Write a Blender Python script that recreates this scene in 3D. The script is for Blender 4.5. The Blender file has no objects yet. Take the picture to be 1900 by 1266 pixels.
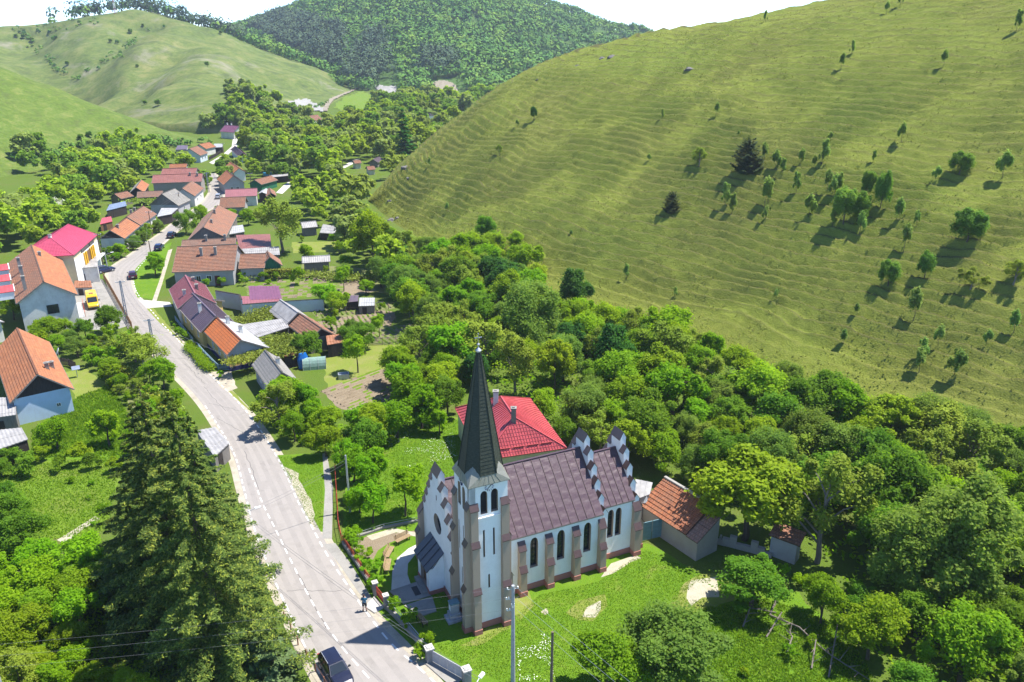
import bpy, bmesh, math, random
import numpy as np
from mathutils import Vector, Matrix
from mathutils.bvhtree import BVHTree
from mathutils.geometry import tessellate_polygon

R = math.radians
SC = bpy.context.scene
COL = SC.collection
random.seed(7)

# ---------------------------------------------------------------- camera
FPX, PITCH, CAM_H = 1478.0, R(21.2), 48.0          # focal length in photo pixels (1900 wide), downward pitch, metres above the street
cam_data = bpy.data.cameras.new('camera')
cam = bpy.data.objects.new('camera', cam_data)
COL.objects.link(cam)
cam_data.sensor_width = 36.0
cam_data.lens = 36.0 * FPX / 1900.0
cam_data.clip_start = 0.5
cam_data.clip_end = 9000.0
cam.location = (0, 0, CAM_H)
cam.rotation_euler = (R(90) - PITCH, 0, 0)
SC.camera = cam

# ---------------------------------------------------------------- sky, sun, exposure
SUN_EL, SUN_AZ = R(65.0), R(17.5)                  # azimuth measured from +X towards +Y
world = bpy.data.worlds.new('World')
SC.world = world
world.use_nodes = True
wn = world.node_tree
for n in list(wn.nodes):
 wn.nodes.remove(n)
w_out = wn.nodes.new('ShaderNodeOutputWorld')
w_bg = wn.nodes.new('ShaderNodeBackground')
w_sky = wn.nodes.new('ShaderNodeTexSky')
w_sky.sky_type = 'NISHITA'
w_sky.sun_disc = False
w_sky.sun_elevation = SUN_EL
w_sky.sun_rotation = R(90) - SUN_AZ
w_sky.altitude = 300
w_sky.air_density = 0.5
w_sky.dust_density = 0.1
w_sky.ozone_density = 4.0
w_bg.inputs['Strength'].default_value = 0.15
w_hs = wn.nodes.new('ShaderNodeHueSaturation')
w_hs.inputs['Saturation'].default_value = 1.08
wn.links.new(w_sky.outputs['Color'], w_hs.inputs['Color'])
wn.links.new(w_hs.outputs['Color'], w_bg.inputs['Color'])
wn.links.new(w_bg.outputs['Background'], w_out.inputs['Surface'])

sun_data = bpy.data.lights.new('sun', 'SUN')
sun_data.energy = 3.9
sun_data.angle = R(0.53)
sun_data.color = (1.0, 0.955, 0.88)
sun = bpy.data.objects.new('sun', sun_data)
COL.objects.link(sun)
sd = Vector((math.cos(SUN_EL) * math.cos(SUN_AZ), math.cos(SUN_EL) * math.sin(SUN_AZ), math.sin(SUN_EL)))
sun.rotation_euler = sd.to_track_quat('Z', 'Y').to_euler()
sun.location = sd * 400

SC.view_settings.view_transform = 'Standard'
SC.view_settings.look = 'None'
SC.view_settings.exposure = 1.42
SC.view_settings.gamma = 1.0
SC.view_settings.use_curve_mapping = False
SC.cycles.max_bounces = 9
SC.cycles.diffuse_bounces = 5
SC.cycles.glossy_bounces = 2
SC.cycles.transmission_bounces = 6
SC.cycles.transparent_max_bounces = 4
SC.cycles.volume_bounces = 0

# ---------------------------------------------------------------- helpers
CT, ST = math.cos(PITCH), math.sin(PITCH)

def ray(px, py):
 r = (px - 950) / FPX
 d = (py - 633) / FPX
 return Vector((r, CT - d * ST, -ST - d * CT))

def at(px, py, z=0.0):
 """world point of height z seen at a pixel of the 1900 px wide photograph"""
 v = ray(px, py)
 t = (z - CAM_H) / v.z
 return Vector((v.x * t, v.y * t, z))

def far(px, py, dist):
 """world point at a horizontal distance along a pixel's ray"""
 v = ray(px, py)
 t = dist / math.hypot(v.x, v.y)
 return Vector((v.x * t, v.y * t, CAM_H + v.z * t))

def project(p):
 y, z = p[1], p[2] - CAM_H
 f = y * CT - z * ST
 u = y * ST + z * CT
 return 950 + FPX * p[0] / f, 633 - FPX * u / f

def prop(o, label=None, cat=None, group=None, kind=None):
 if label: o['label'] = label
 if cat: o['category'] = cat
 if group: o['group'] = group
 if kind: o['kind'] = kind
 return o

def empty(name, loc, rz=0.0, label=None, cat=None, group=None):
 o = bpy.data.objects.new(name, None)
 COL.objects.link(o)
 o.location = loc
 o.rotation_euler = (0, 0, rz)
 o.empty_display_size = 0.5
 return prop(o, label, cat, group)

class MB:
 """collects faces, then links them as one mesh object"""
 def __init__(s):
  s.v, s.f, s.m, s.uv = [], [], [], []
 def face(s, pts, mi=0, uv=None):
  b = len(s.v)
  s.v.extend([tuple(p) for p in pts])
  s.f.append(tuple(range(b, b + len(pts))))
  s.m.append(mi)
  s.uv.extend(uv if uv else [(0.0, 0.0)] * len(pts))
 def hexa(s, p, mi=0):
  """8 points: bottom ring 0-3 counter-clockwise, top ring 4-7"""
  for q in ((3, 2, 1, 0), (4, 5, 6, 7), (0, 1, 5, 4), (1, 2, 6, 5), (2, 3, 7, 6), (3, 0, 4, 7)):
   s.face([p[i] for i in q], mi)
 def box(s, c, d, mi=0, rz=0.0, M=None):
  x, y, z = d[0] / 2, d[1] / 2, d[2] / 2
  pts = [Vector(q) for q in ((-x, -y, -z), (x, -y, -z), (x, y, -z), (-x, y, -z), (-x, -y, z), (x, -y, z), (x, y, z), (-x, y, z))]
  if rz:
   rm = Matrix.Rotation(rz, 3, 'Z')
   pts = [rm @ q for q in pts]
  pts = [q + Vector(c) for q in pts]
  if M is not None:
   pts = [M @ q for q in pts]
  s.hexa(pts, mi)
 def bar(s, a, b, w, h=None, mi=0, up=(0, 0, 1)):
  """square bar between two points"""
  a, b = Vector(a), Vector(b)
  h = h or w
  d = (b - a).normalized()
  u = Vector(up)
  if abs(d.dot(u)) > 0.98:
   u = Vector((1, 0, 0))
  x = d.cross(u).normalized() * (w / 2)
  y = x.cross(d).normalized() * (h / 2)
  s.hexa([a - x - y, a + x - y, b + x - y, b - x - y, a - x + y, a + x + y, b + x + y, b - x + y], mi)
 def tube(s, pts, rad, n=6, mi=0, cap=True):
  pts = [Vector(p) for p in pts]
  if not hasattr(rad, '__len__'):
   rad = [rad] * len(pts)
  rings = []
  for i, p in enumerate(pts):
   d = (pts[min(i + 1, len(pts) - 1)] - pts[max(i - 1, 0)]).normalized()
   u = Vector((0, 0, 1)) if abs(d.z) < 0.95 else Vector((1, 0, 0))
   x = d.cross(u).normalized()
   y = x.cross(d).normalized()
   rings.append([p + (x * math.cos(2 * math.pi * k / n) + y * math.sin(2 * math.pi * k / n)) * rad[i] for k in range(n)])
  for i in range(len(rings) - 1):
   for k in range(n):
    s.face([rings[i][k], rings[i + 1][k], rings[i + 1][(k + 1) % n], rings[i][(k + 1) % n]][::-1], mi)
  if cap:
   s.face(rings[0][::-1][::-1], mi)
   s.face(rings[-1][::-1], mi)
 def cyl(s, c, r, h, n=12, mi=0, r2=None):
  r2 = r if r2 is None else r2
  a = [(c[0] + r * math.cos(2 * math.pi * k / n), c[1] + r * math.sin(2 * math.pi * k / n), c[2]) for k in range(n)]
  b = [(c[0] + r2 * math.cos(2 * math.pi * k / n), c[1] + r2 * math.sin(2 * math.pi * k / n), c[2] + h) for k in range(n)]
  for k in range(n):
   s.face([a[k], a[(k + 1) % n], b[(k + 1) % n], b[k]], mi)
  s.face(a[::-1], mi)
  s.face(b, mi)
 def build(s, name, mats, parent=None, smooth=False):
  me = bpy.data.meshes.new(name)
  me.from_pydata(s.v, [], s.f)
  if not isinstance(mats, (list, tuple)):
   mats = [mats]
  for m in mats:
   me.materials.append(m)
  if len(mats) > 1:
   me.polygons.foreach_set('material_index', s.m)
  if any(u != (0.0, 0.0) for u in s.uv):
   l = me.uv_layers.new(name='UVMap')
   l.data.foreach_set('uv', [c for u in s.uv for c in u])
  if smooth:
   me.polygons.foreach_set('use_smooth', [True] * len(me.polygons))
  o = bpy.data.objects.new(name, me)
  COL.objects.link(o)
  if parent:
   o.parent = parent
  return o

def np_mesh(name, v, f, mats, parent=None, smooth=False):
 """numpy quads or triangles -> one object"""
 me = bpy.data.meshes.new(name)
 v = np.asarray(v, dtype=np.float32)
 f = np.asarray(f, dtype=np.int32)
 k = f.shape[1]
 me.vertices.add(len(v))
 me.vertices.foreach_set('co', v.ravel())
 me.loops.add(f.size)
 me.loops.foreach_set('vertex_index', f.ravel())
 me.polygons.add(len(f))
 me.polygons.foreach_set('loop_start', np.arange(0, f.size, k, dtype=np.int32))
 try:
  me.polygons.foreach_set('loop_total', np.full(len(f), k, dtype=np.int32))
 except Exception:
  pass
 if smooth:
  me.polygons.foreach_set('use_smooth', np.ones(len(f), dtype=bool))
 me.update(calc_edges=True)
 for m in (mats if isinstance(mats, (list, tuple)) else [mats]):
  me.materials.append(m)
 o = bpy.data.objects.new(name, me)
 COL.objects.link(o)
 if parent:
  o.parent = parent
 return o

def dup(o, parent=None):
 c = o.copy()
 COL.objects.link(c)
 if parent:
  c.parent = parent
 for ch in KIDS.get(o.name, ()):
  dup(ch, c)
 return c
KIDS = {}

def dup_tree(root, **kw):
 """copy of a thing, its parts and sub-parts (meshes shared)"""
 r = root.copy()
 COL.objects.link(r)
 def rec(a, b):
  for ch in a.children:
   c = ch.copy()
   COL.objects.link(c)
   c.parent = b
   rec(ch, c)
 rec(root, r)
 for k, v in kw.items():
  r[k] = v
 return r

# ---------------------------------------------------------------- materials
def srgb(r, g, b):
 f = lambda c: (c / 255 / 12.92) if c / 255 <= 0.04045 else ((c / 255 + 0.055) / 1.055) ** 2.4
 return (f(r), f(g), f(b), 1.0)

class NT:
 def __init__(s, name):
  s.mat = bpy.data.materials.new(name)
  s.mat.use_nodes = True
  s.t = s.mat.node_tree
  s.b = s.t.nodes['Principled BSDF']
  s.out = s.t.nodes['Material Output']
 def n(s, typ, **kw):
  nd = s.t.nodes.new(typ)
  for k, v in kw.items():
   setattr(nd, k, v)
  return nd
 def l(s, a, b):
  s.t.links.new(a, b)
 def noise(s, scale, detail=3.0, rough=0.55, vec=None, dist=0.0):
  nd = s.n('ShaderNodeTexNoise')
  nd.inputs['Scale'].default_value = scale
  nd.inputs['Detail'].default_value = detail
  nd.inputs['Roughness'].default_value = rough
  nd.inputs['Distortion'].default_value = dist
  if vec is not None:
   s.l(vec, nd.inputs['Vector'])
  return nd.outputs['Fac']
 def ramp(s, fac, stops, interp='LINEAR'):
  nd = s.n('ShaderNodeValToRGB')
  nd.color_ramp.interpolation = interp
  e = nd.color_ramp.elements
  while len(e) < len(stops):
   e.new(0.5)
  for i, (p, c) in enumerate(stops):
   e[i].position = p
   e[i].color = c if len(c) == 4 else (*c, 1)
  s.l(fac, nd.inputs['Fac'])
  return nd.outputs['Color']
 def mix(s, fac, a, b, mode='MIX'):
  nd = s.n('ShaderNodeMix', data_type='RGBA', blend_type=mode)
  for sock, val in ((nd.inputs[0], fac), (nd.inputs[6], a), (nd.inputs[7], b)):
   if hasattr(val, 'is_output'):
    s.l(val, sock)
   elif isinstance(val, (int, float)):
    sock.default_value = val
   else:
    sock.default_value = val if len(val) == 4 else (*val, 1)
  return nd.outputs[2]
 def math(s, op, a, b=0.0):
  nd = s.n('ShaderNodeMath', operation=op)
  for i, val in enumerate((a, b)):
   if hasattr(val, 'is_output'):
    s.l(val, nd.inputs[i])
   else:
    nd.inputs[i].default_value = val
  return nd.outputs[0]
 def coord(s, which='Object'):
  return s.n('ShaderNodeTexCoord').outputs[which]
 def scale(s, vec, sc):
  m = s.n('ShaderNodeMapping')
  m.inputs['Scale'].default_value = sc
  s.l(vec, m.inputs['Vector'])
  return m.outputs['Vector']
 def bump(s, h, strength=0.3, dist=0.1):
  b = s.n('ShaderNodeBump')
  b.inputs['Strength'].default_value = strength
  b.inputs['Distance'].default_value = dist
  s.l(h, b.inputs['Height'])
  s.l(b.outputs['Normal'], s.b.inputs['Normal'])
 def fin(s, col=None, rough=0.8, spec=0.3, metal=0.0):
  if col is not None:
   if hasattr(col, 'is_output'):
    s.l(col, s.b.inputs['Base Color'])
   else:
    s.b.inputs['Base Color'].default_value = col if len(col) == 4 else (*col, 1)
  if hasattr(rough, 'is_output'):
   s.l(rough, s.b.inputs['Roughness'])
  else:
   s.b.inputs['Roughness'].default_value = rough
  s.b.inputs['Specular IOR Level'].default_value = spec
  s.b.inputs['Metallic'].default_value = metal
  return s.mat

def mul(c, k):
 return tuple(min(1.0, x * k) for x in c[:3]) + (1.0,)

def mat_plain(name, col, rough=0.7, spec=0.3, metal=0.0, var=0.15, scale=3.0):
 t = NT(name)
 f = t.noise(scale, 4, 0.6, t.coord('Object'))
 return t.fin(t.ramp(f, [(0.3, mul(col, 1 - var)), (0.7, mul(col, 1 + var))]), rough, spec, metal)

def mat_plaster(name, col, dirt=0.12, stain=(0.25, 0.22, 0.18)):
 t = NT(name)
 co = t.coord('Object')
 a = t.noise(0.9, 6, 0.65, co)
 b = t.noise(14.0, 3, 0.6, co)
 c = t.mix(t.math('MULTIPLY', t.ramp(a, [(0.45, (0, 0, 0)), (0.8, (1, 1, 1))]), dirt * 2.2), col, stain)
 c = t.mix(0.18, c, t.ramp(b, [(0.3, mul(col, 0.75)), (0.7, mul(col, 1.12))]))
 # streaks that run down the wall
 st = t.noise(3.0, 3, 0.6, t.scale(co, (3.0, 3.0, 0.25)))
 c = t.mix(t.math('MULTIPLY', t.ramp(st, [(0.55, (0, 0, 0)), (0.75, (1, 1, 1))]), dirt), c, stain)
 t.bump(b, 0.15, 0.02)
 return t.fin(c, 0.9, 0.15)

def mat_tile(name, c1, c2, joint, w=0.26, h=0.36, weather=(0.10, 0.08, 0.06), wamt=0.35, panel=None):
 """clay or concrete roof tiles, uv in metres; every tile its own shade, courses stay geometry"""
 t = NT(name)
 uv = t.coord('UV')
 br = t.n('ShaderNodeTexBrick')
 br.offset = 0.5
 br.inputs['Color1'].default_value = c1
 br.inputs['Color2'].default_value = c2
 br.inputs['Mortar'].default_value = joint
 br.inputs['Scale'].default_value = 1.0
 br.inputs['Mortar Size'].default_value = 0.018
 br.inputs['Mortar Smooth'].default_value = 0.3
 br.inputs['Brick Width'].default_value = w
 br.inputs['Row Height'].default_value = h
 t.l(uv, br.inputs['Vector'])
 co = t.coord('Object')
 a = t.noise(0.55, 6, 0.7, co)
 b = t.noise(5.0, 5, 0.7, co)
 c = t.mix(t.math('MULTIPLY', t.ramp(a, [(0.42, (0, 0, 0)), (0.72, (1, 1, 1))]), wamt), br.outputs['Color'], weather)
 c = t.mix(t.math('MULTIPLY', t.ramp(b, [(0.5, (0, 0, 0)), (0.75, (1, 1, 1))]), wamt * 0.8), c, mul(weather, 2.2))
 return t.fin(c, 0.85, 0.2)

def mat_metal_roof(name, col, rough=0.38, ripple=0.0, fade=0.25):
 t = NT(name)
 uv = t.coord('UV')
 co = t.coord('Object')
 a = t.noise(0.8, 5, 0.6, co)
 c = t.ramp(a, [(0.3, mul(col, 1 - fade)), (0.7, mul(col, 1 + fade))])
 b = t.noise(6, 4, 0.6, co)
 c = t.mix(0.15, c, t.ramp(b, [(0.35, mul(col, 0.6)), (0.65, mul(col, 1.5))]))
 if ripple:
  t.bump(t.noise(1.0, 2, 0.5, t.scale(uv, (1.2, 3.2, 1)), 0.4), ripple, 0.12)
 return t.fin(c, t.ramp(b, [(0.3, (rough * 0.92,) * 3), (0.7, (rough * 1.12,) * 3)]), 0.5)

def mat_wood(name, col, plank=0.16, axis='x'):
 t = NT(name)
 co = t.coord('Object')
 st = t.noise(2.5, 5, 0.65, t.scale(co, (5, 5, 0.5)))
 c = t.ramp(st, [(0.25, mul(col, 0.55)), (0.55, col), (0.8, mul(col, 1.5))])
 t.bump(st, 0.3, 0.02)
 return t.fin(c, 0.85, 0.2)

def mat_leaf(name, col, var=0.35, trans=0.58, hue=0.018, tip=None):
 t = NT(name)
 oi = t.n('ShaderNodeObjectInfo')
 geo = t.n('ShaderNodeNewGeometry')
 hs = t.n('ShaderNodeHueSaturation')
 base = t.ramp(geo.outputs['Random Per Island'], [(0.0, mul(col, 1 - var)), (0.6, col), (1.0, tip if tip else mul(col, 1 + var))])
 t.l(base, hs.inputs['Color'])
 t.l(t.math('ADD', t.math('MULTIPLY', oi.outputs['Random'], hue * 2), 0.5 - hue), hs.inputs['Hue'])
 wob = t.n('ShaderNodeTexWhiteNoise', noise_dimensions='1D')
 t.l(oi.outputs['Random'], wob.inputs['W'])
 t.l(t.math('ADD', t.math('MULTIPLY', wob.outputs['Value'], 0.4), 0.82), hs.inputs['Value'])
 t.b.inputs['Roughness'].default_value = 0.6
 t.b.inputs['Specular IOR Level'].default_value = 0.08
 t.l(hs.outputs['Color'], t.b.inputs['Base Color'])
 tr = t.n('ShaderNodeBsdfTranslucent')
 t.l(t.mix(0.5, hs.outputs['Color'], mul((col[0] * 1.6, col[1] * 1.5, col[2] * 0.5), 1.0)), tr.inputs['Color'])
 mx = t.n('ShaderNodeMixShader')
 mx.inputs[0].default_value = trans
 t.l(t.b.outputs[0], mx.inputs[1])
 t.l(tr.outputs[0], mx.inputs[2])
 t.l(mx.outputs[0], t.out.inputs['Surface'])
 return t.mat

def mat_ground(name, cols, scale=0.35, fine=9.0, bump=0.5, rough=0.95, stretch=None, fine_amt=0.35):
 """patchy soil or sward: cols are ramp colours from bare to lush"""
 t = NT(name)
 co = t.coord('Object')
 if stretch:
  co2 = t.scale(co, stretch)
 else:
  co2 = co
 a = t.noise(scale, 7, 0.68, co2, 0.3)
 b = t.noise(fine, 4, 0.7, co2)
 n = len(cols)
 c = t.ramp(a, [(0.28 + 0.44 * i / max(1, n - 1), cc) for i, cc in enumerate(cols)])
 c = t.mix(fine_amt, c, t.ramp(b, [(0.3, mul(cols[0], 0.45)), (0.5, cols[n // 2]), (0.75, mul(cols[-1], 1.5))]))
 if bump:
  t.bump(b, bump, 0.12)
 return t.fin(c, rough, 0.1)

M = {}
M['asphalt'] = mat_ground('asphalt', [(0.225, 0.206, 0.188), (0.285, 0.262, 0.240), (0.255, 0.234, 0.215)], 0.45, 22.0, 0.2, 0.9, fine_amt=0.16)
M['asphalt_patch'] = mat_plain('asphalt_patch', (0.27, 0.26, 0.25), 0.9, 0.2)
M['road_paint'] = mat_plain('road_paint', (0.58, 0.58, 0.56), 0.7, 0.3, var=0.1)
M['concrete'] = mat_ground('concrete', [(0.17, 0.165, 0.15), (0.25, 0.24, 0.22), (0.30, 0.285, 0.26)], 0.6, 12.0, 0.15, fine_amt=0.2)
M['pale_concrete'] = mat_ground('pale_concrete', [(0.36, 0.34, 0.30), (0.44, 0.42, 0.38), (0.48, 0.46, 0.42)], 0.7, 12.0, 0.15, fine_amt=0.15)
M['gravel'] = mat_ground('gravel', [(0.22, 0.20, 0.15), (0.36, 0.32, 0.25), (0.45, 0.41, 0.33)], 0.8, 16.0, 0.6)
M['sand'] = mat_ground('sand', [(0.24, 0.22, 0.13), (0.36, 0.33, 0.25), (0.43, 0.39, 0.31)], 0.9, 14.0, 0.4)
M['soil'] = mat_ground('soil', [(0.15, 0.115, 0.075), (0.22, 0.175, 0.12), (0.26, 0.215, 0.15)], 0.5, 8.0, 0.9)
M['soil_green'] = mat_ground('soil_green', [(0.20, 0.16, 0.11), (0.15, 0.17, 0.06), (0.11, 0.16, 0.03)], 0.9, 6.0, 0.8)
M['ground'] = mat_ground('ground', [(0.12, 0.115, 0.04), (0.085, 0.13, 0.018), (0.07, 0.125, 0.012)], 0.12, 5.0, 0.9)
M['lawn'] = mat_ground('lawn', [(0.20, 0.19, 0.06), (0.118, 0.205, 0.014), (0.085, 0.175, 0.010), (0.13, 0.215, 0.014)], 0.42, 7.0, 0.8)
M['meadow'] = mat_ground('meadow', [(0.17, 0.17, 0.05), (0.12, 0.19, 0.018), (0.10, 0.19, 0.014)], 0.2, 6.0, 0.8)
M['dry_lawn'] = mat_ground('dry_lawn', [(0.24, 0.21, 0.10), (0.17, 0.20, 0.04), (0.13, 0.20, 0.02)], 0.4, 6.0, 0.7)
M['white_plaster'] = mat_plaster('white_plaster', (0.80, 0.795, 0.78), 0.10)
M['buff_plaster'] = mat_plaster('buff_plaster', (0.37, 0.285, 0.215), 0.16)
M['plinth'] = mat_plaster('plinth', (0.36, 0.155, 0.12), 0.08)
M['old_white'] = mat_plaster('old_white', (0.62, 0.61, 0.57), 0.25)
M['cream'] = mat_plaster('cream', (0.62, 0.55, 0.36), 0.18)
M['yellow_plaster'] = mat_plaster('yellow_plaster', (0.62, 0.44, 0.16), 0.15)
M['blue_plaster'] = mat_plaster('blue_plaster', (0.47, 0.60, 0.74), 0.12)
M['grey_plaster'] = mat_plaster('grey_plaster', (0.36, 0.36, 0.37), 0.25)
M['grey_blue'] = mat_plaster('grey_blue', (0.33, 0.39, 0.46), 0.15)
M['pale_blue'] = mat_plaster('pale_blue', (0.52, 0.60, 0.66), 0.12)
M['stone'] = mat_plaster('stone', (0.30, 0.28, 0.25), 0.4)
M['dark_wood'] = mat_wood('dark_wood', (0.045, 0.038, 0.034))
M['grey_wood'] = mat_wood('grey_wood', (0.19, 0.175, 0.16))
M['brown_wood'] = mat_wood('brown_wood', (0.20, 0.115, 0.06))
M['bench_wood'] = mat_wood('bench_wood', (0.30, 0.215, 0.12))
M['green_wood'] = mat_wood('green_wood', (0.03, 0.16, 0.085))
M['red_paint'] = mat_plain('red_paint', (0.34, 0.05, 0.03), 0.5)
M['maroon_paint'] = mat_plain('maroon_paint', (0.10, 0.025, 0.03), 0.5)
M['teal_metal'] = mat_plain('teal_metal', (0.13, 0.22, 0.24), 0.55)
M['blue_paint'] = mat_plain('blue_paint', (0.22, 0.33, 0.42), 0.5)
M['navy_paint'] = mat_plain('navy_paint', (0.03, 0.03, 0.12), 0.6)
M['white_paint'] = mat_plain('white_paint', (0.78, 0.78, 0.76), 0.5, var=0.06)
M['yellow_paint'] = mat_plain('yellow_paint', (0.75, 0.42, 0.03), 0.45)
M['black_metal'] = mat_plain('black_metal', (0.03, 0.03, 0.032), 0.5)
M['galvanised'] = mat_plain('galvanised', (0.42, 0.44, 0.46), 0.45, 0.5, 0.4)
M['pole_concrete'] = mat_plain('pole_concrete', (0.34, 0.34, 0.35), 0.85)
M['pole_wood'] = mat_wood('pole_wood', (0.16, 0.12, 0.09))
M['wire'] = mat_plain('wire', (0.16, 0.16, 0.17), 0.5)
M['insulator'] = mat_plain('insulator', (0.75, 0.74, 0.70), 0.3)
M['rust'] = mat_metal_roof('rust', (0.24, 0.10, 0.05), 0.7, 0.0, 0.4)
M['bark'] = mat_wood('bark', (0.10, 0.078, 0.058))
M['pale_bark'] = mat_wood('pale_bark', (0.20, 0.17, 0.14))
M['rock'] = mat_ground('rock', [(0.09, 0.085, 0.075), (0.16, 0.15, 0.14), (0.22, 0.21, 0.19)], 1.2, 8.0, 1.0)
M['quarry'] = mat_ground('quarry', [(0.20, 0.195, 0.18), (0.27, 0.265, 0.25), (0.32, 0.315, 0.295)], 0.08, 1.5, 0.6)
M['scree'] = mat_ground('scree', [(0.17, 0.155, 0.10), (0.23, 0.20, 0.15), (0.27, 0.235, 0.18)], 0.05, 0.9, 0.6)
g_ = NT('window_glass')
M['glass'] = g_.fin((0.018, 0.024, 0.03), 0.08, 0.6)
M['brick'] = mat_tile('brick', (0.26, 0.10, 0.06, 1), (0.20, 0.08, 0.05, 1), (0.25, 0.22, 0.19, 1), 0.24, 0.075)
# roofs
M['t_orange'] = mat_tile('orange_tile', (0.37, 0.15, 0.070, 1), (0.30, 0.115, 0.055, 1), (0.12, 0.05, 0.03, 1), 0.9, 0.42, (0.17, 0.095, 0.06), 0.5)
M['t_bright'] = mat_tile('bright_orange_tile', (0.50, 0.15, 0.045, 1), (0.43, 0.125, 0.04, 1), (0.12, 0.035, 0.02, 1), 0.42, 0.42, (0.20, 0.10, 0.06), 0.42)
M['t_shed'] = mat_tile('shed_tile', (0.34, 0.125, 0.055, 1), (0.25, 0.09, 0.045, 1), (0.09, 0.035, 0.02, 1), 0.42, 0.42, (0.13, 0.085, 0.06), 0.7)
M['t_clay'] = mat_tile('clay_tile', (0.31, 0.145, 0.085, 1), (0.22, 0.10, 0.065, 1), (0.09, 0.05, 0.035, 1), 0.26, 0.36, (0.13, 0.10, 0.08), 0.6)
M['t_old'] = mat_tile('old_clay_tile', (0.28, 0.15, 0.10, 1), (0.21, 0.115, 0.085, 1), (0.09, 0.06, 0.045, 1), 0.26, 0.36, (0.16, 0.13, 0.11), 0.6)
M['t_grey'] = mat_tile('grey_tile', (0.27, 0.255, 0.23, 1), (0.22, 0.21, 0.195, 1), (0.075, 0.07, 0.065, 1), 0.4, 0.4, (0.14, 0.13, 0.11), 0.4)
M['m_church'] = mat_metal_roof('plum_church_sheet', (0.070, 0.040, 0.047), 0.36, 0.10, 0.10)
M['m_cap'] = mat_metal_roof('brown_cap_sheet', (0.070, 0.042, 0.036), 0.42, 0.0, 0.2)
M['m_porch'] = mat_metal_roof('dark_porch_sheet', (0.045, 0.045, 0.055), 0.4, 0.0, 0.15)
M['m_skirt'] = mat_metal_roof('grey_green_sheet', (0.20, 0.20, 0.165), 0.42, 0.15, 0.15)
M['m_red'] = mat_metal_roof('red_sheet', (0.40, 0.065, 0.070), 0.40, 0.0, 0.22)
M['m_pink'] = mat_metal_roof('pink_red_sheet', (0.40, 0.055, 0.105), 0.45, 0.0, 0.10)
M['m_maroon'] = mat_metal_roof('maroon_sheet', (0.24, 0.085, 0.095), 0.5, 0.0, 0.15)
M['m_dusky'] = mat_metal_roof('dusky_red_sheet', (0.20, 0.075, 0.06), 0.55, 0.0, 0.2)
M['m_plum'] = mat_metal_roof('dark_plum_sheet', (0.105, 0.075, 0.095), 0.45, 0.0, 0.15)
M['m_purple'] = mat_metal_roof('purple_sheet', (0.16, 0.06, 0.105), 0.45, 0.0, 0.15)
M['m_white'] = mat_metal_roof('pale_sheet', (0.33, 0.33, 0.325), 0.5, 0.0, 0.2)
M['m_grey'] = mat_metal_roof('grey_sheet', (0.27, 0.26, 0.25), 0.6, 0.0, 0.3)
M['m_blue'] = mat_metal_roof('blue_grey_sheet', (0.16, 0.20, 0.28), 0.45, 0.0, 0.2)
t_ = NT('spire_shingle')
co_ = t_.coord('Object')
nz_ = t_.noise(3.0, 5, 0.65, t_.scale(co_, (1.5, 1.5, 4.0)))
M['spire'] = t_.fin(t_.ramp(nz_, [(0.3, (0.018, 0.022, 0.016, 1)), (0.55, (0.035, 0.042, 0.030, 1)), (0.8, (0.06, 0.066, 0.05, 1))]), 0.6, 0.3)
# ---------------------------------------------------------------- terrain
def lattice(seed, n=64):
 return np.random.RandomState(seed).rand(n, n)
_LAT = [lattice(s) for s in range(12)]

def vnoise(x, y, seed=0, octaves=1):
 """smooth value noise in 0..1, one cell per unit"""
 tot = np.zeros(np.broadcast(x, y).shape)
 amp, norm = 1.0, 0.0
 for o in range(octaves):
  L = _LAT[(seed + o) % 12]
  xx, yy = x * 2 ** o, y * 2 ** o
  xi, yi = np.floor(xx).astype(int), np.floor(yy).astype(int)
  fx, fy = xx - xi, yy - yi
  fx, fy = fx * fx * (3 - 2 * fx), fy * fy * (3 - 2 * fy)
  a, b = L[xi % 64, yi % 64], L[(xi + 1) % 64, yi % 64]
  c, d = L[xi % 64, (yi + 1) % 64], L[(xi + 1) % 64, (yi + 1) % 64]
  tot += amp * ((a * (1 - fx) + b * fx) * (1 - fy) + (c * (1 - fx) + d * fx) * fy)
  norm += amp
  amp *= 0.5
 return tot / norm

def crom(P, n, front=None):
 """Catmull-Rom resampling of control points (k, ...) along axis 0 to n samples"""
 k = len(P)
 t = np.linspace(0, k - 1, n)
 if front:                                        # most samples on the first three spans
  m = int(n * front)
  t = np.concatenate([np.linspace(0, 3, m, endpoint=False), np.linspace(3, k - 1, n - m)])
 i = np.minimum(t.astype(int), k - 2)
 f = (t - i).reshape((-1,) + (1,) * (P.ndim - 1))
 p0, p1, p2, p3 = P[np.maximum(i - 1, 0)], P[i], P[i + 1], P[np.minimum(i + 2, k - 1)]
 m1, m2 = (p2 - p0) / 2, (p3 - p1) / 2
 return (2 * f ** 3 - 3 * f ** 2 + 1) * p1 + (f ** 3 - 2 * f ** 2 + f) * m1 + (-2 * f ** 3 + 3 * f ** 2) * p2 + (f ** 3 - f ** 2) * m2

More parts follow.
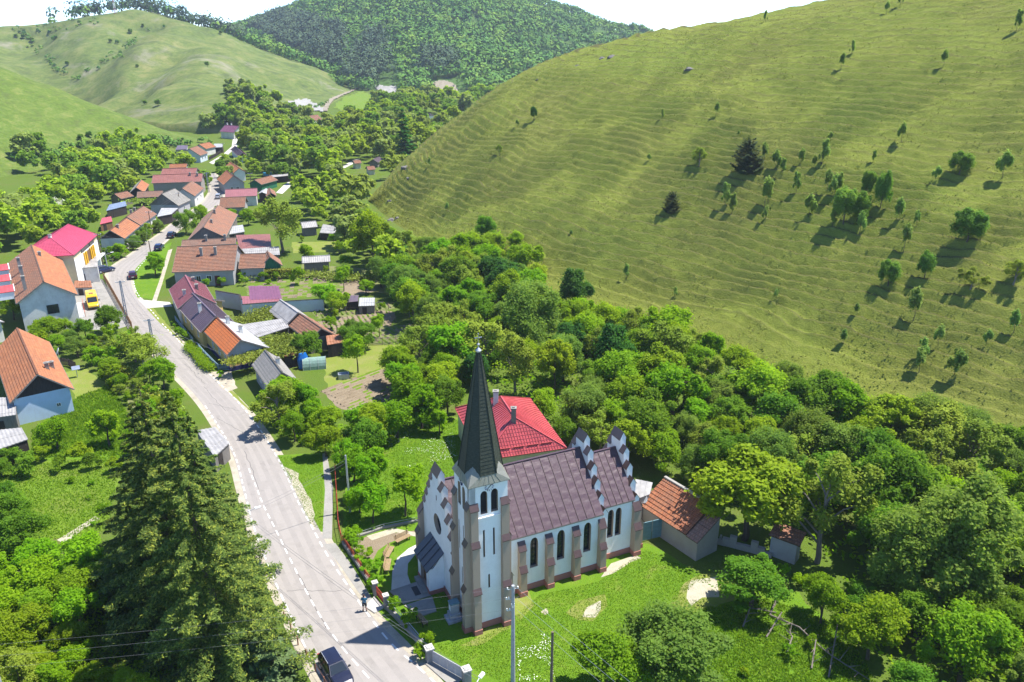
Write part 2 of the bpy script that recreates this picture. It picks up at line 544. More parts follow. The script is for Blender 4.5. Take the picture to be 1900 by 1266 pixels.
def loft(base, crest, back, nv, nu, bulge=(0.36, 0.74), front=None):
 """hill between a foot line and a crest line, falling away behind the crest"""
 B, C = np.array(base, float), np.array(crest, float)
 rows = [B]
 for f, g in zip((0.33, 0.66), bulge):
  P = B + (C - B) * f
  P[:, 2] = B[:, 2] + (C[:, 2] - B[:, 2]) * g
  rows.append(P)
 rows.append(C)
 d = C[:, :2] - B[:, :2]
 d /= np.maximum(1e-6, np.linalg.norm(d, axis=1))[:, None]
 for dist, drop in back:
  P = C.copy()
  P[:, :2] += d * dist
  P[:, 2] -= drop
  rows.append(P)
 G = np.stack(rows)                       # rows x cols x 3
 G = crom(G, nv, front)
 G = np.swapaxes(crom(np.swapaxes(G, 0, 1), nu), 0, 1)
 G[..., 2] = np.maximum(G[..., 2], -1.5)
 return G

def grid_faces(nv, nu):
 i = np.arange(nv - 1)[:, None] * nu + np.arange(nu - 1)[None, :]
 return np.stack([i, i + 1, i + nu + 1, i + nu], -1).reshape(-1, 4)

BVH_V, BVH_F = [], []
ZMAX = 0.0
def register(G, sv, su):
 global ZMAX
 ZMAX = max(ZMAX, float(G[..., 2].max()))
 g = G[::sv, ::su]
 f = grid_faces(g.shape[0], g.shape[1]) + len(BVH_V)
 BVH_V.extend(g.reshape(-1, 3).tolist())
 BVH_F.extend(f.tolist())

# ---- valley floor
gx = np.concatenate([np.linspace(-1800, -420, 14), np.linspace(-400, 220, 32), np.linspace(240, 1800, 14)])
gy = np.concatenate([np.linspace(-300, 0, 6), np.linspace(20, 640, 32), np.linspace(680, 2400, 16)])
GX, GY = np.meshgrid(gx, gy)
Gv = np.stack([GX, GY, np.zeros_like(GX)], -1)
o = np_mesh('ground', Gv.reshape(-1, 3), grid_faces(*GX.shape), M['ground'])
prop(o, 'green valley floor with patchy grass between the village houses', 'ground', kind='structure')
BVH_V.extend([(-1800, -300, 0), (1800, -300, 0), (1800, 2400, 0), (-1800, 2400, 0)])
BVH_F.append((0, 1, 2, 3))

def hill_mat(name, cols, dark, dry, scale=0.05, fine=0.9, stretch=(1, 1, 1), bump=0.8, amt=0.45, riser=False, scree=False):
 t = NT(name)
 co = t.coord('Object')
 a = t.noise(scale, 6, 0.62, co, 0.4)
 c = t.ramp(a, [(0.3 + 0.4 * i / (len(cols) - 1), cc) for i, cc in enumerate(cols)])
 b = t.noise(fine, 6, 0.75, t.scale(co, stretch), 0.3)
 c = t.mix(amt, c, t.ramp(b, [(0.36, dark), (0.5, cols[1]), (0.68, dry)]))
 d = t.noise(fine * 6, 3, 0.7, co)
 c = t.mix(0.2, c, t.ramp(d, [(0.35, mul(dark, 0.6)), (0.7, mul(dry, 1.25))]))
 if riser:                                        # steep risers: dry stalks and bare earth, plus their shade painted into the colour
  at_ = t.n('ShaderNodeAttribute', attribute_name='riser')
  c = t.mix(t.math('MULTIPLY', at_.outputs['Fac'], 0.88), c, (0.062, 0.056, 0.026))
 if scree:                                        # thin soil: bare stony streaks on the steep lower faces
  s_ = t.noise(0.016, 8, 0.72, t.scale(co, (1, 1, 2.5)), 0.6)
  c = t.mix(t.math('MULTIPLY', t.ramp(s_, [(0.56, (0, 0, 0)), (0.68, (1, 1, 1))]), 0.75), c, (0.235, 0.215, 0.16))
 t.bump(t.mix(0.5, b, d), bump, 0.35)
 return t.fin(c, 0.95, 0.08)

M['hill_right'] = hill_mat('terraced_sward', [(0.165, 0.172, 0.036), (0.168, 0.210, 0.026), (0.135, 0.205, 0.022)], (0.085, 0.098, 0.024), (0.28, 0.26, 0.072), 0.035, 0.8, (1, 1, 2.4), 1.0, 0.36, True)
M['hill_far'] = hill_mat('far_sward', [(0.150, 0.142, 0.058), (0.094, 0.140, 0.030), (0.078, 0.140, 0.022)], (0.05, 0.075, 0.026), (0.20, 0.195, 0.075), 0.016, 0.06, (1, 1, 1.6), 0.9, 0.8, scree=True)
M['hill_near_left'] = hill_mat('spur_sward', [(0.118, 0.130, 0.034), (0.080, 0.138, 0.018), (0.070, 0.134, 0.014)], (0.062, 0.085, 0.024), (0.19, 0.20, 0.06), 0.03, 0.14, (1, 1, 2.2), 0.9, 0.72)
M['forest_floor'] = mat_ground('forest_floor', [(0.045, 0.09, 0.022), (0.06, 0.115, 0.026), (0.05, 0.10, 0.024)], 0.02, 0.3, 0.5)

# ---- right hill: terraced pasture, its foot on the street side, its spur ending by the village
rb = [(640, 345, -3), (690, 398, -1.5), (760, 455, -1.5), (850, 505, -1.5), (960, 552, -1.5), (1120, 606, -1.5), (1300, 665, -1.5), (1500, 742, -1.5), (1700, 802, -1.5), (1900, 862, -1.5), (2250, 960, -1.5), (2700, 1080, -1.5)]
rc = [(655, 372, 262), (694, 366, 246), (762, 296, 254), (850, 222, 263), (930, 167, 268), (1040, 112, 268), (1200, 69, 262), (1350, 42, 250), (1560, 1, 240), (1900, -78, 232), (2250, -150, 225), (2700, -230, 220)]
base = [tuple(at(*p)) for p in rb]
crest = [tuple(far(*p)) for p in rc]
G = loft(base, crest, [(28, 4.0), (110, 38.0), (240, 95.0)], 620, 400, front=0.86)
NV, NU = G.shape[:2]
X, Y, Z = G[..., 0], G[..., 1], G[..., 2].copy()
fall = np.clip((Z - 0.8) / 4.0, 0, 1)
# sheep-track terraces: sagging risers and treads, broken up by patches
ph = Z / 1.2 + 2.0 * vnoise(X / 18, Y / 18, 1, 2) + 0.35 * vnoise(X / 3.5, Y / 3.5, 4)
saw = ph - np.floor(ph)
step = np.where(saw < 0.72, saw / 0.72, (1 - saw) / 0.28)
patch = np.clip((vnoise(X / 11, Y / 11, 5, 3) - 0.27) * 3.4, 0.12, 1.0)
low = np.clip((60 - Z) / 30, 0.6, 1.0)
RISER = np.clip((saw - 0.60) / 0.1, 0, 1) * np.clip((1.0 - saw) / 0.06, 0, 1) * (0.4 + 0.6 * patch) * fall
dz = (step - 0.5) * 1.15 * patch * low
dz += (vnoise(X / 1.1, Y / 1.1, 2, 2) - 0.5) * 0.48 + (vnoise(X / 3.3, Y / 3.3, 10, 2) - 0.5) * 0.3 + (vnoise(X / 8, Y / 8, 6, 2) - 0.5) * 1.0 + (vnoise(X / 30, Y / 30, 8, 2) - 0.5) * 2.4 * np.clip((Z - 6) / 18, 0, 1) * np.clip((70 - Z) / 30, 0, 1)
G[..., 2] = Z + dz * fall
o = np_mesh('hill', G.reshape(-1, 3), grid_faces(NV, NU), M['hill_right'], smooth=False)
prop(o, 'steep green pasture hill on the right ribbed with narrow sheep tracks', 'hill', kind='structure')
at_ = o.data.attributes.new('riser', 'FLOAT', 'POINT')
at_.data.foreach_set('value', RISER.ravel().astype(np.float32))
register(G, 6, 5)
HILL_G = G

# ---- near left spur
sb = [(-420, 470, 0), (-250, 420, 0), (-120, 375, 0), (0, 338, 0), (100, 318, 0), (200, 300, 0), (300, 291, 0), (380, 284, 0), (440, 279, 0), (475, 262, -1)]
sc_ = [(-420, -40, 420), (-250, 30, 430), (-120, 85, 435), (0, 131, 438), (100, 168, 432), (200, 206, 425), (300, 243, 412), (380, 265, 398), (440, 275, 386), (470, 266, 396)]
G = loft([tuple(at(p[0], p[1], -1.0)) for p in sb], [tuple(far(*p)) for p in sc_], [(25, 2.5), (90, 18), (200, 50)], 130, 150, (0.34, 0.70))
X, Y, Z = G[..., 0], G[..., 1], G[..., 2].copy()
fall = np.clip(Z / 6.0, 0, 1)
G[..., 2] = Z + ((vnoise(X / 28, Y / 28, 3, 3) - 0.5) * 3.0 + (vnoise(X / 5, Y / 5, 7, 2) - 0.5) * 0.8) * fall
o = np_mesh('hill', G.reshape(-1, 3), grid_faces(*G.shape[:2]), M['hill_near_left'], smooth=True)
prop(o, 'low bright green grass spur that slopes down to the village on the left', 'hill', kind='structure')
register(G, 3, 3)

# ---- far left bald hill
lb = [(-420, 250, 560), (-250, 235, 580), (-100, 222, 590), (0, 214, 590), (100, 216, 580), (200, 226, 510), (330, 232, 455), (430, 231, 440), (520, 222, 470), (600, 210, 550), (660, 200, 610), (720, 192, 690), (770, 186, 740)]
lc = [(-420, 120, 900), (-250, 85, 905), (-100, 66, 900), (0, 53, 885), (120, 38, 870), (250, 24, 860), (330, 40, 845), (430, 72, 825), (540, 114, 805), (620, 146, 800), (690, 174, 800), (730, 184, 810), (770, 184, 830)]
G = loft([tuple(far(p[0], p[1], p[2])) for p in lb], [tuple(far(*p)) for p in lc], [(40, 3), (150, 30), (350, 90)], 150, 210, (0.36, 0.72))
G[0, :, 2] = np.minimum(G[0, :, 2], -1.5)
X, Y, Z = G[..., 0], G[..., 1], G[..., 2].copy()
def gully(pts, w, depth):
 P = [far(*p) for p in pts]
 best = np.full(X.shape, 1e9)
 for a, b in zip(P[:-1], P[1:]):
  dx, dy = b.x - a.x, b.y - a.y
  t = np.clip(((X - a.x) * dx + (Y - a.y) * dy) / (dx * dx + dy * dy), 0, 1)
  best = np.minimum(best, np.hypot(X - a.x - t * dx, Y - a.y - t * dy))
 return -depth * np.exp(-(best / w) ** 2)
dz = gully([(40, 55, 850), (70, 95, 760), (140, 150, 640), (230, 190, 570)], 26, 14)
dz += gully([(270, 60, 820), (215, 105, 740), (145, 148, 640)], 22, 12)
dz += gully([(340, 110, 720), (290, 150, 640), (240, 190, 570)], 18, 10)
dz += gully([(430, 110, 740), (520, 170, 640), (560, 205, 560)], 30, 3)
dz += (vnoise(X / 60, Y / 60, 5, 3) - 0.5) * 14 + (vnoise(X / 24, Y / 24, 6, 2) - 0.5) * 5 + (vnoise(X / 14, Y / 14, 2, 2) - 0.5) * 1.6
fall = np.clip(Z / 8.0, 0, 1) * np.clip((np.arange(G.shape[0]) < 0.50 * G.shape[0])[:, None] * 1.0 + 0.25, 0, 1)
G[..., 2] = Z + dz * fall
o = np_mesh('hill', G.reshape(-1, 3), grid_faces(*G.shape[:2]), M['hill_far'], smooth=True)
prop(o, 'broad bald grassy hill far off on the left with a mast on top', 'hill', kind='structure')
register(G, 2, 2)

# ---- wooded mountain in the middle distance
mb_ = [(250, 150, 900), (380, 130, 900), (470, 150, 860), (560, 175, 800), (660, 182, 730), (740, 192, 690), (820, 194, 680), (900, 196, 680), (1000, 200, 680), (1150, 200, 690), (1350, 190, 720)]
mc = [(250, 90, 1180), (380, 70, 1190), (450, 54, 1200), (540, 24, 1220), (640, -24, 1240), (740, -58, 1260), (830, -66, 1270), (920, -40, 1260), (1010, 10, 1240), (1190, 72, 1200), (1400, 130, 1150)]
G = loft([tuple(far(*p)) for p in mb_], [tuple(far(*p)) for p in mc], [(60, 6), (200, 50), (420, 140)], 110, 130, (0.30, 0.66))
X, Y, Z = G[..., 0], G[..., 1], G[..., 2].copy()
G[..., 2] = Z + ((vnoise(X / 90, Y / 90, 9, 3) - 0.5) * 22 + (vnoise(X / 25, Y / 25, 1, 2) - 0.5) * 5) * np.clip(Z / 20, 0, 1) * np.clip((np.arange(110) < 58)[:, None] * 1.0 + 0.2, 0, 1)
o = np_mesh('hill', G.reshape(-1, 3), grid_faces(*G.shape[:2]), M['forest_floor'], smooth=True)
G[..., 2] = np.maximum(G[..., 2], -1.5)
prop(o, 'high wooded mountain behind the village at the head of the valley', 'hill', kind='structure')
register(G, 2, 2)
MTN_G = G

TERRAIN = BVHTree.FromPolygons(BVH_V, BVH_F)

def gz(x, y):
 h = TERRAIN.ray_cast(Vector((x, y, 900)), Vector((0, 0, -1)))
 return h[0].z if h[0] is not None else 0.0

def hit(px, py):
 """terrain point seen at a pixel, with its normal"""
 h = TERRAIN.ray_cast(Vector((0, 0, CAM_H)), ray(px, py).normalized())
 if h[0] is None:
  return None, None
 n = h[1] if h[1].z > 0 else -h[1]
 return h[0], n

def inside(p, poly):
 x, y = p
 c = False
 j = len(poly) - 1
 for i in range(len(poly)):
  xi, yi = poly[i][0], poly[i][1]
  xj, yj = poly[j][0], poly[j][1]
  if (yi > y) != (yj > y) and x < (xj - xi) * (y - yi) / (yj - yi) + xi:
   c = not c
  j = i
 return c

def drape(name, poly, mat, label, cat, step=4.0, off=0.25, rough=0.0):
 """patch of bare ground lying on a hillside"""
 x0, x1 = min(p[0] for p in poly), max(p[0] for p in poly)
 y0, y1 = min(p[1] for p in poly), max(p[1] for p in poly)
 nx, ny = max(2, int((x1 - x0) / step) + 1), max(2, int((y1 - y0) / step * 1.6) + 1)
 idx, V, F = {}, [], []
 rnd = random.Random(len(label))
 for j in range(ny):
  for i in range(nx):
   px, py = x0 + (x1 - x0) * i / (nx - 1), y0 + (y1 - y0) * j / (ny - 1)
   if inside((px + rnd.uniform(-1, 1) * step * 0.5, py + rnd.uniform(-1, 1) * step * 0.4), poly):
    p, n = hit(px, py)
    if p is not None:
     idx[i, j] = len(V)
     V.append(p + n * (off + rnd.random() * rough))
 for j in range(ny - 1):
  for i in range(nx - 1):
   q = [(i, j), (i, j + 1), (i + 1, j + 1), (i + 1, j)]
   if all(k in idx for k in q):
    d = max((V[idx[q[0]]] - V[idx[q[k]]]).length for k in (1, 2, 3))
    if d < 60:
     F.append([idx[k] for k in q])
 if not F:
  return None
 o = np_mesh(name, [tuple(v) for v in V], F, mat, smooth=True)
 return prop(o, label, cat, kind='structure')

drape('quarry', [(528, 192), (548, 185), (575, 186), (592, 196), (606, 203), (600, 211), (570, 207), (545, 200)], M['quarry'], 'grey gravel heap at the foot of the bald hill', 'gravel', 3.0, 0.5, 0.5)
drape('quarry', [(690, 156), (715, 160), (738, 160), (742, 180), (735, 190), (718, 186), (700, 172)], M['quarry'], 'pale grey quarry face below the wooded mountain', 'quarry', 3.0, 0.6, 1.0)
drape('quarry', [(655, 152), (690, 154), (692, 162), (665, 160)], M['quarry'], 'small grey spoil bank beside the track', 'quarry', 3.0, 0.6, 0.5)
drape('bank', [(795, 160), (815, 150), (838, 152), (852, 165), (850, 182), (820, 184), (803, 176)], M['scree'], 'eroded pinkish earth bank below the wooded mountain', 'earth bank', 3.0, 0.6, 1.0)
drape('meadow', [(615, 200), (640, 178), (672, 168), (705, 182), (740, 192), (700, 205), (650, 212)], M['meadow'], 'green meadow beside the far dirt track', 'meadow', 4.0, 0.2)
drape('path', [(596, 208), (600, 195), (612, 183), (640, 172), (662, 164), (663, 168), (644, 176), (622, 186), (612, 197), (608, 209)], M['scree'], 'dirt track climbing past the far hill', 'path', 2.0, 0.7)
# ---------------------------------------------------------------- flat sheets: road, paths, plots
LAYER = [0.0]
def sheet(name, pts, mat, label, cat='ground', z=0.008, world_pts=False, wob=0.0, kind='structure', sub=0):
 """flat polygon lying on the valley floor; pts are photo pixels unless world_pts"""
 P = [Vector((p[0], p[1], 0)) for p in pts] if world_pts else [at(*p) for p in pts]
 if wob:
  Q = []
  rnd = random.Random(len(label))
  for a, b in zip(P, P[1:] + P[:1]):
   n = max(1, int((b - a).length / 1.2))
   for i in range(n):
    q = a.lerp(b, i / n)
    Q.append(q + Vector((rnd.uniform(-wob, wob), rnd.uniform(-wob, wob), 0)))
  P = Q
 tris = tessellate_polygon([P])
 me = bpy.data.meshes.new(name)
 V = [(p.x, p.y, z) for p in P]
 F = []
 for t in tris:
  a, b, c = (Vector(V[i]) for i in t)
  F.append(t if (b - a).cross(c - a).z > 0 else t[::-1])
 me.from_pydata(V, [], F)
 me.materials.append(mat)
 o = bpy.data.objects.new(name, me)
 COL.objects.link(o)
 return prop(o, label, cat, kind=kind)

def strip(name, L, Rr, mat, label, cat, z):
 mb = MB()
 n = len(L)
 for i in range(n - 1):
  mb.face([(L[i].x, L[i].y, z), (Rr[i].x, Rr[i].y, z), (Rr[i + 1].x, Rr[i + 1].y, z), (L[i + 1].x, L[i + 1].y, z)])
 o = mb.build(name, mat)
 return prop(o, label, cat, kind='structure')

def resample(P, step=None, n=None):
 d = [0]
 for a, b in zip(P[:-1], P[1:]):
  d.append(d[-1] + (b - a).length)
 n = n or max(2, int(d[-1] / step) + 1)
 out, j = [], 0
 for i in range(n):
  s = d[-1] * i / (n - 1)
  while j < len(d) - 2 and d[j + 1] < s:
   j += 1
  out.append(P[j].lerp(P[j + 1], (s - d[j]) / max(1e-6, d[j + 1] - d[j])))
 return out

def smooth_line(P, n):
 A = np.array([tuple(p) for p in P])
 return [Vector(q) for q in crom(A, n)]

# far to near; the last points run out below the frame
ROAD_L = [(386, 322), (389, 340), (390, 357), (372, 380), (349, 396), (326, 411), (300, 432), (276, 449), (243, 473), (214, 492), (202, 505), (203, 522), (217, 557), (243, 605), (303, 672), (374, 748), (427, 835), (449, 905), (467, 975), (500, 1062), (540, 1152), (566, 1207), (620, 1310), (700, 1460)]
ROAD_R = [(399, 322), (411, 340), (416, 357), (407, 378), (380, 394), (352, 410), (329, 428), (311, 443), (286, 466), (258, 492), (244, 511), (245, 532), (255, 552), (292, 595), (336, 638), (384, 690), (440, 745), (482, 795), (527, 866), (578, 955), (633, 1060), (688, 1140), (780, 1238), (900, 1390)]
RL = resample(smooth_line([at(*p) for p in ROAD_L], 400), n=260)
RR = resample(smooth_line([at(*p) for p in ROAD_R], 400), n=260)
road = strip('road', RL, RR, M['asphalt'], 'pale grey asphalt street running through the village past the church', 'road', 0.012)
# verge of gravel on both sides, one layer below the asphalt
def offset_line(P, d):
 out = []
 for i, p in enumerate(P):
  t = (P[min(i + 1, len(P) - 1)] - P[max(i - 1, 0)]).normalized()
  out.append(p + Vector((-t.y, t.x, 0)) * d)
 return out
verge = strip('road_verge', offset_line(RL, -0.7), offset_line(RR, 0.7), M['gravel'], 'gravel verge along both edges of the street', 'verge', 0.008)
# lane marking: dashes are parts of the road
def dashes(line, dash, period, w, s0, s1):
 out = []
 P = resample(line, 0.1)
 n = len(P)
 s = s0
 while s < s1 and s + dash < n * 0.1:
  i, j = int(s / 0.1), min(n - 1, int((s + dash) / 0.1))
  a, b = P[i], P[j]
  t = (b - a).normalized()
  nrm = Vector((-t.y, t.x, 0)) * (w / 2)
  mb = MB()
  mb.face([a - nrm, b - nrm, b + nrm, a + nrm][::1])
  out.append((mb, a))
  s += period
 return out
def lay_dashes(line, dash, period, w, z=0.016):
 P = resample(line, 0.1)
 tot = len(P) * 0.1
 lst = dashes(line, dash, period, w, 0.3, tot)
 far_mb = MB()
 for mb, a in lst:
  if (CAM_H ** 2 + a.x ** 2 + a.y ** 2) ** 0.5 < 118:
   mb.v = [(v[0], v[1], z) for v in mb.v]
   mb.build('lane_dash', M['road_paint'], road)
  else:
   far_mb.face([(v[0], v[1], z) for v in mb.v])
 if far_mb.f:
  prop(far_mb.build('lane_dashes', M['road_paint'], road), kind='stuff')
CEN = smooth_line([at(*p) for p in [(461, 868), (474, 900), (488, 936), (512, 984), (546, 1053), (575.5, 1111), (600.4, 1153), (632, 1197.5), (671, 1243), (720, 1300), (790, 1390)]], 300)
near_R = [at(*p) for p in [(300, 600), (336, 637), (384, 689), (440, 744), (481, 795)]] + [at(*p) for p in [(525, 868), (552, 929), (577, 974), (605, 1026), (653.5, 1099), (697, 1159), (732, 1200.6), (777, 1239), (840, 1300), (900, 1370)]]
near_L = [at(*p) for p in [(380, 752), (431, 835), (452, 905), (470, 975), (503, 1062), (545, 1155), (570, 1208), (600, 1262), (650, 1350)]]
lay_dashes(CEN, 1.0, 1.77, 0.13)
lay_dashes(smooth_line(near_R, 400), 1.0, 1.72, 0.15)
lay_dashes(smooth_line(near_L, 300), 1.0, 1.72, 0.15)
far_R = [at(*p) for p in [(316, 441), (288, 466), (262, 491), (249, 512), (250, 532), (260, 552), (296, 594)]]
lay_dashes(smooth_line(far_R, 200), 1.0, 1.8, 0.16)
M['wheel_track'] = mat_ground('wheel_track', [(0.205, 0.188, 0.172), (0.262, 0.241, 0.222), (0.232, 0.213, 0.196)], 0.5, 22.0, 0.2, 0.9, fine_amt=0.16)
M['tar'] = mat_plain('tar_seal', (0.055, 0.052, 0.05), 0.6)
def lane_strip(name, f, w, mat, z, i0=0, i1=None):
 C_ = [RL[i].lerp(RR[i], f) for i in range(len(RL))][i0:i1]
 mb = MB()
 A, B = offset_line(C_, w / 2), offset_line(C_, -w / 2)
 for i in range(len(C_) - 1):
  mb.face([(A[i].x, A[i].y, z), (B[i].x, B[i].y, z), (B[i + 1].x, B[i + 1].y, z), (A[i + 1].x, A[i + 1].y, z)][::-1])
 return mb.build(name, M[mat], road)
for f in (0.17, 0.35, 0.58, 0.76):
 lane_strip('wheel_track', f, 0.55, 'wheel_track', 0.0135)
rr_ = random.Random(9)
for k in range(16):                                  # tar-sealed cracks
 i = rr_.randint(120, 245)
 a, b = RL[i].lerp(RR[i], rr_.uniform(0.02, 0.4)), RL[min(259, i + rr_.randint(0, 6))].lerp(RR[min(259, i + rr_.randint(0, 6))], rr_.uniform(0.5, 0.98))
 if k % 3 == 0:
  f0 = rr_.uniform(0.3, 0.7); a, b = RL[i].lerp(RR[i], f0), RL[min(259, i + 9)].lerp(RR[min(259, i + 9)], f0)
 mb = MB()
 P = [a.lerp(b, q / 9) + Vector((rr_.uniform(-.12, .12), rr_.uniform(-.12, .12), 0)) for q in range(10)]
 A, B = offset_line(P, 0.022), offset_line(P, -0.022)
 for q in range(9):
  mb.face([(A[q].x, A[q].y, 0.0155), (B[q].x, B[q].y, 0.0155), (B[q + 1].x, B[q + 1].y, 0.0155), (A[q + 1].x, A[q + 1].y, 0.0155)][::-1])
 mb.build('tar_seam', M['tar'], road)
for poly in ([(470, 905), (500, 903), (520, 955), (488, 958)], [(560, 1085), (590, 1080), (640, 1160), (612, 1168)]):
 sheet('road_patch', poly, M['asphalt'], 'slightly newer strip of asphalt in the street', 'road', 0.0125, wob=0.05)

# lawns, meadows, plots
sheet('lawn', [(640, 905), (690, 800), (760, 770), (850, 775), (905, 850), (960, 985), (1200, 1010), (1330, 1080), (1480, 1100), (1560, 1180), (1560, 1330), (760, 1290), (700, 1180), (640, 1030)], M['lawn'], 'vivid green lawn around the church', 'lawn', 0.004, wob=0.3)
sheet('lawn', [(600, 660), (640, 640), (760, 640), (790, 655), (730, 685), (660, 705), (606, 720)], M['dry_lawn'], 'yellow green grass with a lone tree beside the allotment', 'lawn', 0.006, wob=0.3)
sheet('allotment', [(596, 726), (705, 684), (738, 694), (740, 745), (690, 762), (632, 760)], M['soil'], 'bare dug allotment with thin green rows', 'plot', 0.009, wob=0.25)
sheet('verge', [(512, 845), (600, 840), (606, 990), (575, 985), (545, 905)], M['lawn'], 'grass triangle between the street and the ditch', 'grass verge', 0.010, wob=0.15)
sheet('gravel_patch', [(528, 868), (552, 880), (580, 940), (585, 985), (574, 962), (549, 912)], M['sand'], 'worn gravel strip at the street edge', 'gravel', 0.014, wob=0.2)
sheet('ditch', [(598, 842), (606, 840), (618, 905), (616, 1000), (598, 1000), (603, 910)], M['concrete'], 'dry concrete ditch beside the red fence', 'ditch', 0.014)
sheet('pavement', [(600, 1010), (622, 1008), (650, 1045), (690, 1110), (690, 1128), (664, 1098), (630, 1048)], M['concrete'], 'narrow concrete gutter along the church fence', 'pavement', 0.014)
sheet('meadow', [(-60, 870), (230, 842), (200, 985), (110, 1000), (-60, 1010)], M['meadow'], 'open sunny meadow left of the tall spruces', 'meadow', 0.005, wob=0.4)
sheet('path', [(105, 1004), (140, 980), (178, 958), (186, 964), (150, 985), (120, 1012)], M['sand'], 'trodden path through the left meadow', 'path', 0.010, wob=0.15)
sheet('meadow', [(60, 800), (160, 735), (205, 720), (250, 790), (240, 850), (60, 855)], M['lawn'], 'tall green crop beside the blue house', 'meadow', 0.006, wob=0.3)
sheet('lawn', [(120, 690), (160, 685), (205, 720), (165, 738), (146, 750)], M['dry_lawn'], 'small mown yard behind the blue house', 'lawn', 0.010, wob=0.2)
sheet('vineyard_soil', [(205, 690), (250, 700), (330, 760), (340, 800), (262, 790)], M['soil_green'], 'dry ground of the garden between the blue house and the street', 'garden plot', 0.007, wob=0.3)
sheet('yard', [(133, 528), (190, 518), (214, 560), (240, 604), (215, 612), (150, 612), (128, 600)], M['concrete'], 'concrete yard with the yellow van', 'yard', 0.010)
sheet('grass_island', [(258, 480), (290, 462), (318, 450), (305, 520), (288, 556), (255, 552), (246, 520)], M['lawn'], 'grass strip with young trees between the street and its ditch', 'grass verge', 0.009, wob=0.2)
sheet('ditch', [(312, 465), (320, 462), (300, 530), (290, 560), (282, 560), (296, 520)], M['gravel'], 'shallow ditch behind the grass strip', 'ditch', 0.013)
sheet('verge', [(262, 574), (285, 572), (350, 650), (440, 735), (470, 768), (440, 742), (380, 682), (330, 628)], M['dry_lawn'], 'thin grass verge in front of the row houses', 'grass verge', 0.010, wob=0.1)
sheet('driveway', [(256, 556), (315, 561), (320, 569), (272, 572)], M['pale_concrete'], 'pale concrete driveway slab over the ditch', 'driveway', 0.018)
sheet('gravel_patch', [(385, 690), (428, 690), (440, 720), (420, 728)], M['gravel'], 'gravel apron by the hipped grey house', 'gravel', 0.013, wob=0.2)
def furrows(poly, d0, d1, gap, label, mat='soil', green=0.0):
 W = [at(*q) for q in poly]
 P2 = [(w.x, w.y) for w in W]
 a, b = at(*d0), at(*d1)
 d = (b - a).normalized(); n = Vector((-d.y, d.x, 0))
 us = [Vector((x, y, 0)).dot(d) for x, y in P2]; vs = [Vector((x, y, 0)).dot(n) for x, y in P2]
 mb = MB()
 v = min(vs) + gap / 2
 rnd = random.Random(len(label))
 while v < max(vs):
  u = min(us)
  while u < max(us):
   p = d * u + n * (v + rnd.uniform(-.06, .06)); q = d * (u + 0.9) + n * (v + rnd.uniform(-.06, .06))
   if inside((p.x, p.y), P2) and inside((q.x, q.y), P2):
    h = rnd.uniform(0.12, 0.26); s = n * gap * 0.27
    mi = 1 if rnd.random() < green else 0
    mb.face([p - s, q - s, q + Vector((0, 0, h)), p + Vector((0, 0, h))], mi)
    mb.face([p + Vector((0, 0, h)), q + Vector((0, 0, h)), q + s, p + s], mi)
   u += 0.9
  v += gap
 if mb.f:
  prop(mb.build('furrows', [M[mat], M['meadow']]), label, 'furrows', kind='stuff')
furrows([(596, 726), (705, 684), (738, 694), (740, 745), (690, 762), (632, 760)], (600, 725), (705, 685), 0.8, 'low earth ridges in the dug allotment', 'soil', 0.25)
furrows([(585, 598), (700, 575), (735, 580), (725, 606), (600, 622)], (590, 600), (600, 620), 0.9, 'ridged beds of the brown vegetable garden', 'soil', 0.45)
furrows([(560, 560), (600, 572), (720, 560), (735, 572), (640, 588), (590, 592)], (600, 572), (610, 590), 0.9, 'green rows behind the pale blue wall', 'soil', 0.8)
furrows([(650, 612), (780, 600), (790, 640), (690, 640)], (650, 612), (690, 640), 1.0, 'rows of the kitchen garden below the wire fence', 'soil', 0.6)
furrows([(450, 520), (560, 512), (640, 520), (640, 545), (520, 555), (460, 548)], (450, 520), (560, 514), 1.1, 'pale rows behind the tiled houses', 'soil', 0.7)
plots = [([(450, 520), (560, 512), (640, 520), (640, 545), (520, 555), (460, 548)], 'soil_green', 'garden bed with pale rows behind the tiled houses'),
         ([(585, 598), (700, 575), (735, 580), (725, 606), (600, 622)], 'soil', 'brown vegetable beds with string lines'),
         ([(560, 560), (600, 572), (720, 560), (735, 572), (640, 588), (590, 592)], 'soil_green', 'green vegetable rows behind the pale blue wall'),
         ([(650, 612), (780, 600), (790, 640), (690, 640)], 'soil_green', 'kitchen garden below the wire fence'),
         ([(540, 450), (640, 448), (650, 466), (545, 470)], 'dry_lawn', 'mown strip between sheds'),
         ([(560, 490), (700, 500), (720, 545), (640, 540), (560, 510)], 'soil_green', 'orchard floor with thin grass'),
         ([(600, 528), (670, 520), (700, 540), (640, 552)], 'soil', 'bare patch in the orchard')]
for i, (pl, mt, lb_) in enumerate(plots):
 sheet('garden_plot', pl, M[mt], lb_, 'garden plot', 0.006 + 0.0045 * (i % 4), wob=0.25)
sheet('gravel_patch', [(1262, 1108), (1290, 1078), (1330, 1078), (1345, 1100), (1310, 1115), (1270, 1118)], M['sand'], 'pale bare ground at the end of the church lawn', 'bare ground', 0.009, wob=0.7)
sheet('dry_grass', [(1235, 1120), (1265, 1075), (1300, 1062), (1360, 1075), (1370, 1112), (1310, 1140), (1250, 1138)], M['dry_lawn'], 'dry grass fading round the bare ground', 'grass', 0.0075, wob=0.8)
sheet('dry_grass', [(1060, 1140), (1080, 1115), (1120, 1106), (1128, 1125), (1110, 1152), (1075, 1156)], M['dry_lawn'], 'dry grass round the sandy patch in the lawn', 'grass', 0.0075, wob=0.5)
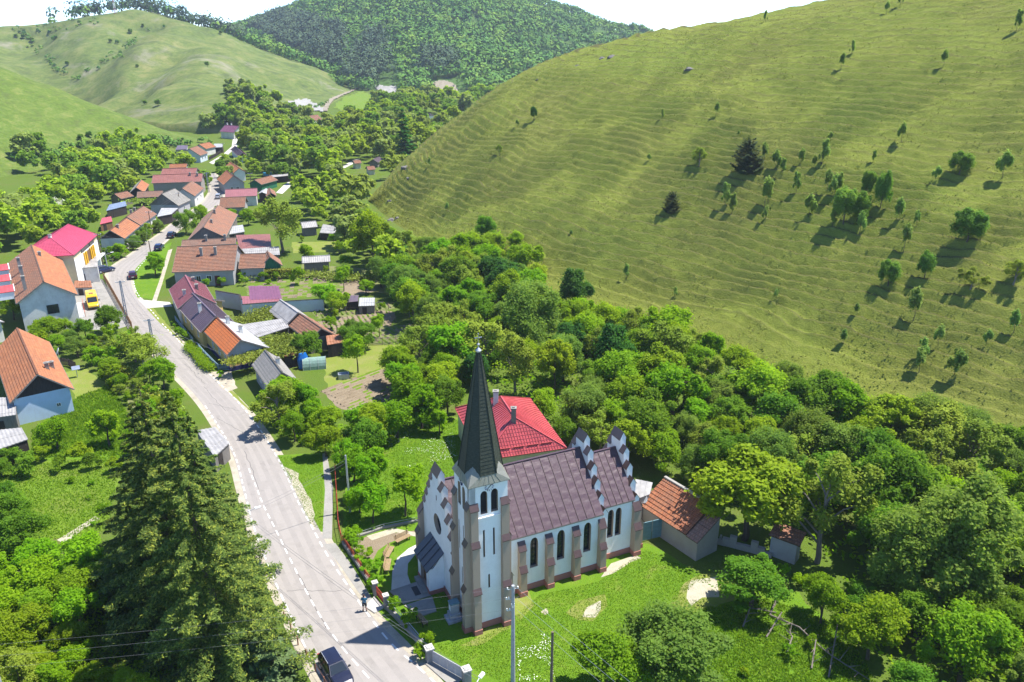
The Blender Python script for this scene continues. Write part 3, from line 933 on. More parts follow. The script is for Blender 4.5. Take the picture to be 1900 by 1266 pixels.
sheet('gravel_patch', [(1078, 1138), (1092, 1124), (1112, 1116), (1108, 1128), (1104, 1142), (1086, 1145)], M['sand'], 'larger bare sandy patch in the church lawn', 'bare ground', 0.009, wob=0.35)
sheet('gravel_patch', [(1003, 1136), (1012, 1130), (1016, 1137), (1008, 1141)], M['sand'], 'tiny bare patch in the church lawn', 'bare ground', 0.009, wob=0.15)
sheet('gravel_patch', [(955, 1105), (985, 1100), (990, 1125), (965, 1150), (950, 1140)], M['dry_lawn'], 'dry strawy patch beside the concrete pole', 'bare ground', 0.009, wob=0.3)
sheet('gravel_patch', [(850, 1200), (900, 1170), (945, 1155), (950, 1166), (905, 1190), (880, 1200)], M['dry_lawn'], 'dry strip of lawn below the tower', 'bare ground', 0.010, wob=0.3)
sheet('gravel_patch', [(1115, 1072), (1130, 1045), (1180, 1028), (1190, 1034), (1140, 1062)], M['sand'], 'pale gravel along the chancel foot', 'bare ground', 0.009, wob=0.25)
sheet('garden_plot', [(650, 1005), (700, 990), (770, 985), (775, 992), (740, 1000), (700, 1020), (690, 1040), (660, 1025)], M['soil'], 'rose bed of bare soil in the church garden', 'flower bed', 0.009, wob=0.15)
sheet('path', [(680, 995), (730, 980), (778, 990), (776, 997), (735, 988), (690, 1003)], M['sand'], 'sandy path to the north side of the church', 'path', 0.013)
# curved concrete walk with benches, and the slabs before the porch
sheet('walk', [(778, 1008), (758, 1018), (737, 1036), (728, 1060), (726, 1096), (762, 1084), (756, 1066), (757, 1046), (776, 1022)], M['pale_concrete'], 'curved concrete walk beside the church', 'path', 0.018)
SLABS = [([(722, 1098), (776, 1080), (800, 1106), (748, 1122)], 'front concrete slab at the church porch'), ([(750, 1125), (802, 1108), (810, 1135), (780, 1145)], 'second concrete slab before the church porch')]
for pl, lb_ in SLABS:
 P = [at(*p) for p in pl]
 mb = MB()
 mb.hexa([(p.x, p.y, -0.05) for p in P] + [(p.x, p.y, 0.09) for p in P])
 prop(mb.build('paving_slab', M['concrete']), lb_, 'paving', kind='structure')
P = [at(*p) for p in [(677, 1127), (694, 1108), (713, 1128), (695, 1139)]]
mb = MB()
mb.hexa([(p.x, p.y, -0.05) for p in P] + [(p.x, p.y, 0.10) for p in P])
prop(mb.build('footbridge_slab', M['pale_concrete']), 'pale concrete slab bridging the gutter to the red gate', 'paving', kind='structure')
P = [at(*p) for p in [(788, 1232), (805, 1222), (862, 1258), (838, 1276)]]
mb = MB()
mb.hexa([(p.x, p.y, -0.05) for p in P] + [(p.x, p.y, 0.08) for p in P])
prop(mb.build('driveway_slab', M['concrete']), 'concrete driveway slab before the grey double gate', 'driveway', kind='structure')
sheet('lane', [(540, 345), (556, 325), (548, 328), (525, 345), (512, 358), (524, 360)], M['pale_concrete'], 'pale side lane leading to the sheds', 'lane', 0.012)
sheet('lane', [(630, 312), (655, 297), (668, 294), (664, 300), (640, 312)], M['pale_concrete'], 'pale lane near the far wood', 'lane', 0.012)
sheet('lane', [(430, 272), (432, 258), (424, 250), (432, 248), (441, 256), (440, 272), (420, 290), (395, 305), (388, 302), (412, 288)], M['pale_concrete'], 'upper end of the street between far houses', 'lane', 0.012)
sheet('lawn', [(1290, 1130), (1400, 1115), (1520, 1150), (1560, 1266), (1560, 1400), (1100, 1400), (1200, 1266)], M['lawn'], 'sunny rough grass in front of the fallen branches', 'lawn', 0.0065, wob=0.5)
# ---------------------------------------------------------------- church
CH_A = R(25)
CH_O = Vector((math.cos(CH_A) * 20.08 - math.sin(CH_A) * 51.1, math.sin(CH_A) * 20.08 + math.cos(CH_A) * 51.1, 0))
CH_O = Vector((CH_O.x, CH_O.y, 0))
church = empty('church', CH_O, CH_A, 'white village church with slender dark spire and plum metal roof', 'church')

def arch(x0, x1, z0, zs, za, n=6):
 """pointed arch outline, counter-clockwise from the lower left"""
 xm = (x0 + x1) / 2
 w = (x1 - x0) / 2
 P = [(x0, z0), (x1, z0), (x1, zs)]
 for i in range(1, n):
  a = i / n
  P.append((xm + w * math.cos(a * math.pi / 2) ** 0.9, zs + (za - zs) * math.sin(a * math.pi / 2)))
 P.append((xm, za))
 for i in range(n - 1, 0, -1):
  a = i / n
  P.append((xm - w * math.cos(a * math.pi / 2) ** 0.9, zs + (za - zs) * math.sin(a * math.pi / 2)))
 P.append((x0, zs))
 return P

def circle2(cx, cz, r, n=24):
 return [(cx + r * math.cos(2 * math.pi * k / n), cz + r * math.sin(2 * math.pi * k / n)) for k in range(n)]

def holed_wall(name, outer, holes, mapf, t, mats, parent):
 """wall slab with openings; mapf(u, w, d) gives a point, d the depth into the wall"""
 loops = [[Vector((p[0], p[1], 0)) for p in outer]] + [[Vector((p[0], p[1], 0)) for p in h] for h in holes]
 flat = [p for l in loops for p in l]
 tris = tessellate_polygon(loops)
 mb = MB()
 for tr in tris:
  mb.face([mapf(flat[i].x, flat[i].y, 0) for i in tr], 0)
  mb.face([mapf(flat[i].x, flat[i].y, t) for i in tr[::-1]], 0)
 for li, l in enumerate(loops):
  for a, b in zip(l, l[1:] + l[:1]):
   mb.face([mapf(a.x, a.y, 0), mapf(b.x, b.y, 0), mapf(b.x, b.y, t), mapf(a.x, a.y, t)], 0 if li == 0 else 1)
 return mb.build(name, mats, parent)

def pane_in(hole, mapf, d, parent, bars=True, lead=0.45):
 """window part set back in its opening, with a pane and glazing bars"""
 w = MB()
 us = [p[0] for p in hole]; zs = [p[1] for p in hole]
 u0, u1, z0, z1 = min(us), max(us), min(zs), max(zs)
 fr = 0.05
 cx, cz = (u0 + u1) / 2, (z0 + z1) / 2
 for a, b in zip(hole, hole[1:] + hole[:1]):
  ai = (a[0] + (cx - a[0]) * 0.12, a[1] + (cz - a[1]) * 0.04)
  bi = (b[0] + (cx - b[0]) * 0.12, b[1] + (cz - b[1]) * 0.04)
  w.face([mapf(a[0], a[1], d - fr), mapf(b[0], b[1], d - fr), mapf(bi[0], bi[1], d - fr), mapf(ai[0], ai[1], d - fr)])
  w.face([mapf(ai[0], ai[1], d - fr), mapf(bi[0], bi[1], d - fr), mapf(bi[0], bi[1], d), mapf(ai[0], ai[1], d)])
 win = w.build('window', M['black_metal'], parent)
 g = MB()
 g.face([mapf(p[0], p[1], d) for p in hole])
 g.build('pane', M['glass'], win)
 if bars:
  b = MB()
  b.bar(mapf(cx, z0, d - 0.03), mapf(cx, z1, d - 0.03), 0.04)
  z = z0 + lead
  while z < z1 - 0.5:
   b.bar(mapf(u0, z, d - 0.03), mapf(u1, z, d - 0.03), 0.03)
   z += lead
  b.build('glazing_bars', M['black_metal'], win)
 return win

south = lambda y0: (lambda u, w, d: Vector((u, y0 + d, w)))
west = lambda x0: (lambda u, w, d: Vector((x0 + d, u, w)))
WH = [M['white_plaster'], M['buff_plaster']]
NS, NN, NC = 2.93, 11.87, 7.40                     # nave south wall, north wall, ridge line
NE_ = 14.55                                         # east end of the nave
EAVE = 6.22
RZ = 10.85
K = (RZ - EAVE) / (NC - (NS - 0.28))

# nave south wall with three tall windows
nave_holes = [arch(x, x + 0.78, 2.3, 4.85, 5.5) for x in (6.94, 9.70, 12.50)]
nw = holed_wall('nave_wall', [(3.36, -0.4), (NE_, -0.4), (NE_, EAVE), (3.36, EAVE)], nave_holes, south(NS), 0.55, WH, church)
for h in nave_holes:
 pane_in(h, south(NS), 0.36, church)
mb = MB()
mb.box((7.4, NN - 0.25, EAVE / 2 - 0.2), (14.3, 0.5, EAVE + 0.4))
mb.build('nave_wall', M['white_plaster'], church)

# stepped gables: outline in (y, z)
def stepped(y0, y1, ztop, z_eave, n, half_top, zrow, mirror=True):
 """outline of a crow-stepped gable from the lower left, going right, up and back"""
 yc = (y0 + y1) / 2
 hw = (y1 - y0) / 2
 run = (hw - half_top) / n
 pts = []
 rise = (ztop - z_eave) / n
 for i in range(n):
  y = y1 - run * i
  z = z_eave + rise * (i + 0.12)
  pts += [(y, z), (y - run, z)]
 pts += [(yc + half_top, ztop), (yc - half_top, ztop)]
 for i in range(n - 1, -1, -1):
  y = y0 + run * i
  z = z_eave + rise * (i + 0.12)
  pts += [(y + run, z), (y, z)]
 steps = []
 for i in range(n):
  z = z_eave + rise * (i + 0.12)
  steps.append((y1 - run * (i + 0.5), run, z))
  steps.append((y0 + run * (i + 0.5), run, z))
 steps.append((yc, 2 * half_top, ztop))
 return pts, steps

def saddle_caps(x0, th, steps, parent):
 """little saddle roofs on every step: white gablet plus a brown sheet cap"""
 for y, w, z in steps:
  hgt = 0.50 if w < 1.3 else 0.58
  a = MB()
  xa, xb, xm = x0, x0 + th, x0 + th / 2
  ya, yb = y - w / 2, y + w / 2
  a.face([(xa, ya, z), (xb, ya, z), (xm, ya, z + hgt)])
  a.face([(xb, yb, z), (xa, yb, z), (xm, yb, z + hgt)])
  a.face([(xa, ya, z), (xm, ya, z + hgt), (xm, yb, z + hgt), (xa, yb, z)])
  a.face([(xb, yb, z), (xm, yb, z + hgt), (xm, ya, z + hgt), (xb, ya, z)])
  g = a.build('gablet', M['white_plaster'], parent)
  c = MB()
  o_, t_c = 0.12, 0.05
  k = hgt / (th / 2)
  for sgn in (-1, 1):
   xo = xm + sgn * (th / 2 + o_)
   zo = z - o_ * k
   p = [(xm, ya - 0.03, z + hgt + 0.01), (xo, ya - 0.03, zo + 0.01), (xo, yb + 0.03, zo + 0.01), (xm, yb + 0.03, z + hgt + 0.01)]
   q = [(v[0], v[1], v[2] + t_c) for v in p]
   c.hexa(p + q)
  c.build('cap', M['m_cap'], g)

FX = -0.30
pts, steps = stepped(NS - 0.0, NN + 0.05, 11.75, EAVE - 0.5, 5, 0.80, None)
rose = circle2(7.15, 6.45, 0.98)
rose = [(7.3 + (p[0] - 7.15) * 1.0, p[1]) for p in rose]
outer = [(NS, -0.4), (NN + 0.05, -0.4)] + pts
slot = [(7.25, 9.0), (7.37, 9.0), (7.37, 9.45), (7.25, 9.45)]
holed_wall('facade_wall', outer, [rose], west(FX), 0.6, WH, church)
w_ = pane_in(rose, west(FX), 0.40, church, bars=False)
b_ = MB()
for k in range(6):
 a = k * math.pi / 6
 b_.bar((FX + 0.37, 7.3 - 0.95 * math.cos(a), 6.45 - 0.95 * math.sin(a)), (FX + 0.37, 7.3 + 0.95 * math.cos(a), 6.45 + 0.95 * math.sin(a)), 0.035)
b_.build('rose_tracery', M['black_metal'], w_)
s_ = MB()
s_.box((FX - 0.012, 7.31, 9.2), (0.02, 0.12, 0.5))
s_.build('wall_vent', M['maroon_paint'], church)
saddle_caps(FX - 0.02, 0.64, steps, church)

for gx_, y0, y1, ztop, ze, n in ((NE_ - 0.15, NS, NN, 11.95, EAVE - 0.35, 5), (18.45, 3.75, 11.05, 11.25, EAVE - 0.35, 4)):
 pts, steps = stepped(y0, y1, ztop, ze, n, 0.80, None)
 holed_wall('gable_wall', [(y0, -0.4), (y1, -0.4)] + pts, [], west(gx_), 0.6, WH, church)
 saddle_caps(gx_ - 0.02, 0.64, steps, church)

# chancel
ch_holes = [arch(x, x + 0.66, 2.43, 5.0, 5.52) for x in (15.62, 16.50)]
holed_wall('chancel_wall', [(15.0, -0.4), (18.45, -0.4), (18.45, EAVE), (15.0, EAVE)], ch_holes, south(3.8), 0.5, WH, church)
for h in ch_holes:
 pane_in(h, south(3.8), 0.34, church)
mb = MB()
mb.box((16.7, 10.8, EAVE / 2 - 0.2), (3.4, 0.5, EAVE + 0.4))
mb.build('chancel_wall', M['white_plaster'], church)

# roofs: standing-seam sheets, each panel a part
def seam_roof(x0, x1, y_e, z_e, y_r, z_r, n, name='roof_panel', rows=7):
 """one slope in n panels with upstanding seams between them"""
 roof = empty('roof_slope', (0, 0, 0)); roof.parent = church
 L = math.hypot(y_r - y_e, z_r - z_e)
 nrm = Vector((0, -(z_r - z_e), (y_r - y_e))) if y_r > y_e else Vector((0, (z_r - z_e), (y_e - y_r)))
 nrm = nrm.normalized()
 rnd = random.Random(int(x0 * 10 + n))
 w = (x1 - x0) / n
 for i in range(n):
  mb = MB()
  xa, xb = x0 + w * i, x0 + w * (i + 1)
  m = rows * 5
  cols = 4
  G_ = []
  for j in range(m + 1):
   f = j / m
   row = []
   for c in range(cols + 1):
    g = c / cols
    p = Vector((xa + w * g, y_e + (y_r - y_e) * f, z_e + (z_r - z_e) * f))
    cross = (f * rows + i * 0.43) % 1.0
    buck = 0.007 * math.sin(math.pi * g) * (math.sin(2 * math.pi * cross + 1.3 * math.sin(i * 2.1 + f * 3)) + 0.4 * math.sin(5 * f * rows + i))
    row.append(p + nrm * (buck + 0.03 * (1 - cross) * 0.5 * 0 + rnd.uniform(-0.004, 0.004)))
   G_.append(row)
  for j in range(m):
   for c in range(cols):
    mb.face([G_[j][c], G_[j][c + 1], G_[j + 1][c + 1], G_[j + 1][c]], 0,
      [(xa + w * c / cols, L * j / m), (xa + w * (c + 1) / cols, L * j / m), (xa + w * (c + 1) / cols, L * (j + 1) / m), (xa + w * c / cols, L * (j + 1) / m)])
  mb.build(name, M['m_church'], roof, smooth=True)
  if i:
   s = MB()
   a = Vector((xa, y_e, z_e)) + nrm * 0.03
   b = Vector((xa, y_r, z_r)) + nrm * 0.03
   s.bar(a, b, 0.035, 0.05, up=nrm)
   s.build('seam', M['m_cap'], roof)
 return roof

YE, ZE = NS - 0.30, EAVE - 0.05
seam_roof(0.30, NE_ - 0.15, YE, ZE, NC, RZ, 16)
seam_roof(0.30, NE_ - 0.15, 2 * NC - YE, ZE, NC, RZ, 16)
YC, KC = 3.50, 0.97
RZC = ZE + (NC - YC) * KC
seam_roof(NE_ + 0.45, 18.45, YC, ZE, NC, RZC, 5)
seam_roof(NE_ + 0.45, 18.45, 2 * NC - YC, ZE, NC, RZC, 5)
mb = MB()
mb.bar((0.3, NC, RZ + 0.03), (NE_ - 0.15, NC, RZ + 0.03), 0.22, 0.06)
mb.bar((NE_ + 0.45, NC, RZC + 0.03), (18.45, NC, RZC + 0.03), 0.22, 0.06)
mb.build('ridge_cap', M['m_church'], church)
mb = MB()   # eaves cornice in buff
mb.box((8.9, NS - 0.13, EAVE - 0.14), (11.1, 0.24, 0.16))
mb.box((16.8, 3.8 - 0.13, EAVE - 0.14), (3.3, 0.24, 0.16))
mb.build('cornice', M['buff_plaster'], church)

# plinth band
mb = MB()
for x0, x1, y in ((3.36, NE_, NS), (15.0, 18.45, 3.8)):
 mb.box(((x0 + x1) / 2, y - 0.035, 0.1), (x1 - x0, 0.07, 1.0))
mb.box((1.7, -0.035, 0.1), (3.3, 0.07, 1.0))
mb.box((-0.035, 1.7, 0.1), (0.07, 3.3, 1.0))
mb.box((FX - 0.035, 7.4, 0.1), (0.07, 8.9, 1.0))
mb.box((18.45 + 0.64, 7.4, 0.1), (0.07, 7.3, 1.0))
mb.build('plinth', M['plinth'], church)

# tower
TW = 3.35
TE = 14.3
bw = [arch(0.94, 1.55, 11.46, 13.15, 13.6), arch(1.87, 2.49, 11.46, 13.15, 13.6)]
sl = [[(x, z0), (x + 0.16, z0), (x + 0.16, z1), (x, z1)] for x, z0, z1 in ((1.12, 7.26, 9.9), (2.02, 7.26, 9.9), (1.54, 4.05, 5.4))]
wall_out = [(0, -0.4), (TW, -0.4), (TW, TE), (0, TE)]
holed_wall('tower_wall', wall_out, bw + sl, south(0.0), 0.5, WH, church)
bw2 = [arch(0.96, 1.60, 11.46, 13.15, 13.6), arch(1.95, 2.58, 11.46, 13.15, 13.6)]
sl2 = [[(x, z0), (x + 0.16, z0), (x + 0.16, z1), (x, z1)] for x, z0, z1 in ((1.45, 6.9, 9.75), (2.45, 6.9, 9.75), (1.95, 3.6, 5.3))]
holed_wall('tower_wall', wall_out[:1] + [(TW, -0.4), (TW, TE), (0, TE)], bw2 + sl2, west(0.0), 0.5, WH, church)
mb = MB()
mb.box((TW - 0.25, TW / 2, TE / 2), (0.5, TW - 0.02, TE))
mb.box((TW / 2, TW - 0.25, TE / 2), (TW - 0.04, 0.5, TE - 0.02))
mb.build('tower_wall', M['white_plaster'], church)
def louvres(hole, mapf, parent):
 u0, u1 = min(p[0] for p in hole), max(p[0] for p in hole)
 z0, z1 = min(p[1] for p in hole), max(p[1] for p in hole)
 win = pane_in(hole, mapf, 0.40, parent, bars=False)
 lm = MB()
 z = z0 + 0.1
 while z < z1 - 0.25:
  lm.hexa([mapf(u0, z, 0.24), mapf(u1, z, 0.24), mapf(u1, z + 0.12, 0.36), mapf(u0, z + 0.12, 0.36),
                 mapf(u0, z + 0.025, 0.24), mapf(u1, z + 0.025, 0.24), mapf(u1, z + 0.145, 0.36), mapf(u0, z + 0.145, 0.36)])
  z += 0.16
 lm.build('louvre_slats', M['dark_wood'], win)
for h in bw:
 louvres(h, south(0.0), church)
for h in bw2:
 louvres(h, west(0.0), church)
for h in sl:
 pane_in(h, south(0.0), 0.28, church, bars=False)
for h in sl2:
 pane_in(h, west(0.0), 0.28, church, bars=False)
mb = MB()
mb.box((TW / 2, -0.04, 11.12), (TW - 1.3, 0.1, 0.12))
mb.build('string_course', M['white_plaster'], church)
# clocks: markers and two hands straight on the plaster
for mapf in (south(0.0), west(0.0)):
 ck = MB()
 cu, cw, cr = 1.72, 13.88, 0.34
 if mapf(0, 0, 0).x == mapf(1, 0, 0).x:
  cu = 1.78
 for k in range(12):
  a = k * math.pi / 6
  u, w = cu + cr * math.sin(a), cw + cr * math.cos(a) * 0.9
  d1 = Vector((math.sin(a), math.cos(a))) * 0.07
  ck.bar(mapf(u - d1.x, w - d1.y, -0.02), mapf(u + d1.x, w + d1.y, -0.02), 0.075, 0.03)
 clk = ck.build('clock', M['navy_paint'], church)
 hb = MB()
 for a, l, w in ((0.75, 0.28, 0.07), (0.75 + math.pi, 0.12, 0.06), (3.95, 0.26, 0.06)):
  hb.bar(mapf(cu, cw, -0.03), mapf(cu + l * math.sin(a), cw + l * math.cos(a), -0.03), w, 0.02)
 hb.build('clock_hands', M['black_metal'], clk)

def buttress(frame, w, stages, parent, plinth=True, slope=0.55):
 """frame(a, d, z): a along the wall, d out from it. stages: (top height, projection) from the ground up"""
 prof = [(0.0, -0.4)]
 caps = []
 for i, (zt, d) in enumerate(stages):
  nd = stages[i + 1][1] if i + 1 < len(stages) else 0.0
  prof += [(d, -0.4 if i == 0 else prof[-1][1]), (d, zt)]
  zs = zt + (d - nd) * 1.25 + 0.12
  prof.append((nd, zs))
  caps.append(((d, zt), (nd, zs)))
 mb = MB()
 n = len(prof)
 tr = tessellate_polygon([[Vector((p[0], p[1], 0)) for p in prof]])
 for t in tr:
  mb.face([frame(0, *prof[i]) for i in t])
  mb.face([frame(w, *prof[i]) for i in t[::-1]])
 for i in range(n):
  a, b = prof[i], prof[(i + 1) % n]
  mb.face([frame(0, *a), frame(w, *a), frame(w, *b), frame(0, *b)])
 bt = mb.build('buttress', M['buff_plaster'], parent)
 for (d, zt), (nd, zs) in caps:
  c = MB()
  k = (zs - zt) / max(0.05, d - nd)
  o_ = 0.07
  p = [frame(-o_, d + o_, zt - o_ * k * 0.8 + 0.01), frame(w + o_, d + o_, zt - o_ * k * 0.8 + 0.01), frame(w + o_, nd, zs + 0.01), frame(-o_, nd, zs + 0.01)]
  q = [frame(-o_, d + o_, zt - o_ * k * 0.8 + 0.07), frame(w + o_, d + o_, zt - o_ * k * 0.8 + 0.07), frame(w + o_, nd, zs + 0.09), frame(-o_, nd, zs + 0.09)]
  c.hexa(p + q)
  c.build('cap', M['m_cap'], bt)
 if plinth:
  d = stages[0][1]
  pl = MB()
  pl.hexa([frame(-0.05, 0, -0.4), frame(w + 0.05, 0, -0.4), frame(w + 0.05, d + 0.06, -0.4), frame(-0.05, d + 0.06, -0.4),
                 frame(-0.05, 0, 0.5), frame(w + 0.05, 0, 0.5), frame(w + 0.05, d + 0.06, 0.5), frame(-0.05, d + 0.06, 0.5)])
  pl.build('buttress_plinth', M['plinth'], bt)
 return bt

fs = lambda x0, y: (lambda a, d, z: Vector((x0 + a, y - d, z)))
fw = lambda x, y0: (lambda a, d, z: Vector((x - d, y0 + a, z)))
fe = lambda x, y0: (lambda a, d, z: Vector((x + d, y0 + a, z)))
for x in (5.68, 8.45, 11.24, 14.03):
 buttress(fs(x, NS), 0.62, [(2.6, 0.74), (4.75, 0.46)], church)
buttress(fs(18.35, 3.8), 0.72, [(3.0, 0.80), (5.0, 0.48)], church)
buttress(fe(19.05, 3.85), 0.66, [(3.0, 0.80), (5.0, 0.48)], church)
T3 = [(4.2, 0.66), (8.7, 0.46), (12.1, 0.26)]
for x in (0.0, 2.72):
 buttress(fs(x + (0.0 if x else 0.0), 0.0), 0.63, T3, church)
for y in (0.0, 2.75):
 buttress(fw(0.0, y), 0.63, T3, church)
buttress(fe(TW, 0.0), 0.60, [(4.6, 0.5), (8.7, 0.34), (12.1, 0.2)], church)
buttress(fw(FX, NN - 0.62), 0.66, [(3.1, 0.72), (5.3, 0.42)], church)

# spire
A8 = [math.pi / 8 + k * math.pi / 4 for k in range(8)]
tc = Vector((TW / 2, TW / 2))
def ring(rad, z):
 return [Vector((tc.x + rad * math.cos(a), tc.y + rad * math.sin(a), z)) for a in A8]
SB, ST_Z, R0, R1 = 14.98, 25.1, 1.80, 0.13
spire = empty('spire', (0, 0, 0)); spire.parent = church
rows = 34
for k in range(8):
 mb = MB()
 for j in range(rows):
  f0, f1 = j / rows, (j + 1) / rows
  za, zb = SB + (ST_Z - SB) * f0, SB + (ST_Z - SB) * f1
  ra, rb_ = R0 + (R1 - R0) * f0 + 0.03, R0 + (R1 - R0) * f1
  a0, a1 = ring(ra, za)[k], ring(ra, za)[(k + 1) % 8]
  b0, b1 = ring(rb_, zb)[k], ring(rb_, zb)[(k + 1) % 8]
  mb.face([a0, a1, b1, b0])
  c0, c1 = ring(ra - 0.03, za)[k], ring(ra - 0.03, za)[(k + 1) % 8]
  mb.face([c0, c1, a1, a0])
 mb.build('spire_face', M['spire'], spire)
 h_ = MB()
 h_.bar(ring(R0 + 0.05, SB)[k], ring(R1 + 0.02, ST_Z)[k], 0.07, 0.05)
 h_.build('hip_strip', M['spire'], spire)
sk = MB()
e_ = 0.15
cor = [Vector((-e_, -e_, TE - 0.08)), Vector((TW + e_, -e_, TE - 0.08)), Vector((TW + e_, TW + e_, TE - 0.08)), Vector((-e_, TW + e_, TE - 0.08))]
rg = ring(R0 - 0.02, SB + 0.05)
side = {0: (5, 6), 1: (7, 0), 2: (1, 2), 3: (3, 4)}        # octagon edge facing south, east, north, west
for k in range(4):
 i0, i1 = side[k]
 sk.face([cor[k], cor[(k + 1) % 4], rg[i1], rg[i0]])
 # corner broach
 d0, d1 = side[(k - 1) % 4][1], side[k][0]
 mid = (rg[d0] + rg[d1]) / 2
 mid = Vector((tc.x + (mid.x - tc.x) * 0.93, tc.y + (mid.y - tc.y) * 0.93, SB + 0.78))
 sk.face([cor[k], mid, rg[d0]])
 sk.face([cor[k], rg[d1], mid])
 sk.face([cor[k] - Vector((0, 0, 0.05)), cor[(k + 1) % 4] - Vector((0, 0, 0.05)), cor[(k + 1) % 4], cor[k]])
sk.face([c - Vector((0, 0, 0.05)) for c in cor][::-1])
skirt = sk.build('spire_skirt', M['m_skirt'], church)
sm = MB()
for k in range(4):
 i0, i1 = side[k]
 for q in range(1, 6):
  f = q / 6
  a = cor[k].lerp(cor[(k + 1) % 4], 0.10 + 0.80 * f) + Vector((0, 0, 0.03))
  b = rg[i0].lerp(rg[i1], f) + Vector((0, 0, 0.02))
  sm.bar(a, b, 0.03, 0.05)
sm.build('skirt_seams', M['m_skirt'], skirt)
fn = MB()
fn.cyl((tc.x, tc.y, ST_Z - 0.1), 0.2, 0.12, 10, r2=0.24)
fn.cyl((tc.x, tc.y, ST_Z + 0.02), 0.24, 0.22, 10, r2=0.06)
fn.tube([(tc.x, tc.y, ST_Z + 0.2), (tc.x, tc.y, ST_Z + 0.55)], 0.035)
fn.cyl((tc.x, tc.y, ST_Z + 0.42), 0.06, 0.10, 10, r2=0.12)
fn.cyl((tc.x, tc.y, ST_Z + 0.52), 0.12, 0.10, 10, r2=0.04)
fin = fn.build('finial', M['galvanised'], church)
cr = MB()
for s in (-1, 1):
 cr.bar((tc.x, tc.y, ST_Z + 0.55), (tc.x, tc.y, ST_Z + 1.35), 0.045)
cr.bar((tc.x - 0.24, tc.y, ST_Z + 1.06), (tc.x + 0.24, tc.y, ST_Z + 1.06), 0.045)
for q in ((-0.26, 1.06), (0.26, 1.06), (0, 1.38)):
 cr.box((tc.x + q[0], tc.y, ST_Z + q[1]), (0.07, 0.06, 0.07))
cr.build('cross', M['galvanised'], fin)

# porch: lean-to roof, arched doorway
PX, PY0, PY1 = -1.72, 6.0, 9.25
door_h = arch(6.85, 8.45, 0.12, 1.7, 2.55)
holed_wall('porch_wall', [(PY0, -0.3), (PY1, -0.3), (PY1, 2.75), (PY0, 2.75)], [door_h], west(PX), 0.42, [M['white_plaster'], M['buff_plaster']], church)
mb = MB()
for y in (PY0, PY1 - 0.3):
 mb.hexa([(PX + 0.42, y, -0.3), (FX, y, -0.3), (FX, y + 0.3, -0.3), (PX + 0.42, y + 0.3, -0.3),
             (PX + 0.42, y, 2.75), (FX, y, 4.15), (FX, y + 0.3, 4.15), (PX + 0.42, y + 0.3, 2.75)])
mb.build('porch_wall', M['white_plaster'], church)
mb = MB()
mb.box((PX - 0.03, (PY0 + 6.85) / 2, 0.1), (0.06, 0.85, 0.6))
mb.build('porch_plinth', M['plinth'], church)
mb = MB()
mb.box((PX - 0.03, (PY1 + 8.45) / 2, 0.1), (0.06, 0.8, 0.6))
mb.build('porch_plinth', M['plinth'], church)
mb = MB()
mb.box(((PX + FX) / 2, PY0 - 0.03, 0.1), (1.42, 0.06, 0.62))
mb.build('porch_plinth', M['plinth'], church)
zl, zh = 2.62, 4.22
prf = empty('porch_roof', (0, 0, 0)); prf.parent = church
for i in range(4):
 y0, y1 = PY0 - 0.22 + i * (PY1 - PY0 + 0.44) / 4, PY0 - 0.22 + (i + 1) * (PY1 - PY0 + 0.44) / 4
 mb = MB()
 p = [(PX - 0.3, y0, zl), (FX - 0.01, y0, zh), (FX - 0.01, y1, zh), (PX - 0.3, y1, zl)]
 mb.hexa([Vector(q) for q in p] + [Vector(q) + Vector((0, 0, 0.09)) for q in p])
 mb.build('roof_panel', M['m_porch'], prf)
 if i:
  s = MB()
  s.bar((PX - 0.3, y0, zl + 0.12), (FX - 0.02, y0, zh + 0.12), 0.05, 0.07)
  s.build('seam', M['m_porch'], prf)
dm = MB()
dm.box((PX + 0.34, 7.25, 0.95), (0.06, 0.78, 1.7)); dm.box((PX + 0.34, 8.05, 0.95), (0.06, 0.78, 1.7))
dm.face([(PX + 0.36, p[0], p[1]) for p in door_h])
dr = dm.build('door', M['brown_wood'], church)
hm = MB(); hm.box((PX + 0.28, 7.6, 1.0), (0.06, 0.05, 0.18)); hm.build('handle', M['black_metal'], dr)
mb = MB()
mb.box((PX - 0.28, 7.62, 0.06), (0.55, 2.6, 0.3))
mb.build('doorstep', M['concrete'], church)
mb = MB()
mb.box((PX - 1.0, 7.0, 0.10), (0.55, 1.3, 0.03))
prop(mb.build('doormat', M['black_metal']), 'dark mat on the concrete before the church door', 'doormat')
bpy.data.objects['doormat'].location = CH_O
bpy.data.objects['doormat'].rotation_euler = (0, 0, CH_A)
def CW(x, y, z=0.0):
 return CH_O + Vector((x * math.cos(CH_A) - y * math.sin(CH_A), x * math.sin(CH_A) + y * math.cos(CH_A), z))
# ---------------------------------------------------------------- houses
SEEN = []
FOOT = []                                           # footprints kept free of trees: (centre, axis, half length, half width)

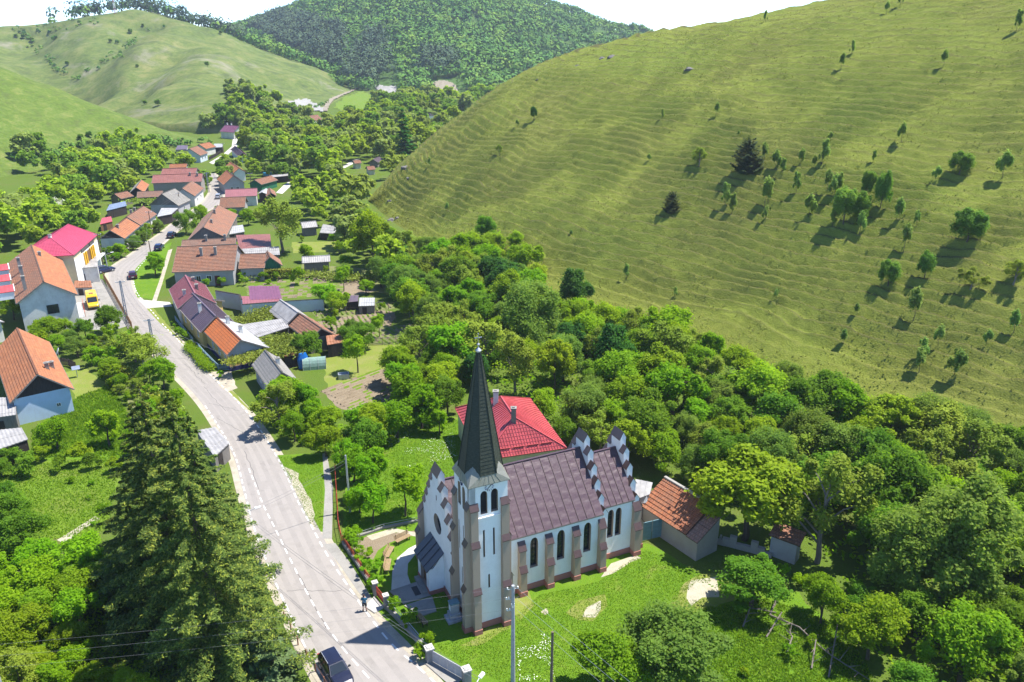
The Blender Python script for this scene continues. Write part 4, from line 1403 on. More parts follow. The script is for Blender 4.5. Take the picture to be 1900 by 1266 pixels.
def slope_mesh(p0, p1, q1, q0, style, mat, parent, name='roof', th=0.10, seam=0.55):
 """one roof slope; p0-p1 ridge, q0-q1 eave. Courses, corrugations or seams are real relief"""
 p0, p1, q0, q1 = map(Vector, (p0, p1, q0, q1))
 L = (p1 - p0).length
 S = ((q0 + q1) / 2 - (p0 + p1) / 2).length
 nrm = (p1 - p0).cross(q0 - p0).normalized()
 if nrm.z < 0:
  nrm = -nrm
 mb = MB()
 P = lambda u, v: (p0.lerp(p1, u)).lerp(q0.lerp(q1, u), v)
 if style == 'tile':
  n = max(3, int(S / 0.40))
  for j in range(n):
   v0, v1 = j / n, (j + 1) / n
   a, b, c, d = P(0, v0), P(1, v0), P(1, v1) + nrm * 0.07, P(0, v1) + nrm * 0.07
   mb.face([d, c, b, a], 0, [(0, S * (1 - v1)), (L, S * (1 - v1)), (L, S * (1 - v0)), (0, S * (1 - v0))])
   mb.face([P(0, v1), P(1, v1), c, d], 0, [(0, S * (1 - v1)), (L, S * (1 - v1)), (L, S * (1 - v1) + 0.01), (0, S * (1 - v1) + 0.01)])
 elif style == 'rib':                             # interlocking tiles in visible columns
  n = max(3, int(S / 0.42)); m = max(4, int(L / 0.30))
  for i in range(m):
   u0, u1 = i / m, (i + 1) / m
   um = (u0 + u1) / 2
   for j in range(n):
    v0, v1 = j / n, (j + 1) / n
    lift = nrm * 0.06
    A, B, C_ = P(u0, v0), P(um, v0) + nrm * 0.05, P(u1, v0)
    D, E_, F_ = P(u0, v1) + lift, P(um, v1) + lift + nrm * 0.05, P(u1, v1) + lift
    uv = lambda u, v: (u * L, S * (1 - v))
    mb.face([D, E_, B, A], 0, [uv(u0, v1), uv(um, v1), uv(um, v0), uv(u0, v0)])
    mb.face([E_, F_, C_, B], 0, [uv(um, v1), uv(u1, v1), uv(u1, v0), uv(um, v0)])
 elif style == 'wave':
  m = max(6, int(L / 0.22))
  for i in range(m):
   z0, z1 = (0.05 if i % 2 else 0.0), (0.0 if i % 2 else 0.05)
   a, b = P(i / m, 0) + nrm * z0, P((i + 1) / m, 0) + nrm * z1
   c, d = P((i + 1) / m, 1) + nrm * z1, P(i / m, 1) + nrm * z0
   mb.face([d, c, b, a], 0, [(L * i / m, 0), (L * (i + 1) / m, 0), (L * (i + 1) / m, S), (L * i / m, S)])
  for q in range(1, int(S / 2.2) + 1):
   v = q * 2.2 / S
   if v < 0.97:
    mb.bar(P(0, v) + nrm * 0.035, P(1, v) + nrm * 0.035, 0.05, 0.05)
 else:                                            # sheet metal with seams
  mb.face([q0, q1, p1, p0], 0, [(0, 0), (L, 0), (L, S), (0, S)])
  Le = (q1 - q0).length
  if L < 0.5:                                  # hip: seams stay parallel to the fall of the roof, tile steps across
   up_ = p0 - (q0 + q1) / 2
   m = int(Le / seam)
   for i in range(1, m):
    a = q0.lerp(q1, i / m)
    f = 1 - abs(2 * i / m - 1)
    mb.bar(a + nrm * 0.025, a + up_ * f * 0.97 + nrm * 0.025, 0.04, 0.06, up=nrm)
   k = int(S / 0.42)
   for i in range(1, k):
    f = i / k
    mb.bar(q0.lerp(p0, f) + nrm * 0.008, q1.lerp(p0, f) + nrm * 0.02, 0.05, 0.05, up=nrm)
   m = 0
  else:
   m = max(2, int(L / seam))
  for i in range(1, m):
   mb.bar(P(i / m, 0.0) + nrm * 0.025, P(i / m, 1.0) + nrm * 0.025, 0.05, 0.06, up=nrm)
 mb.face([p0 - nrm * th, p1 - nrm * th, q1 - nrm * th, q0 - nrm * th])
 for a, b in ((p0, p1), (p1, q1), (q1, q0), (q0, p0)):
  mb.face([a, a - nrm * th, b - nrm * th, b])
 return mb.build(name, mat, parent)

def window_part(parent, c, out, w, h, frame='white_paint', bars=2):
 """c centre on the wall face, out the outward direction (unit, horizontal), in local space"""
 c, out = Vector(c), Vector(out).normalized()
 s = Vector((-out.y, out.x, 0))
 up = Vector((0, 0, 1))
 f = MB()
 t = 0.08
 for a, b in (((-w / 2, -h / 2), (w / 2, -h / 2)), ((w / 2, -h / 2), (w / 2, h / 2)), ((w / 2, h / 2), (-w / 2, h / 2)), ((-w / 2, h / 2), (-w / 2, -h / 2))):
  f.bar(c + s * a[0] + up * a[1] + out * 0.02, c + s * b[0] + up * b[1] + out * 0.02, t, 0.08, up=out)
 if bars >= 2:
  f.bar(c - up * h / 2 + out * 0.02, c + up * h / 2 + out * 0.02, 0.05, 0.06, up=out)
 win = f.build('window', M[frame], parent)
 g = MB()
 g.face([c + s * x + up * z + out * 0.012 for x, z in ((-w / 2, -h / 2), (w / 2, -h / 2), (w / 2, h / 2), (-w / 2, h / 2))])
 g.build('pane', M['glass'], win)
 return win

def door_part(parent, c, out, w, h, mat='brown_wood'):
 c, out = Vector(c), Vector(out).normalized()
 s = Vector((-out.y, out.x, 0))
 d = MB()
 p = [c - s * w / 2, c + s * w / 2, c + s * w / 2 + out * 0.05, c - s * w / 2 + out * 0.05]
 d.hexa(p + [q + Vector((0, 0, h)) for q in p])
 do = d.build('door', M[mat], parent)
 hb = MB()
 hb.box(c + s * (w * 0.38) + out * 0.08 + Vector((0, 0, h * 0.5)), (0.06, 0.06, 0.14))
 hb.build('handle', M['black_metal'], do)
 return do

def chimney(parent, x, y, z0, h, w=0.5, mat='brick', cap=True):
 mb = MB()
 mb.box((x, y, z0 + h / 2), (w, w, h))
 c = mb.build('chimney', M[mat], parent)
 if cap:
  k = MB()
  k.box((x, y, z0 + h + 0.06), (w + 0.14, w + 0.14, 0.12))
  k.box((x, y, z0 + h + 0.16), (w * 0.5, w * 0.5, 0.1))
  k.build('chimney_cap', M['concrete'], c)
 return c

def solve(r1, r2, e, he, pitch):
 """ridge height at which the slope through the eave pixel has the wanted pitch"""
 E_ = at(e[0], e[1], he)
 def off(h):
  A, B = at(*r1, h), at(*r2, h)
  d = (B - A).normalized()
  return A, B, d, (E_ - A).cross(d).z
 s0 = math.copysign(1, off(he + 0.02)[3])
 lo, hi = he + 0.02, he + 9
 for _ in range(50):
  h = (lo + hi) / 2
  A, B, d, c = off(h)
  w = c * s0
  if w < 0.05 or (h - he) / w > math.tan(pitch):
   hi = h
  else:
   lo = h
 w = max(abs(w), 1.3)
 side = 1 if (E_ - A).cross(d).z < 0 else -1      # +1: eave lies left of r1->r2
 return h, A, B, w, side

def gable_house(name, label, cat, r1, r2, e, he, pitch=38, roofs=('t_clay', 't_clay'), styles=('tile', 'tile'), wall='old_white', gable=None,
    other=None, group=None, chim=(), wins=(), doors=(), over=0.35, plinth=None, seam=0.55, hips=(0, 0), z0=0.0):
 """gabled building. r1, r2 ridge ends and e an eave point as seen; roofs / styles (left, right of r1->r2);
 other = (half width, eave height) of the side away from e; chim = [(along, across, height, material)];
 wins = [(side, along, z, w, h)], side L, R, 1 or 2"""
 hr, A, B, w, side = solve(r1, r2, e, he, R(pitch))
 for q, z in ((r1, hr), (r2, hr), (e, he), ((r1[0] / 2 + r2[0] / 2, r1[1] / 2 + r2[1] / 2), hr)):
  SEEN.append((q[0], q[1], at(q[0], q[1], z).y))
 L = (B - A).length
 ang = math.atan2(B.y - A.y, B.x - A.x)
 mid = (A + B) / 2
 root = empty(name, (mid.x, mid.y, z0), ang, label, cat, group)
 ow, oh = other if other else (w, he)
 wl, hl, wr, hrr = (w, he, ow, oh) if side > 0 else (ow, oh, w, he)
 FOOT.append((Vector((mid.x, mid.y)), Vector((math.cos(ang), math.sin(ang))), L / 2, wl, wr))
 x1, x2 = -L / 2 + over, L / 2 - over             # wall ends
 kl, kr = (hr - hl) / wl, (hr - hrr) / wr
 yl, yr = wl - over * 0.8, -(wr - over * 0.8)
 zl, zr = hl + over * 0.8 * kl - 0.12, hrr + over * 0.8 * kr - 0.12
 mb = MB()
 top = hr - 0.14
 for x, fl in ((x1, 1), (x2, 0)):
  pl = [(x, yr, -0.4), (x, yl, -0.4), (x, yl, zl), (x, 0, top), (x, yr, zr)]
  gmi = 1 if gable else 0
  low = [(x, yr, -0.4), (x, yl, -0.4), (x, yl, min(zl, zr)), (x, yr, min(zl, zr))]
  tri = [(x, yr, min(zl, zr)), (x, yl, min(zl, zr)), (x, yl, zl), (x, 0, top), (x, yr, zr)]
  mb.face(low, 0)
  mb.face(tri, gmi)
 mb.face([(x1, yl, -0.4), (x2, yl, -0.4), (x2, yl, zl), (x1, yl, zl)])
 mb.face([(x2, yr, -0.4), (x1, yr, -0.4), (x1, yr, zr), (x2, yr, zr)])
 mb.build('wall', [M[wall], M[gable or wall]], root)
 if plinth:
  pb = MB()
  for y in (yl + 0.03, yr - 0.03):
   pb.box((0, y, 0.15), (x2 - x1 + 0.1, 0.06, 1.1))
  for x in (x1 - 0.03, x2 + 0.03):
   pb.box((x, (yl + yr) / 2, 0.15), (0.06, yl - yr, 1.1))
  pb.build('plinth', M[plinth], root)
 h1, h2 = hips
 rl = slope_mesh((-L / 2 + h1, 0, hr), (L / 2 - h2, 0, hr), (L / 2, wl, hl), (-L / 2, wl, hl), styles[0], M[roofs[0]], root, seam=seam)
 rr = slope_mesh((-L / 2 + h1, 0, hr), (L / 2 - h2, 0, hr), (L / 2, -wr, hrr), (-L / 2, -wr, hrr), styles[1], M[roofs[1]], root, seam=seam)
 for hx, sgn in ((h1, -1), (h2, 1)):
  if hx:
   xe, xr = sgn * L / 2, sgn * (L / 2 - hx)
   m = MB()
   m.face([(xr, 0, hr), (xe, -sgn * -1 * 0 - wr, hrr), (xe, wl, hl)] if sgn < 0 else [(xr, 0, hr), (xe, wl, hl), (xe, -wr, hrr)])
   m.build('hip_slope', M[roofs[0]], root)
 rc_ = MB()
 rc_.bar((-L / 2 + h1, 0, hr + 0.04), (L / 2 - h2, 0, hr + 0.04), 0.24, 0.10)
 rc_.build('ridge_cap', M[roofs[0]], rl)
 vb = MB()                                        # barge boards on the gable ends, gutters at the eaves
 for x in (-L / 2 - 0.02, L / 2 + 0.02):
  if not (h1 if x < 0 else h2):
   vb.bar((x, 0, hr - 0.06), (x, wl, hl - 0.06), 0.05, 0.18)
   vb.bar((x, 0, hr - 0.06), (x, -wr, hrr - 0.06), 0.05, 0.18)
 vb.bar((-L / 2, wl + 0.06, hl - 0.06), (L / 2, wl + 0.06, hl - 0.06), 0.12, 0.10)
 vb.bar((-L / 2, -wr - 0.06, hrr - 0.06), (L / 2, -wr - 0.06, hrr - 0.06), 0.12, 0.10)
 vb.build('gutter', M['grey_wood'], root)
 for c in chim:
  u, v, h = c[0], c[1], c[2]
  mt = c[3] if len(c) > 3 else 'brick'
  y = v * (wl if v > 0 else wr)
  z = hr - abs(y) * (kl if v > 0 else kr)
  chimney(rl if v >= 0 else rr, (u - 0.5) * L, y, z - 0.3, h + 0.3, 0.5, mt)
 for wdef in wins:
  s_, u, z, ww, hh = wdef[:5]
  fr = wdef[5] if len(wdef) > 5 else 'white_paint'
  if s_ == 'L': window_part(root, (x1 + (x2 - x1) * u, yl, z), (0, 1, 0), ww, hh, fr)
  elif s_ == 'R': window_part(root, (x1 + (x2 - x1) * u, yr, z), (0, -1, 0), ww, hh, fr)
  elif s_ == '1': window_part(root, (x1, yr + (yl - yr) * u, z), (-1, 0, 0), ww, hh, fr)
  else: window_part(root, (x2, yr + (yl - yr) * u, z), (1, 0, 0), ww, hh, fr)
 for s_, u, ww, hh, mt in doors:
  if s_ == 'L': door_part(root, (x1 + (x2 - x1) * u, yl, 0), (0, 1, 0), ww, hh, mt)
  elif s_ == 'R': door_part(root, (x1 + (x2 - x1) * u, yr, 0), (0, -1, 0), ww, hh, mt)
  elif s_ == '1': door_part(root, (x1, yr + (yl - yr) * u, 0), (-1, 0, 0), ww, hh, mt)
  else: door_part(root, (x2, yr + (yl - yr) * u, 0), (1, 0, 0), ww, hh, mt)
 root['dims'] = '%.1f x %.1f, ridge %.1f' % (L, wl + wr, hr)
 if DEBUG_H: print('HOUSE', name, label[:30], root['dims'], 'at', tuple(round(c, 1) for c in mid), 'ang', round(math.degrees(ang)), 'side', side)
 del root['dims']
 return root, L, wl, wr, hr
DEBUG_H = False

def hip_house(name, label, cat, corners, r1, r2, he, hr, roof, wall, style='seam', group=None, chim=(), wins=(), over=0.4, seam=0.5):
 """hipped building from its eave corners (world, counter-clockwise from above) and ridge ends"""
 c = sum(corners, Vector()) / len(corners)
 root = empty(name, (c.x, c.y, 0), 0, label, cat, group)
 E_ = [Vector((p.x - c.x, p.y - c.y, he)) for p in corners]
 a, b = Vector((r1.x - c.x, r1.y - c.y, hr)), Vector((r2.x - c.x, r2.y - c.y, hr))
 d = (E_[1] - E_[0]).normalized()
 FOOT.append((Vector((c.x, c.y)), Vector((d.x, d.y)), (E_[1] - E_[0]).length / 2, (E_[2] - E_[1]).length / 2, (E_[2] - E_[1]).length / 2))
 W_ = [Vector((p.x * (1 - over / p.to_2d().length), p.y * (1 - over / p.to_2d().length), 0)) for p in E_]
 mb = MB()
 for i in range(4):
  p, q = W_[i], W_[(i + 1) % 4]
  mb.face([(p.x, p.y, -0.4), (q.x, q.y, -0.4), (q.x, q.y, he - 0.05), (p.x, p.y, he - 0.05)])
 mb.face([(p.x, p.y, he - 0.06) for p in W_])
 mb.build('wall', M[wall], root)
 # slopes: 0-1 long (ridge a->b reversed as needed), 1-2 short, 2-3 long, 3-0 short
 sl_ = [(a, b, E_[1], E_[0]), (b, b, E_[2], E_[1]), (b, a, E_[3], E_[2]), (a, a, E_[0], E_[3])]
 slopes = []
 for p0, p1, q1, q0 in sl_:
  e0 = p0 if (p0 - p1).length > 0.01 else p0 + (q0 - q1).normalized() * 0.02
  slopes.append(slope_mesh(e0, p1, q1, q0, style, M[roof], root, seam=seam))
 hp = MB()
 for p, q in ((a, E_[0]), (a, E_[3]), (b, E_[1]), (b, E_[2]), (a, b)):
  hp.bar(p + Vector((0, 0, 0.04)), q + Vector((0, 0, 0.04)), 0.16, 0.08)
 for i in range(4):
  hp.bar(E_[i] + Vector((0, 0, -0.05)), E_[(i + 1) % 4] + Vector((0, 0, -0.05)), 0.12, 0.12)
 hp.build('hip_strip', M[roof], slopes[0])
 for P, h, w, mt in chim:
  chimney(slopes[0], P.x - c.x, P.y - c.y, P.z - 0.4, h + 0.4, w, mt)
 for i, u, z, ww, hh, fr in wins:
  p, q = W_[i], W_[(i + 1) % 4]
  k = p.lerp(q, u)
  t = (q - p).normalized()
  o_ = Vector((t.y, -t.x, 0))
  window_part(root, (k.x, k.y, z), o_, ww, hh, fr)
 return root, W_, c

def flat_shed(name, label, cat, pts, h, roof='m_grey', wall='grey_wood', style='wave', fall=0.4, group=None, posts=False, th=0.08):
 """mono-pitch shed over four ground points (world), eave first edge lower"""
 c = sum(pts, Vector()) / 4
 c.z = 0
 root = empty(name, c, 0, label, cat, group)
 sx = project((c.x, c.y, h))
 SEEN.append((sx[0], sx[1], c.y))
 q = [p - c for p in pts]
 hs = [h, h, h + fall, h + fall]
 T = [Vector((p.x * 1.06, p.y * 1.06, z)) for p, z in zip(q, hs)]
 slope_mesh(T[3], T[2], T[1], T[0], style, M[roof], root, th=th)
 d = (q[1] - q[0]).normalized()
 FOOT.append((Vector((c.x, c.y)), Vector((d.x, d.y)), (q[1] - q[0]).length / 2, (q[2] - q[1]).length / 2, (q[2] - q[1]).length / 2))
 mb = MB()
 if posts:
  for p, z in zip(q, hs):
   mb.bar((p.x, p.y, -0.3), (p.x, p.y, z - 0.1), 0.14)
  mb.build('posts', M[wall], root)
 else:
  for i in range(4):
   a, b = q[i], q[(i + 1) % 4]
   mb.face([(a.x, a.y, -0.3), (b.x, b.y, -0.3), (b.x, b.y, hs[(i + 1) % 4] - 0.1), (a.x, a.y, hs[i] - 0.1)])
  mb.build('wall', M[wall], root)
  a, b = q[0], q[1]
  t = (b - a).normalized()
  m = a.lerp(b, 0.35)
  door_part(root, (m.x, m.y, 0), (t.y, -t.x, 0), min(0.9, (b - a).length * 0.3), min(1.9, h - 0.3), 'dark_wood')
 return root

def quad_px(pts, z):
 return [Vector((p.x, p.y, 0)) for p in (at(q[0], q[1], z) for q in pts)]

ROW = 'houses of the village street'
# --- left of the street, near
gable_house('house', 'blue and white house with orange tiled roof and dark boarded gable, left edge', 'house', (69.5, 695), (31.6, 609), (139, 727), 3.5, 40,
   ('t_orange', 't_orange'), ('rib', 'rib'), 'blue_plaster', 'dark_wood', over=0.5, chim=((0.22, -0.42, 0.9), (0.30, -0.62, 0.9)),
   wins=(('1', 0.25, 1.6, 0.5, 0.5), ('R', 0.3, 1.7, 0.9, 1.1), ('R', 0.6, 1.7, 0.9, 1.1)))
gable_house('house', 'grey roofed house behind the blue and white one, cut by the left edge', 'house', (-10, 596), (-75, 566), (30, 628), 3.4, 30,
   ('m_grey', 'm_white'), ('wave', 'wave'), 'old_white', None, over=0.4, chim=((0.4, 0.3, 0.8, 'concrete'),))
gable_house('school_building', 'large white walled building with faded orange tiled roof and tall grey chimneys', 'building', (81, 523), (58, 454.6), (141.6, 542), 6.0, 34,
   ('t_clay', 't_orange'), ('rib', 'rib'), 'old_white', None, over=0.5,
   chim=((0.12, 0.62, 2.4, 'concrete'), (0.36, 0.60, 2.4, 'concrete'), (0.56, 0.62, 2.6, 'concrete'), (0.72, -0.18, 0.8, 'concrete')),
   wins=(('1', 0.44, 4.0, 1.7, 1.5, 'black_metal'), ('R', 0.2, 3.6, 1.2, 1.6), ('R', 0.4, 3.6, 1.2, 1.6), ('R', 0.6, 3.6, 1.2, 1.6), ('R', 0.8, 3.6, 1.2, 1.6)))
# red dormer sheds on its hidden slope
for i, (px, py) in enumerate(((-6, 500), (-4, 520), (2, 540))):
 p = at(px, py, 7.0)
 r = empty('dormer_roof', (p.x, p.y, 0), R(33), ['upper', 'middle', 'lower'][i] + ' of three red sheet dormer roofs at the left edge', 'dormer', 'red dormers on the large tiled roof')
 slope_mesh((-1.9, 1.0, 7.6), (1.9, 1.0, 7.6), (1.9, -1.0, 6.9), (-1.9, -1.0, 6.9), 'seam', M['m_red'], r)
 b = MB(); b.box((0, 0, 6.2), (3.6, 1.8, 1.3)); b.build('wall', M['white_plaster'], r)
 v = MB(); v.bar((1.95, -1.0, 6.9), (1.95, 1.0, 7.6), 0.12, 0.2); v.build('white_verge', M['white_paint'], r)

# pink hipped building with a balcony facing the street
pA, pB, pC = at(64.5, 453, 7.0), at(136.5, 473.5, 7.0), at(180.7, 435.6, 7.0)
ux_ = (pC - pB).normalized()
vy_ = Vector((-ux_.y, ux_.x, 0))
wA = abs((pA - pB).dot(vy_)); lC = (pC - pB).length
c0 = pB; c1 = pB + ux_ * lC; c2 = c1 + vy_ * wA; c3 = pB + vy_ * wA
ra_ = (c0 + c3) / 2 + ux_ * wA * 0.48; rb2 = (c1 + c2) / 2 - ux_ * 0.3
pk, W_, pc = hip_house('public_building', 'two storey white building with bright pink red hipped roof and yellow balcony posts', 'building', [c0, c1, c2, c3], ra_, rb2, 7.0, 9.6, 'm_pink', 'cream',
          chim=((Vector((ra_.x, ra_.y, 9.3)), 0.8, 0.5, 'old_white'),), wins=((0, 0.18, 4.6, 0.9, 1.3, 'white_paint'), (0, 0.90, 4.6, 0.6, 1.3, 'white_paint'), (0, 0.12, 1.6, 0.9, 1.3, 'white_paint'), (3, 0.5, 5.0, 1.0, 1.2, 'white_paint')))
p, q = W_[0], W_[1]
t = (q - p).normalized(); o_ = Vector((t.y, -t.x, 0))
fb = MB()
fb.hexa([p + o_ * 0.02, q + o_ * 0.02, q + o_ * 0.06, p + o_ * 0.06] + [v + Vector((0, 0, 5.9)) for v in (p + o_ * 0.02, q + o_ * 0.02, q + o_ * 0.06, p + o_ * 0.06)])
fb.build('white_front', M['white_plaster'], pk)
ab = MB()
ab.hexa([v + Vector((0, 0, 6.0)) for v in (p.lerp(q, 0.3) + o_ * 0.02, p.lerp(q, 0.85) + o_ * 0.02, p.lerp(q, 0.85) + o_ * 0.10, p.lerp(q, 0.3) + o_ * 0.10)] + [v + Vector((0, 0, 6.75)) for v in (p.lerp(q, 0.3) + o_ * 0.02, p.lerp(q, 0.85) + o_ * 0.02, p.lerp(q, 0.85) + o_ * 0.10, p.lerp(q, 0.3) + o_ * 0.10)])
ab.build('attic_window_band', M['glass'], pk)
rec = MB()
rec.hexa([v + Vector((0, 0, 3.2)) for v in (p.lerp(q, 0.38) + o_ * 0.07, p.lerp(q, 0.74) + o_ * 0.07, p.lerp(q, 0.74) + o_ * 0.12, p.lerp(q, 0.38) + o_ * 0.12)] + [v + Vector((0, 0, 5.6)) for v in (p.lerp(q, 0.38) + o_ * 0.07, p.lerp(q, 0.74) + o_ * 0.07, p.lerp(q, 0.74) + o_ * 0.12, p.lerp(q, 0.38) + o_ * 0.12)])
rec.build('balcony_opening', M['brown_wood'], pk)
for u in (0.36, 0.43, 0.62, 0.69, 0.76):
 b = MB()
 k = p.lerp(q, u) + o_ * 0.2
 b.bar(k + Vector((0, 0, 3.1)), k + Vector((0, 0, 5.8)), 0.35)
 b.build('balcony_post', M['yellow_paint'], pk)
bs = MB()
k0, k1 = p.lerp(q, 0.30), p.lerp(q, 0.98)
bs.hexa([k0 + o_ * 0.1 + Vector((0, 0, 2.9)), k1 + o_ * 0.1 + Vector((0, 0, 2.9)), k1 + o_ * 1.3 + Vector((0, 0, 2.9)), k0 + o_ * 1.3 + Vector((0, 0, 2.9)),
         k0 + o_ * 0.1 + Vector((0, 0, 3.08)), k1 + o_ * 0.1 + Vector((0, 0, 3.08)), k1 + o_ * 1.3 + Vector((0, 0, 3.08)), k0 + o_ * 1.3 + Vector((0, 0, 3.08))])
bs.build('terrace', M['white_plaster'], pk)

# annex with flat roof and maroon door
an = [at(140, 527), at(186, 523), at(183, 494), at(140, 500)]
a_root = flat_shed('annex', 'white flat roofed annex with maroon door below the pink roofed building', 'building', [Vector((v.x, v.y, 0)) for v in an], 3.3, 'm_grey', 'old_white', 'seam', 0.05)
flat_shed('shed', 'low rusty lean-to beside the orange roofed white building', 'shed', quad_px([(137, 534), (170, 533), (168, 524), (140, 524)], 1.6), 1.6, 'rust', 'grey_plaster', 'wave', 0.3)

# --- left of the street, further on
gable_house('house', 'small tiled house with a dark gable, nearest of the pair by the street', 'house', (204, 427.7), (234.4, 405), (228, 445.4), 3.0, 36, ('t_orange', 't_orange'), ('tile', 'tile'), 'old_white', 'dark_wood', group=ROW,
   wins=(('R', 0.2, 1.6, 0.8, 1.1), ('R', 0.45, 1.6, 0.8, 1.1), ('R', 0.75, 1.6, 0.8, 1.1)), chim=((0.3, -0.2, 0.8),))
gable_house('house', 'salmon tiled house with white street wall behind the small tiled one', 'house', (234.4, 402.5), (266, 382.5), (258.4, 420), 3.0, 36, ('t_clay', 't_clay'), ('tile', 'tile'), 'old_white', None, group=ROW,
   wins=(('R', 0.2, 1.6, 0.8, 1.1), ('R', 0.5, 1.6, 0.8, 1.1), ('R', 0.8, 1.6, 0.8, 1.1)), chim=((0.35, 0.1, 0.9), (0.55, 0.1, 0.9)))
gable_house('house', 'house with grey roof and big dark plank gable', 'house', (300, 360), (324, 350), (331, 382), 2.8, 38, ('t_grey', 't_grey'), ('tile', 'tile'), 'grey_plaster', 'grey_wood', group=ROW, wins=(('R', 0.5, 1.5, 0.8, 1.0),))
gable_house('house', 'brown tiled house at the left of the street bend', 'house', (338, 350), (356, 336), (372, 355), 3.2, 36, ('t_old', 't_clay'), ('tile', 'tile'), 'old_white', None, group=ROW, wins=(('R', 0.3, 1.6, 0.8, 1.0), ('R', 0.7, 1.6, 0.8, 1.0), ('1', 0.6, 1.6, 0.8, 1.0)))
gable_house('house', 'long low house with wide dusky red roof', 'house', (284, 325), (376, 322), (285, 340), 4.2, 26, ('m_dusky', 'm_dusky'), ('seam', 'seam'), 'stone', None, group=ROW, chim=((0.75, -0.2, 0.8), (0.9, -0.3, 0.8)), seam=0.7)
gable_house('house', 'second long dusky red roof right behind the first', 'house', (302, 313), (366, 312), (303, 326), 4.0, 26, ('m_dusky', 'm_dusky'), ('seam', 'seam'), 'stone', None, group=ROW, seam=0.7)
gable_house('house', 'small orange roofed building topping the red roofs', 'house', (315, 305), (347, 304), (316, 312), 3.6, 24, ('t_orange', 't_orange'), ('tile', 'tile'), 'white_plaster', None, group=ROW)
gable_house('barn', 'barn with an orange and a grey slope among the left woods', 'barn', (252, 348), (262, 334), (268, 356), 2.6, 38, ('t_grey', 't_orange'), ('tile', 'tile'), 'dark_wood', None)
gable_house('shed', 'salmon roofed shed at the left wood edge', 'shed', (212, 360), (236, 355), (216, 371), 2.2, 28, ('t_clay', 't_clay'), ('tile', 'tile'), 'grey_wood', None)
flat_shed('shed', 'dark open shed with pale sheet roof behind the tiled pair', 'shed', quad_px([(198, 391), (234, 382), (232, 376), (204, 382)], 2.4), 2.4, 'm_blue', 'dark_wood', 'wave', 0.3)
gable_house('barn', 'low tiled barn between the grey gable and the wood', 'barn', (255, 356), (302, 354), (256, 367), 2.6, 30, ('t_old', 't_old'), ('tile', 'tile'), 'dark_wood', None)
flat_shed('shed', 'small red roofed hut beside a blue tarpaulin', 'shed', quad_px([(186, 416), (208, 411), (206, 404), (190, 407)], 2.0), 2.0, 'm_red', 'brown_wood', 'seam', 0.3)
flat_shed('carport', 'dark carport with pale sheet roof on the street corner', 'shed', quad_px([(292, 402), (318, 397), (330, 388), (300, 388)], 2.5), 2.5, 'm_white', 'dark_wood', 'wave', 0.2)
gable_house('house', 'pale blue house with orange roof far along the left side', 'house', (351, 276), (366, 271), (377, 287), 2.8, 34, ('t_clay', 't_clay'), ('tile', 'tile'), 'pale_blue', None, group=ROW, wins=(('R', 0.3, 1.5, 0.8, 1.0), ('R', 0.7, 1.5, 0.8, 1.0)))
gable_house('house', 'orange roofed house just behind the pale blue one', 'house', (369, 268), (388, 264), (376, 278), 2.8, 30, ('t_orange', 't_orange'), ('tile', 'tile'), 'old_white', None, group=ROW)
flat_shed('shed', 'grey flat roofed shed above the pale blue house', 'shed', quad_px([(326, 278), (346, 277), (348, 271), (330, 271)], 2.4), 2.4, 'm_plum', 'grey_plaster', 'seam', 0.2)
flat_shed('shed', 'little pale roofed shed beside the far street', 'shed', quad_px([(396, 274), (412, 273), (413, 268), (398, 268)], 2.4), 2.4, 'm_white', 'dark_wood', 'wave', 0.2)

# --- right of the street: the near row
gable_house('house', 'row house with bright orange ribbed tile roof and grey plaster gable', 'house', (446.8, 631), (400.9, 588), (424, 661.5), 2.9, 40, ('t_bright', 'm_white'), ('rib', 'wave'), 'yellow_plaster', 'grey_plaster', group=ROW, other=(4.6, 2.3),
   plinth='navy_paint', chim=((0.42, -0.35, 1.1, 'old_white'), (0.75, -0.2, 1.2, 'old_white')), wins=(('L', 0.15, 1.7, 0.8, 1.2), ('L', 0.42, 1.7, 0.8, 1.2), ('L', 0.70, 1.7, 0.8, 1.2)))
gable_house('house', 'row house with dark plum sheet roof and yellow wall', 'house', (400.2, 587), (357, 544), (376.4, 621.6), 2.9, 40, ('m_plum', 'm_plum'), ('seam', 'seam'), 'yellow_plaster', None, group=ROW, other=(3.2, 2.9),
   chim=((0.42, 0.35, 1.4, 'old_white'),), wins=(('L', 0.2, 1.7, 0.8, 1.2), ('L', 0.5, 1.7, 0.8, 1.2), ('L', 0.8, 1.7, 0.8, 1.2)))
gable_house('house', 'row house with dusky pink sheet roof at the concrete driveway', 'house', (362.5, 545), (344, 511), (330.4, 574.7), 3.0, 36, ('m_maroon', 'm_maroon'), ('seam', 'seam'), 'old_white', None, group=ROW,
   chim=((0.30, 0.45, 0.8, 'galvanised'), (0.35, -0.25, 0.9), (0.8, -0.3, 0.8)), wins=(('L', 0.3, 1.7, 0.8, 1.2), ('L', 0.7, 1.7, 0.8, 1.2)))
gable_house('house_wing', 'plum roofed rear wing with yellow wall behind the row', 'house', (398, 557), (372, 553), (444, 583), 2.4, 20, ('m_plum', 'm_plum'), ('seam', 'seam'), 'yellow_plaster', None, group=ROW)
gable_house('house', 'grey tiled house with orange ridge and dark plank gable by the hedge trees', 'house', (523, 690.5), (491.8, 650), (495.6, 716), 2.6, 42, ('t_grey', 't_grey'), ('tile', 'tile'), 'grey_plaster', 'dark_wood', group=ROW, chim=((0.45, -0.25, 0.9, 'old_white'),), wins=(('L', 0.3, 1.5, 0.8, 1.0), ('L', 0.65, 1.5, 0.8, 1.0)))
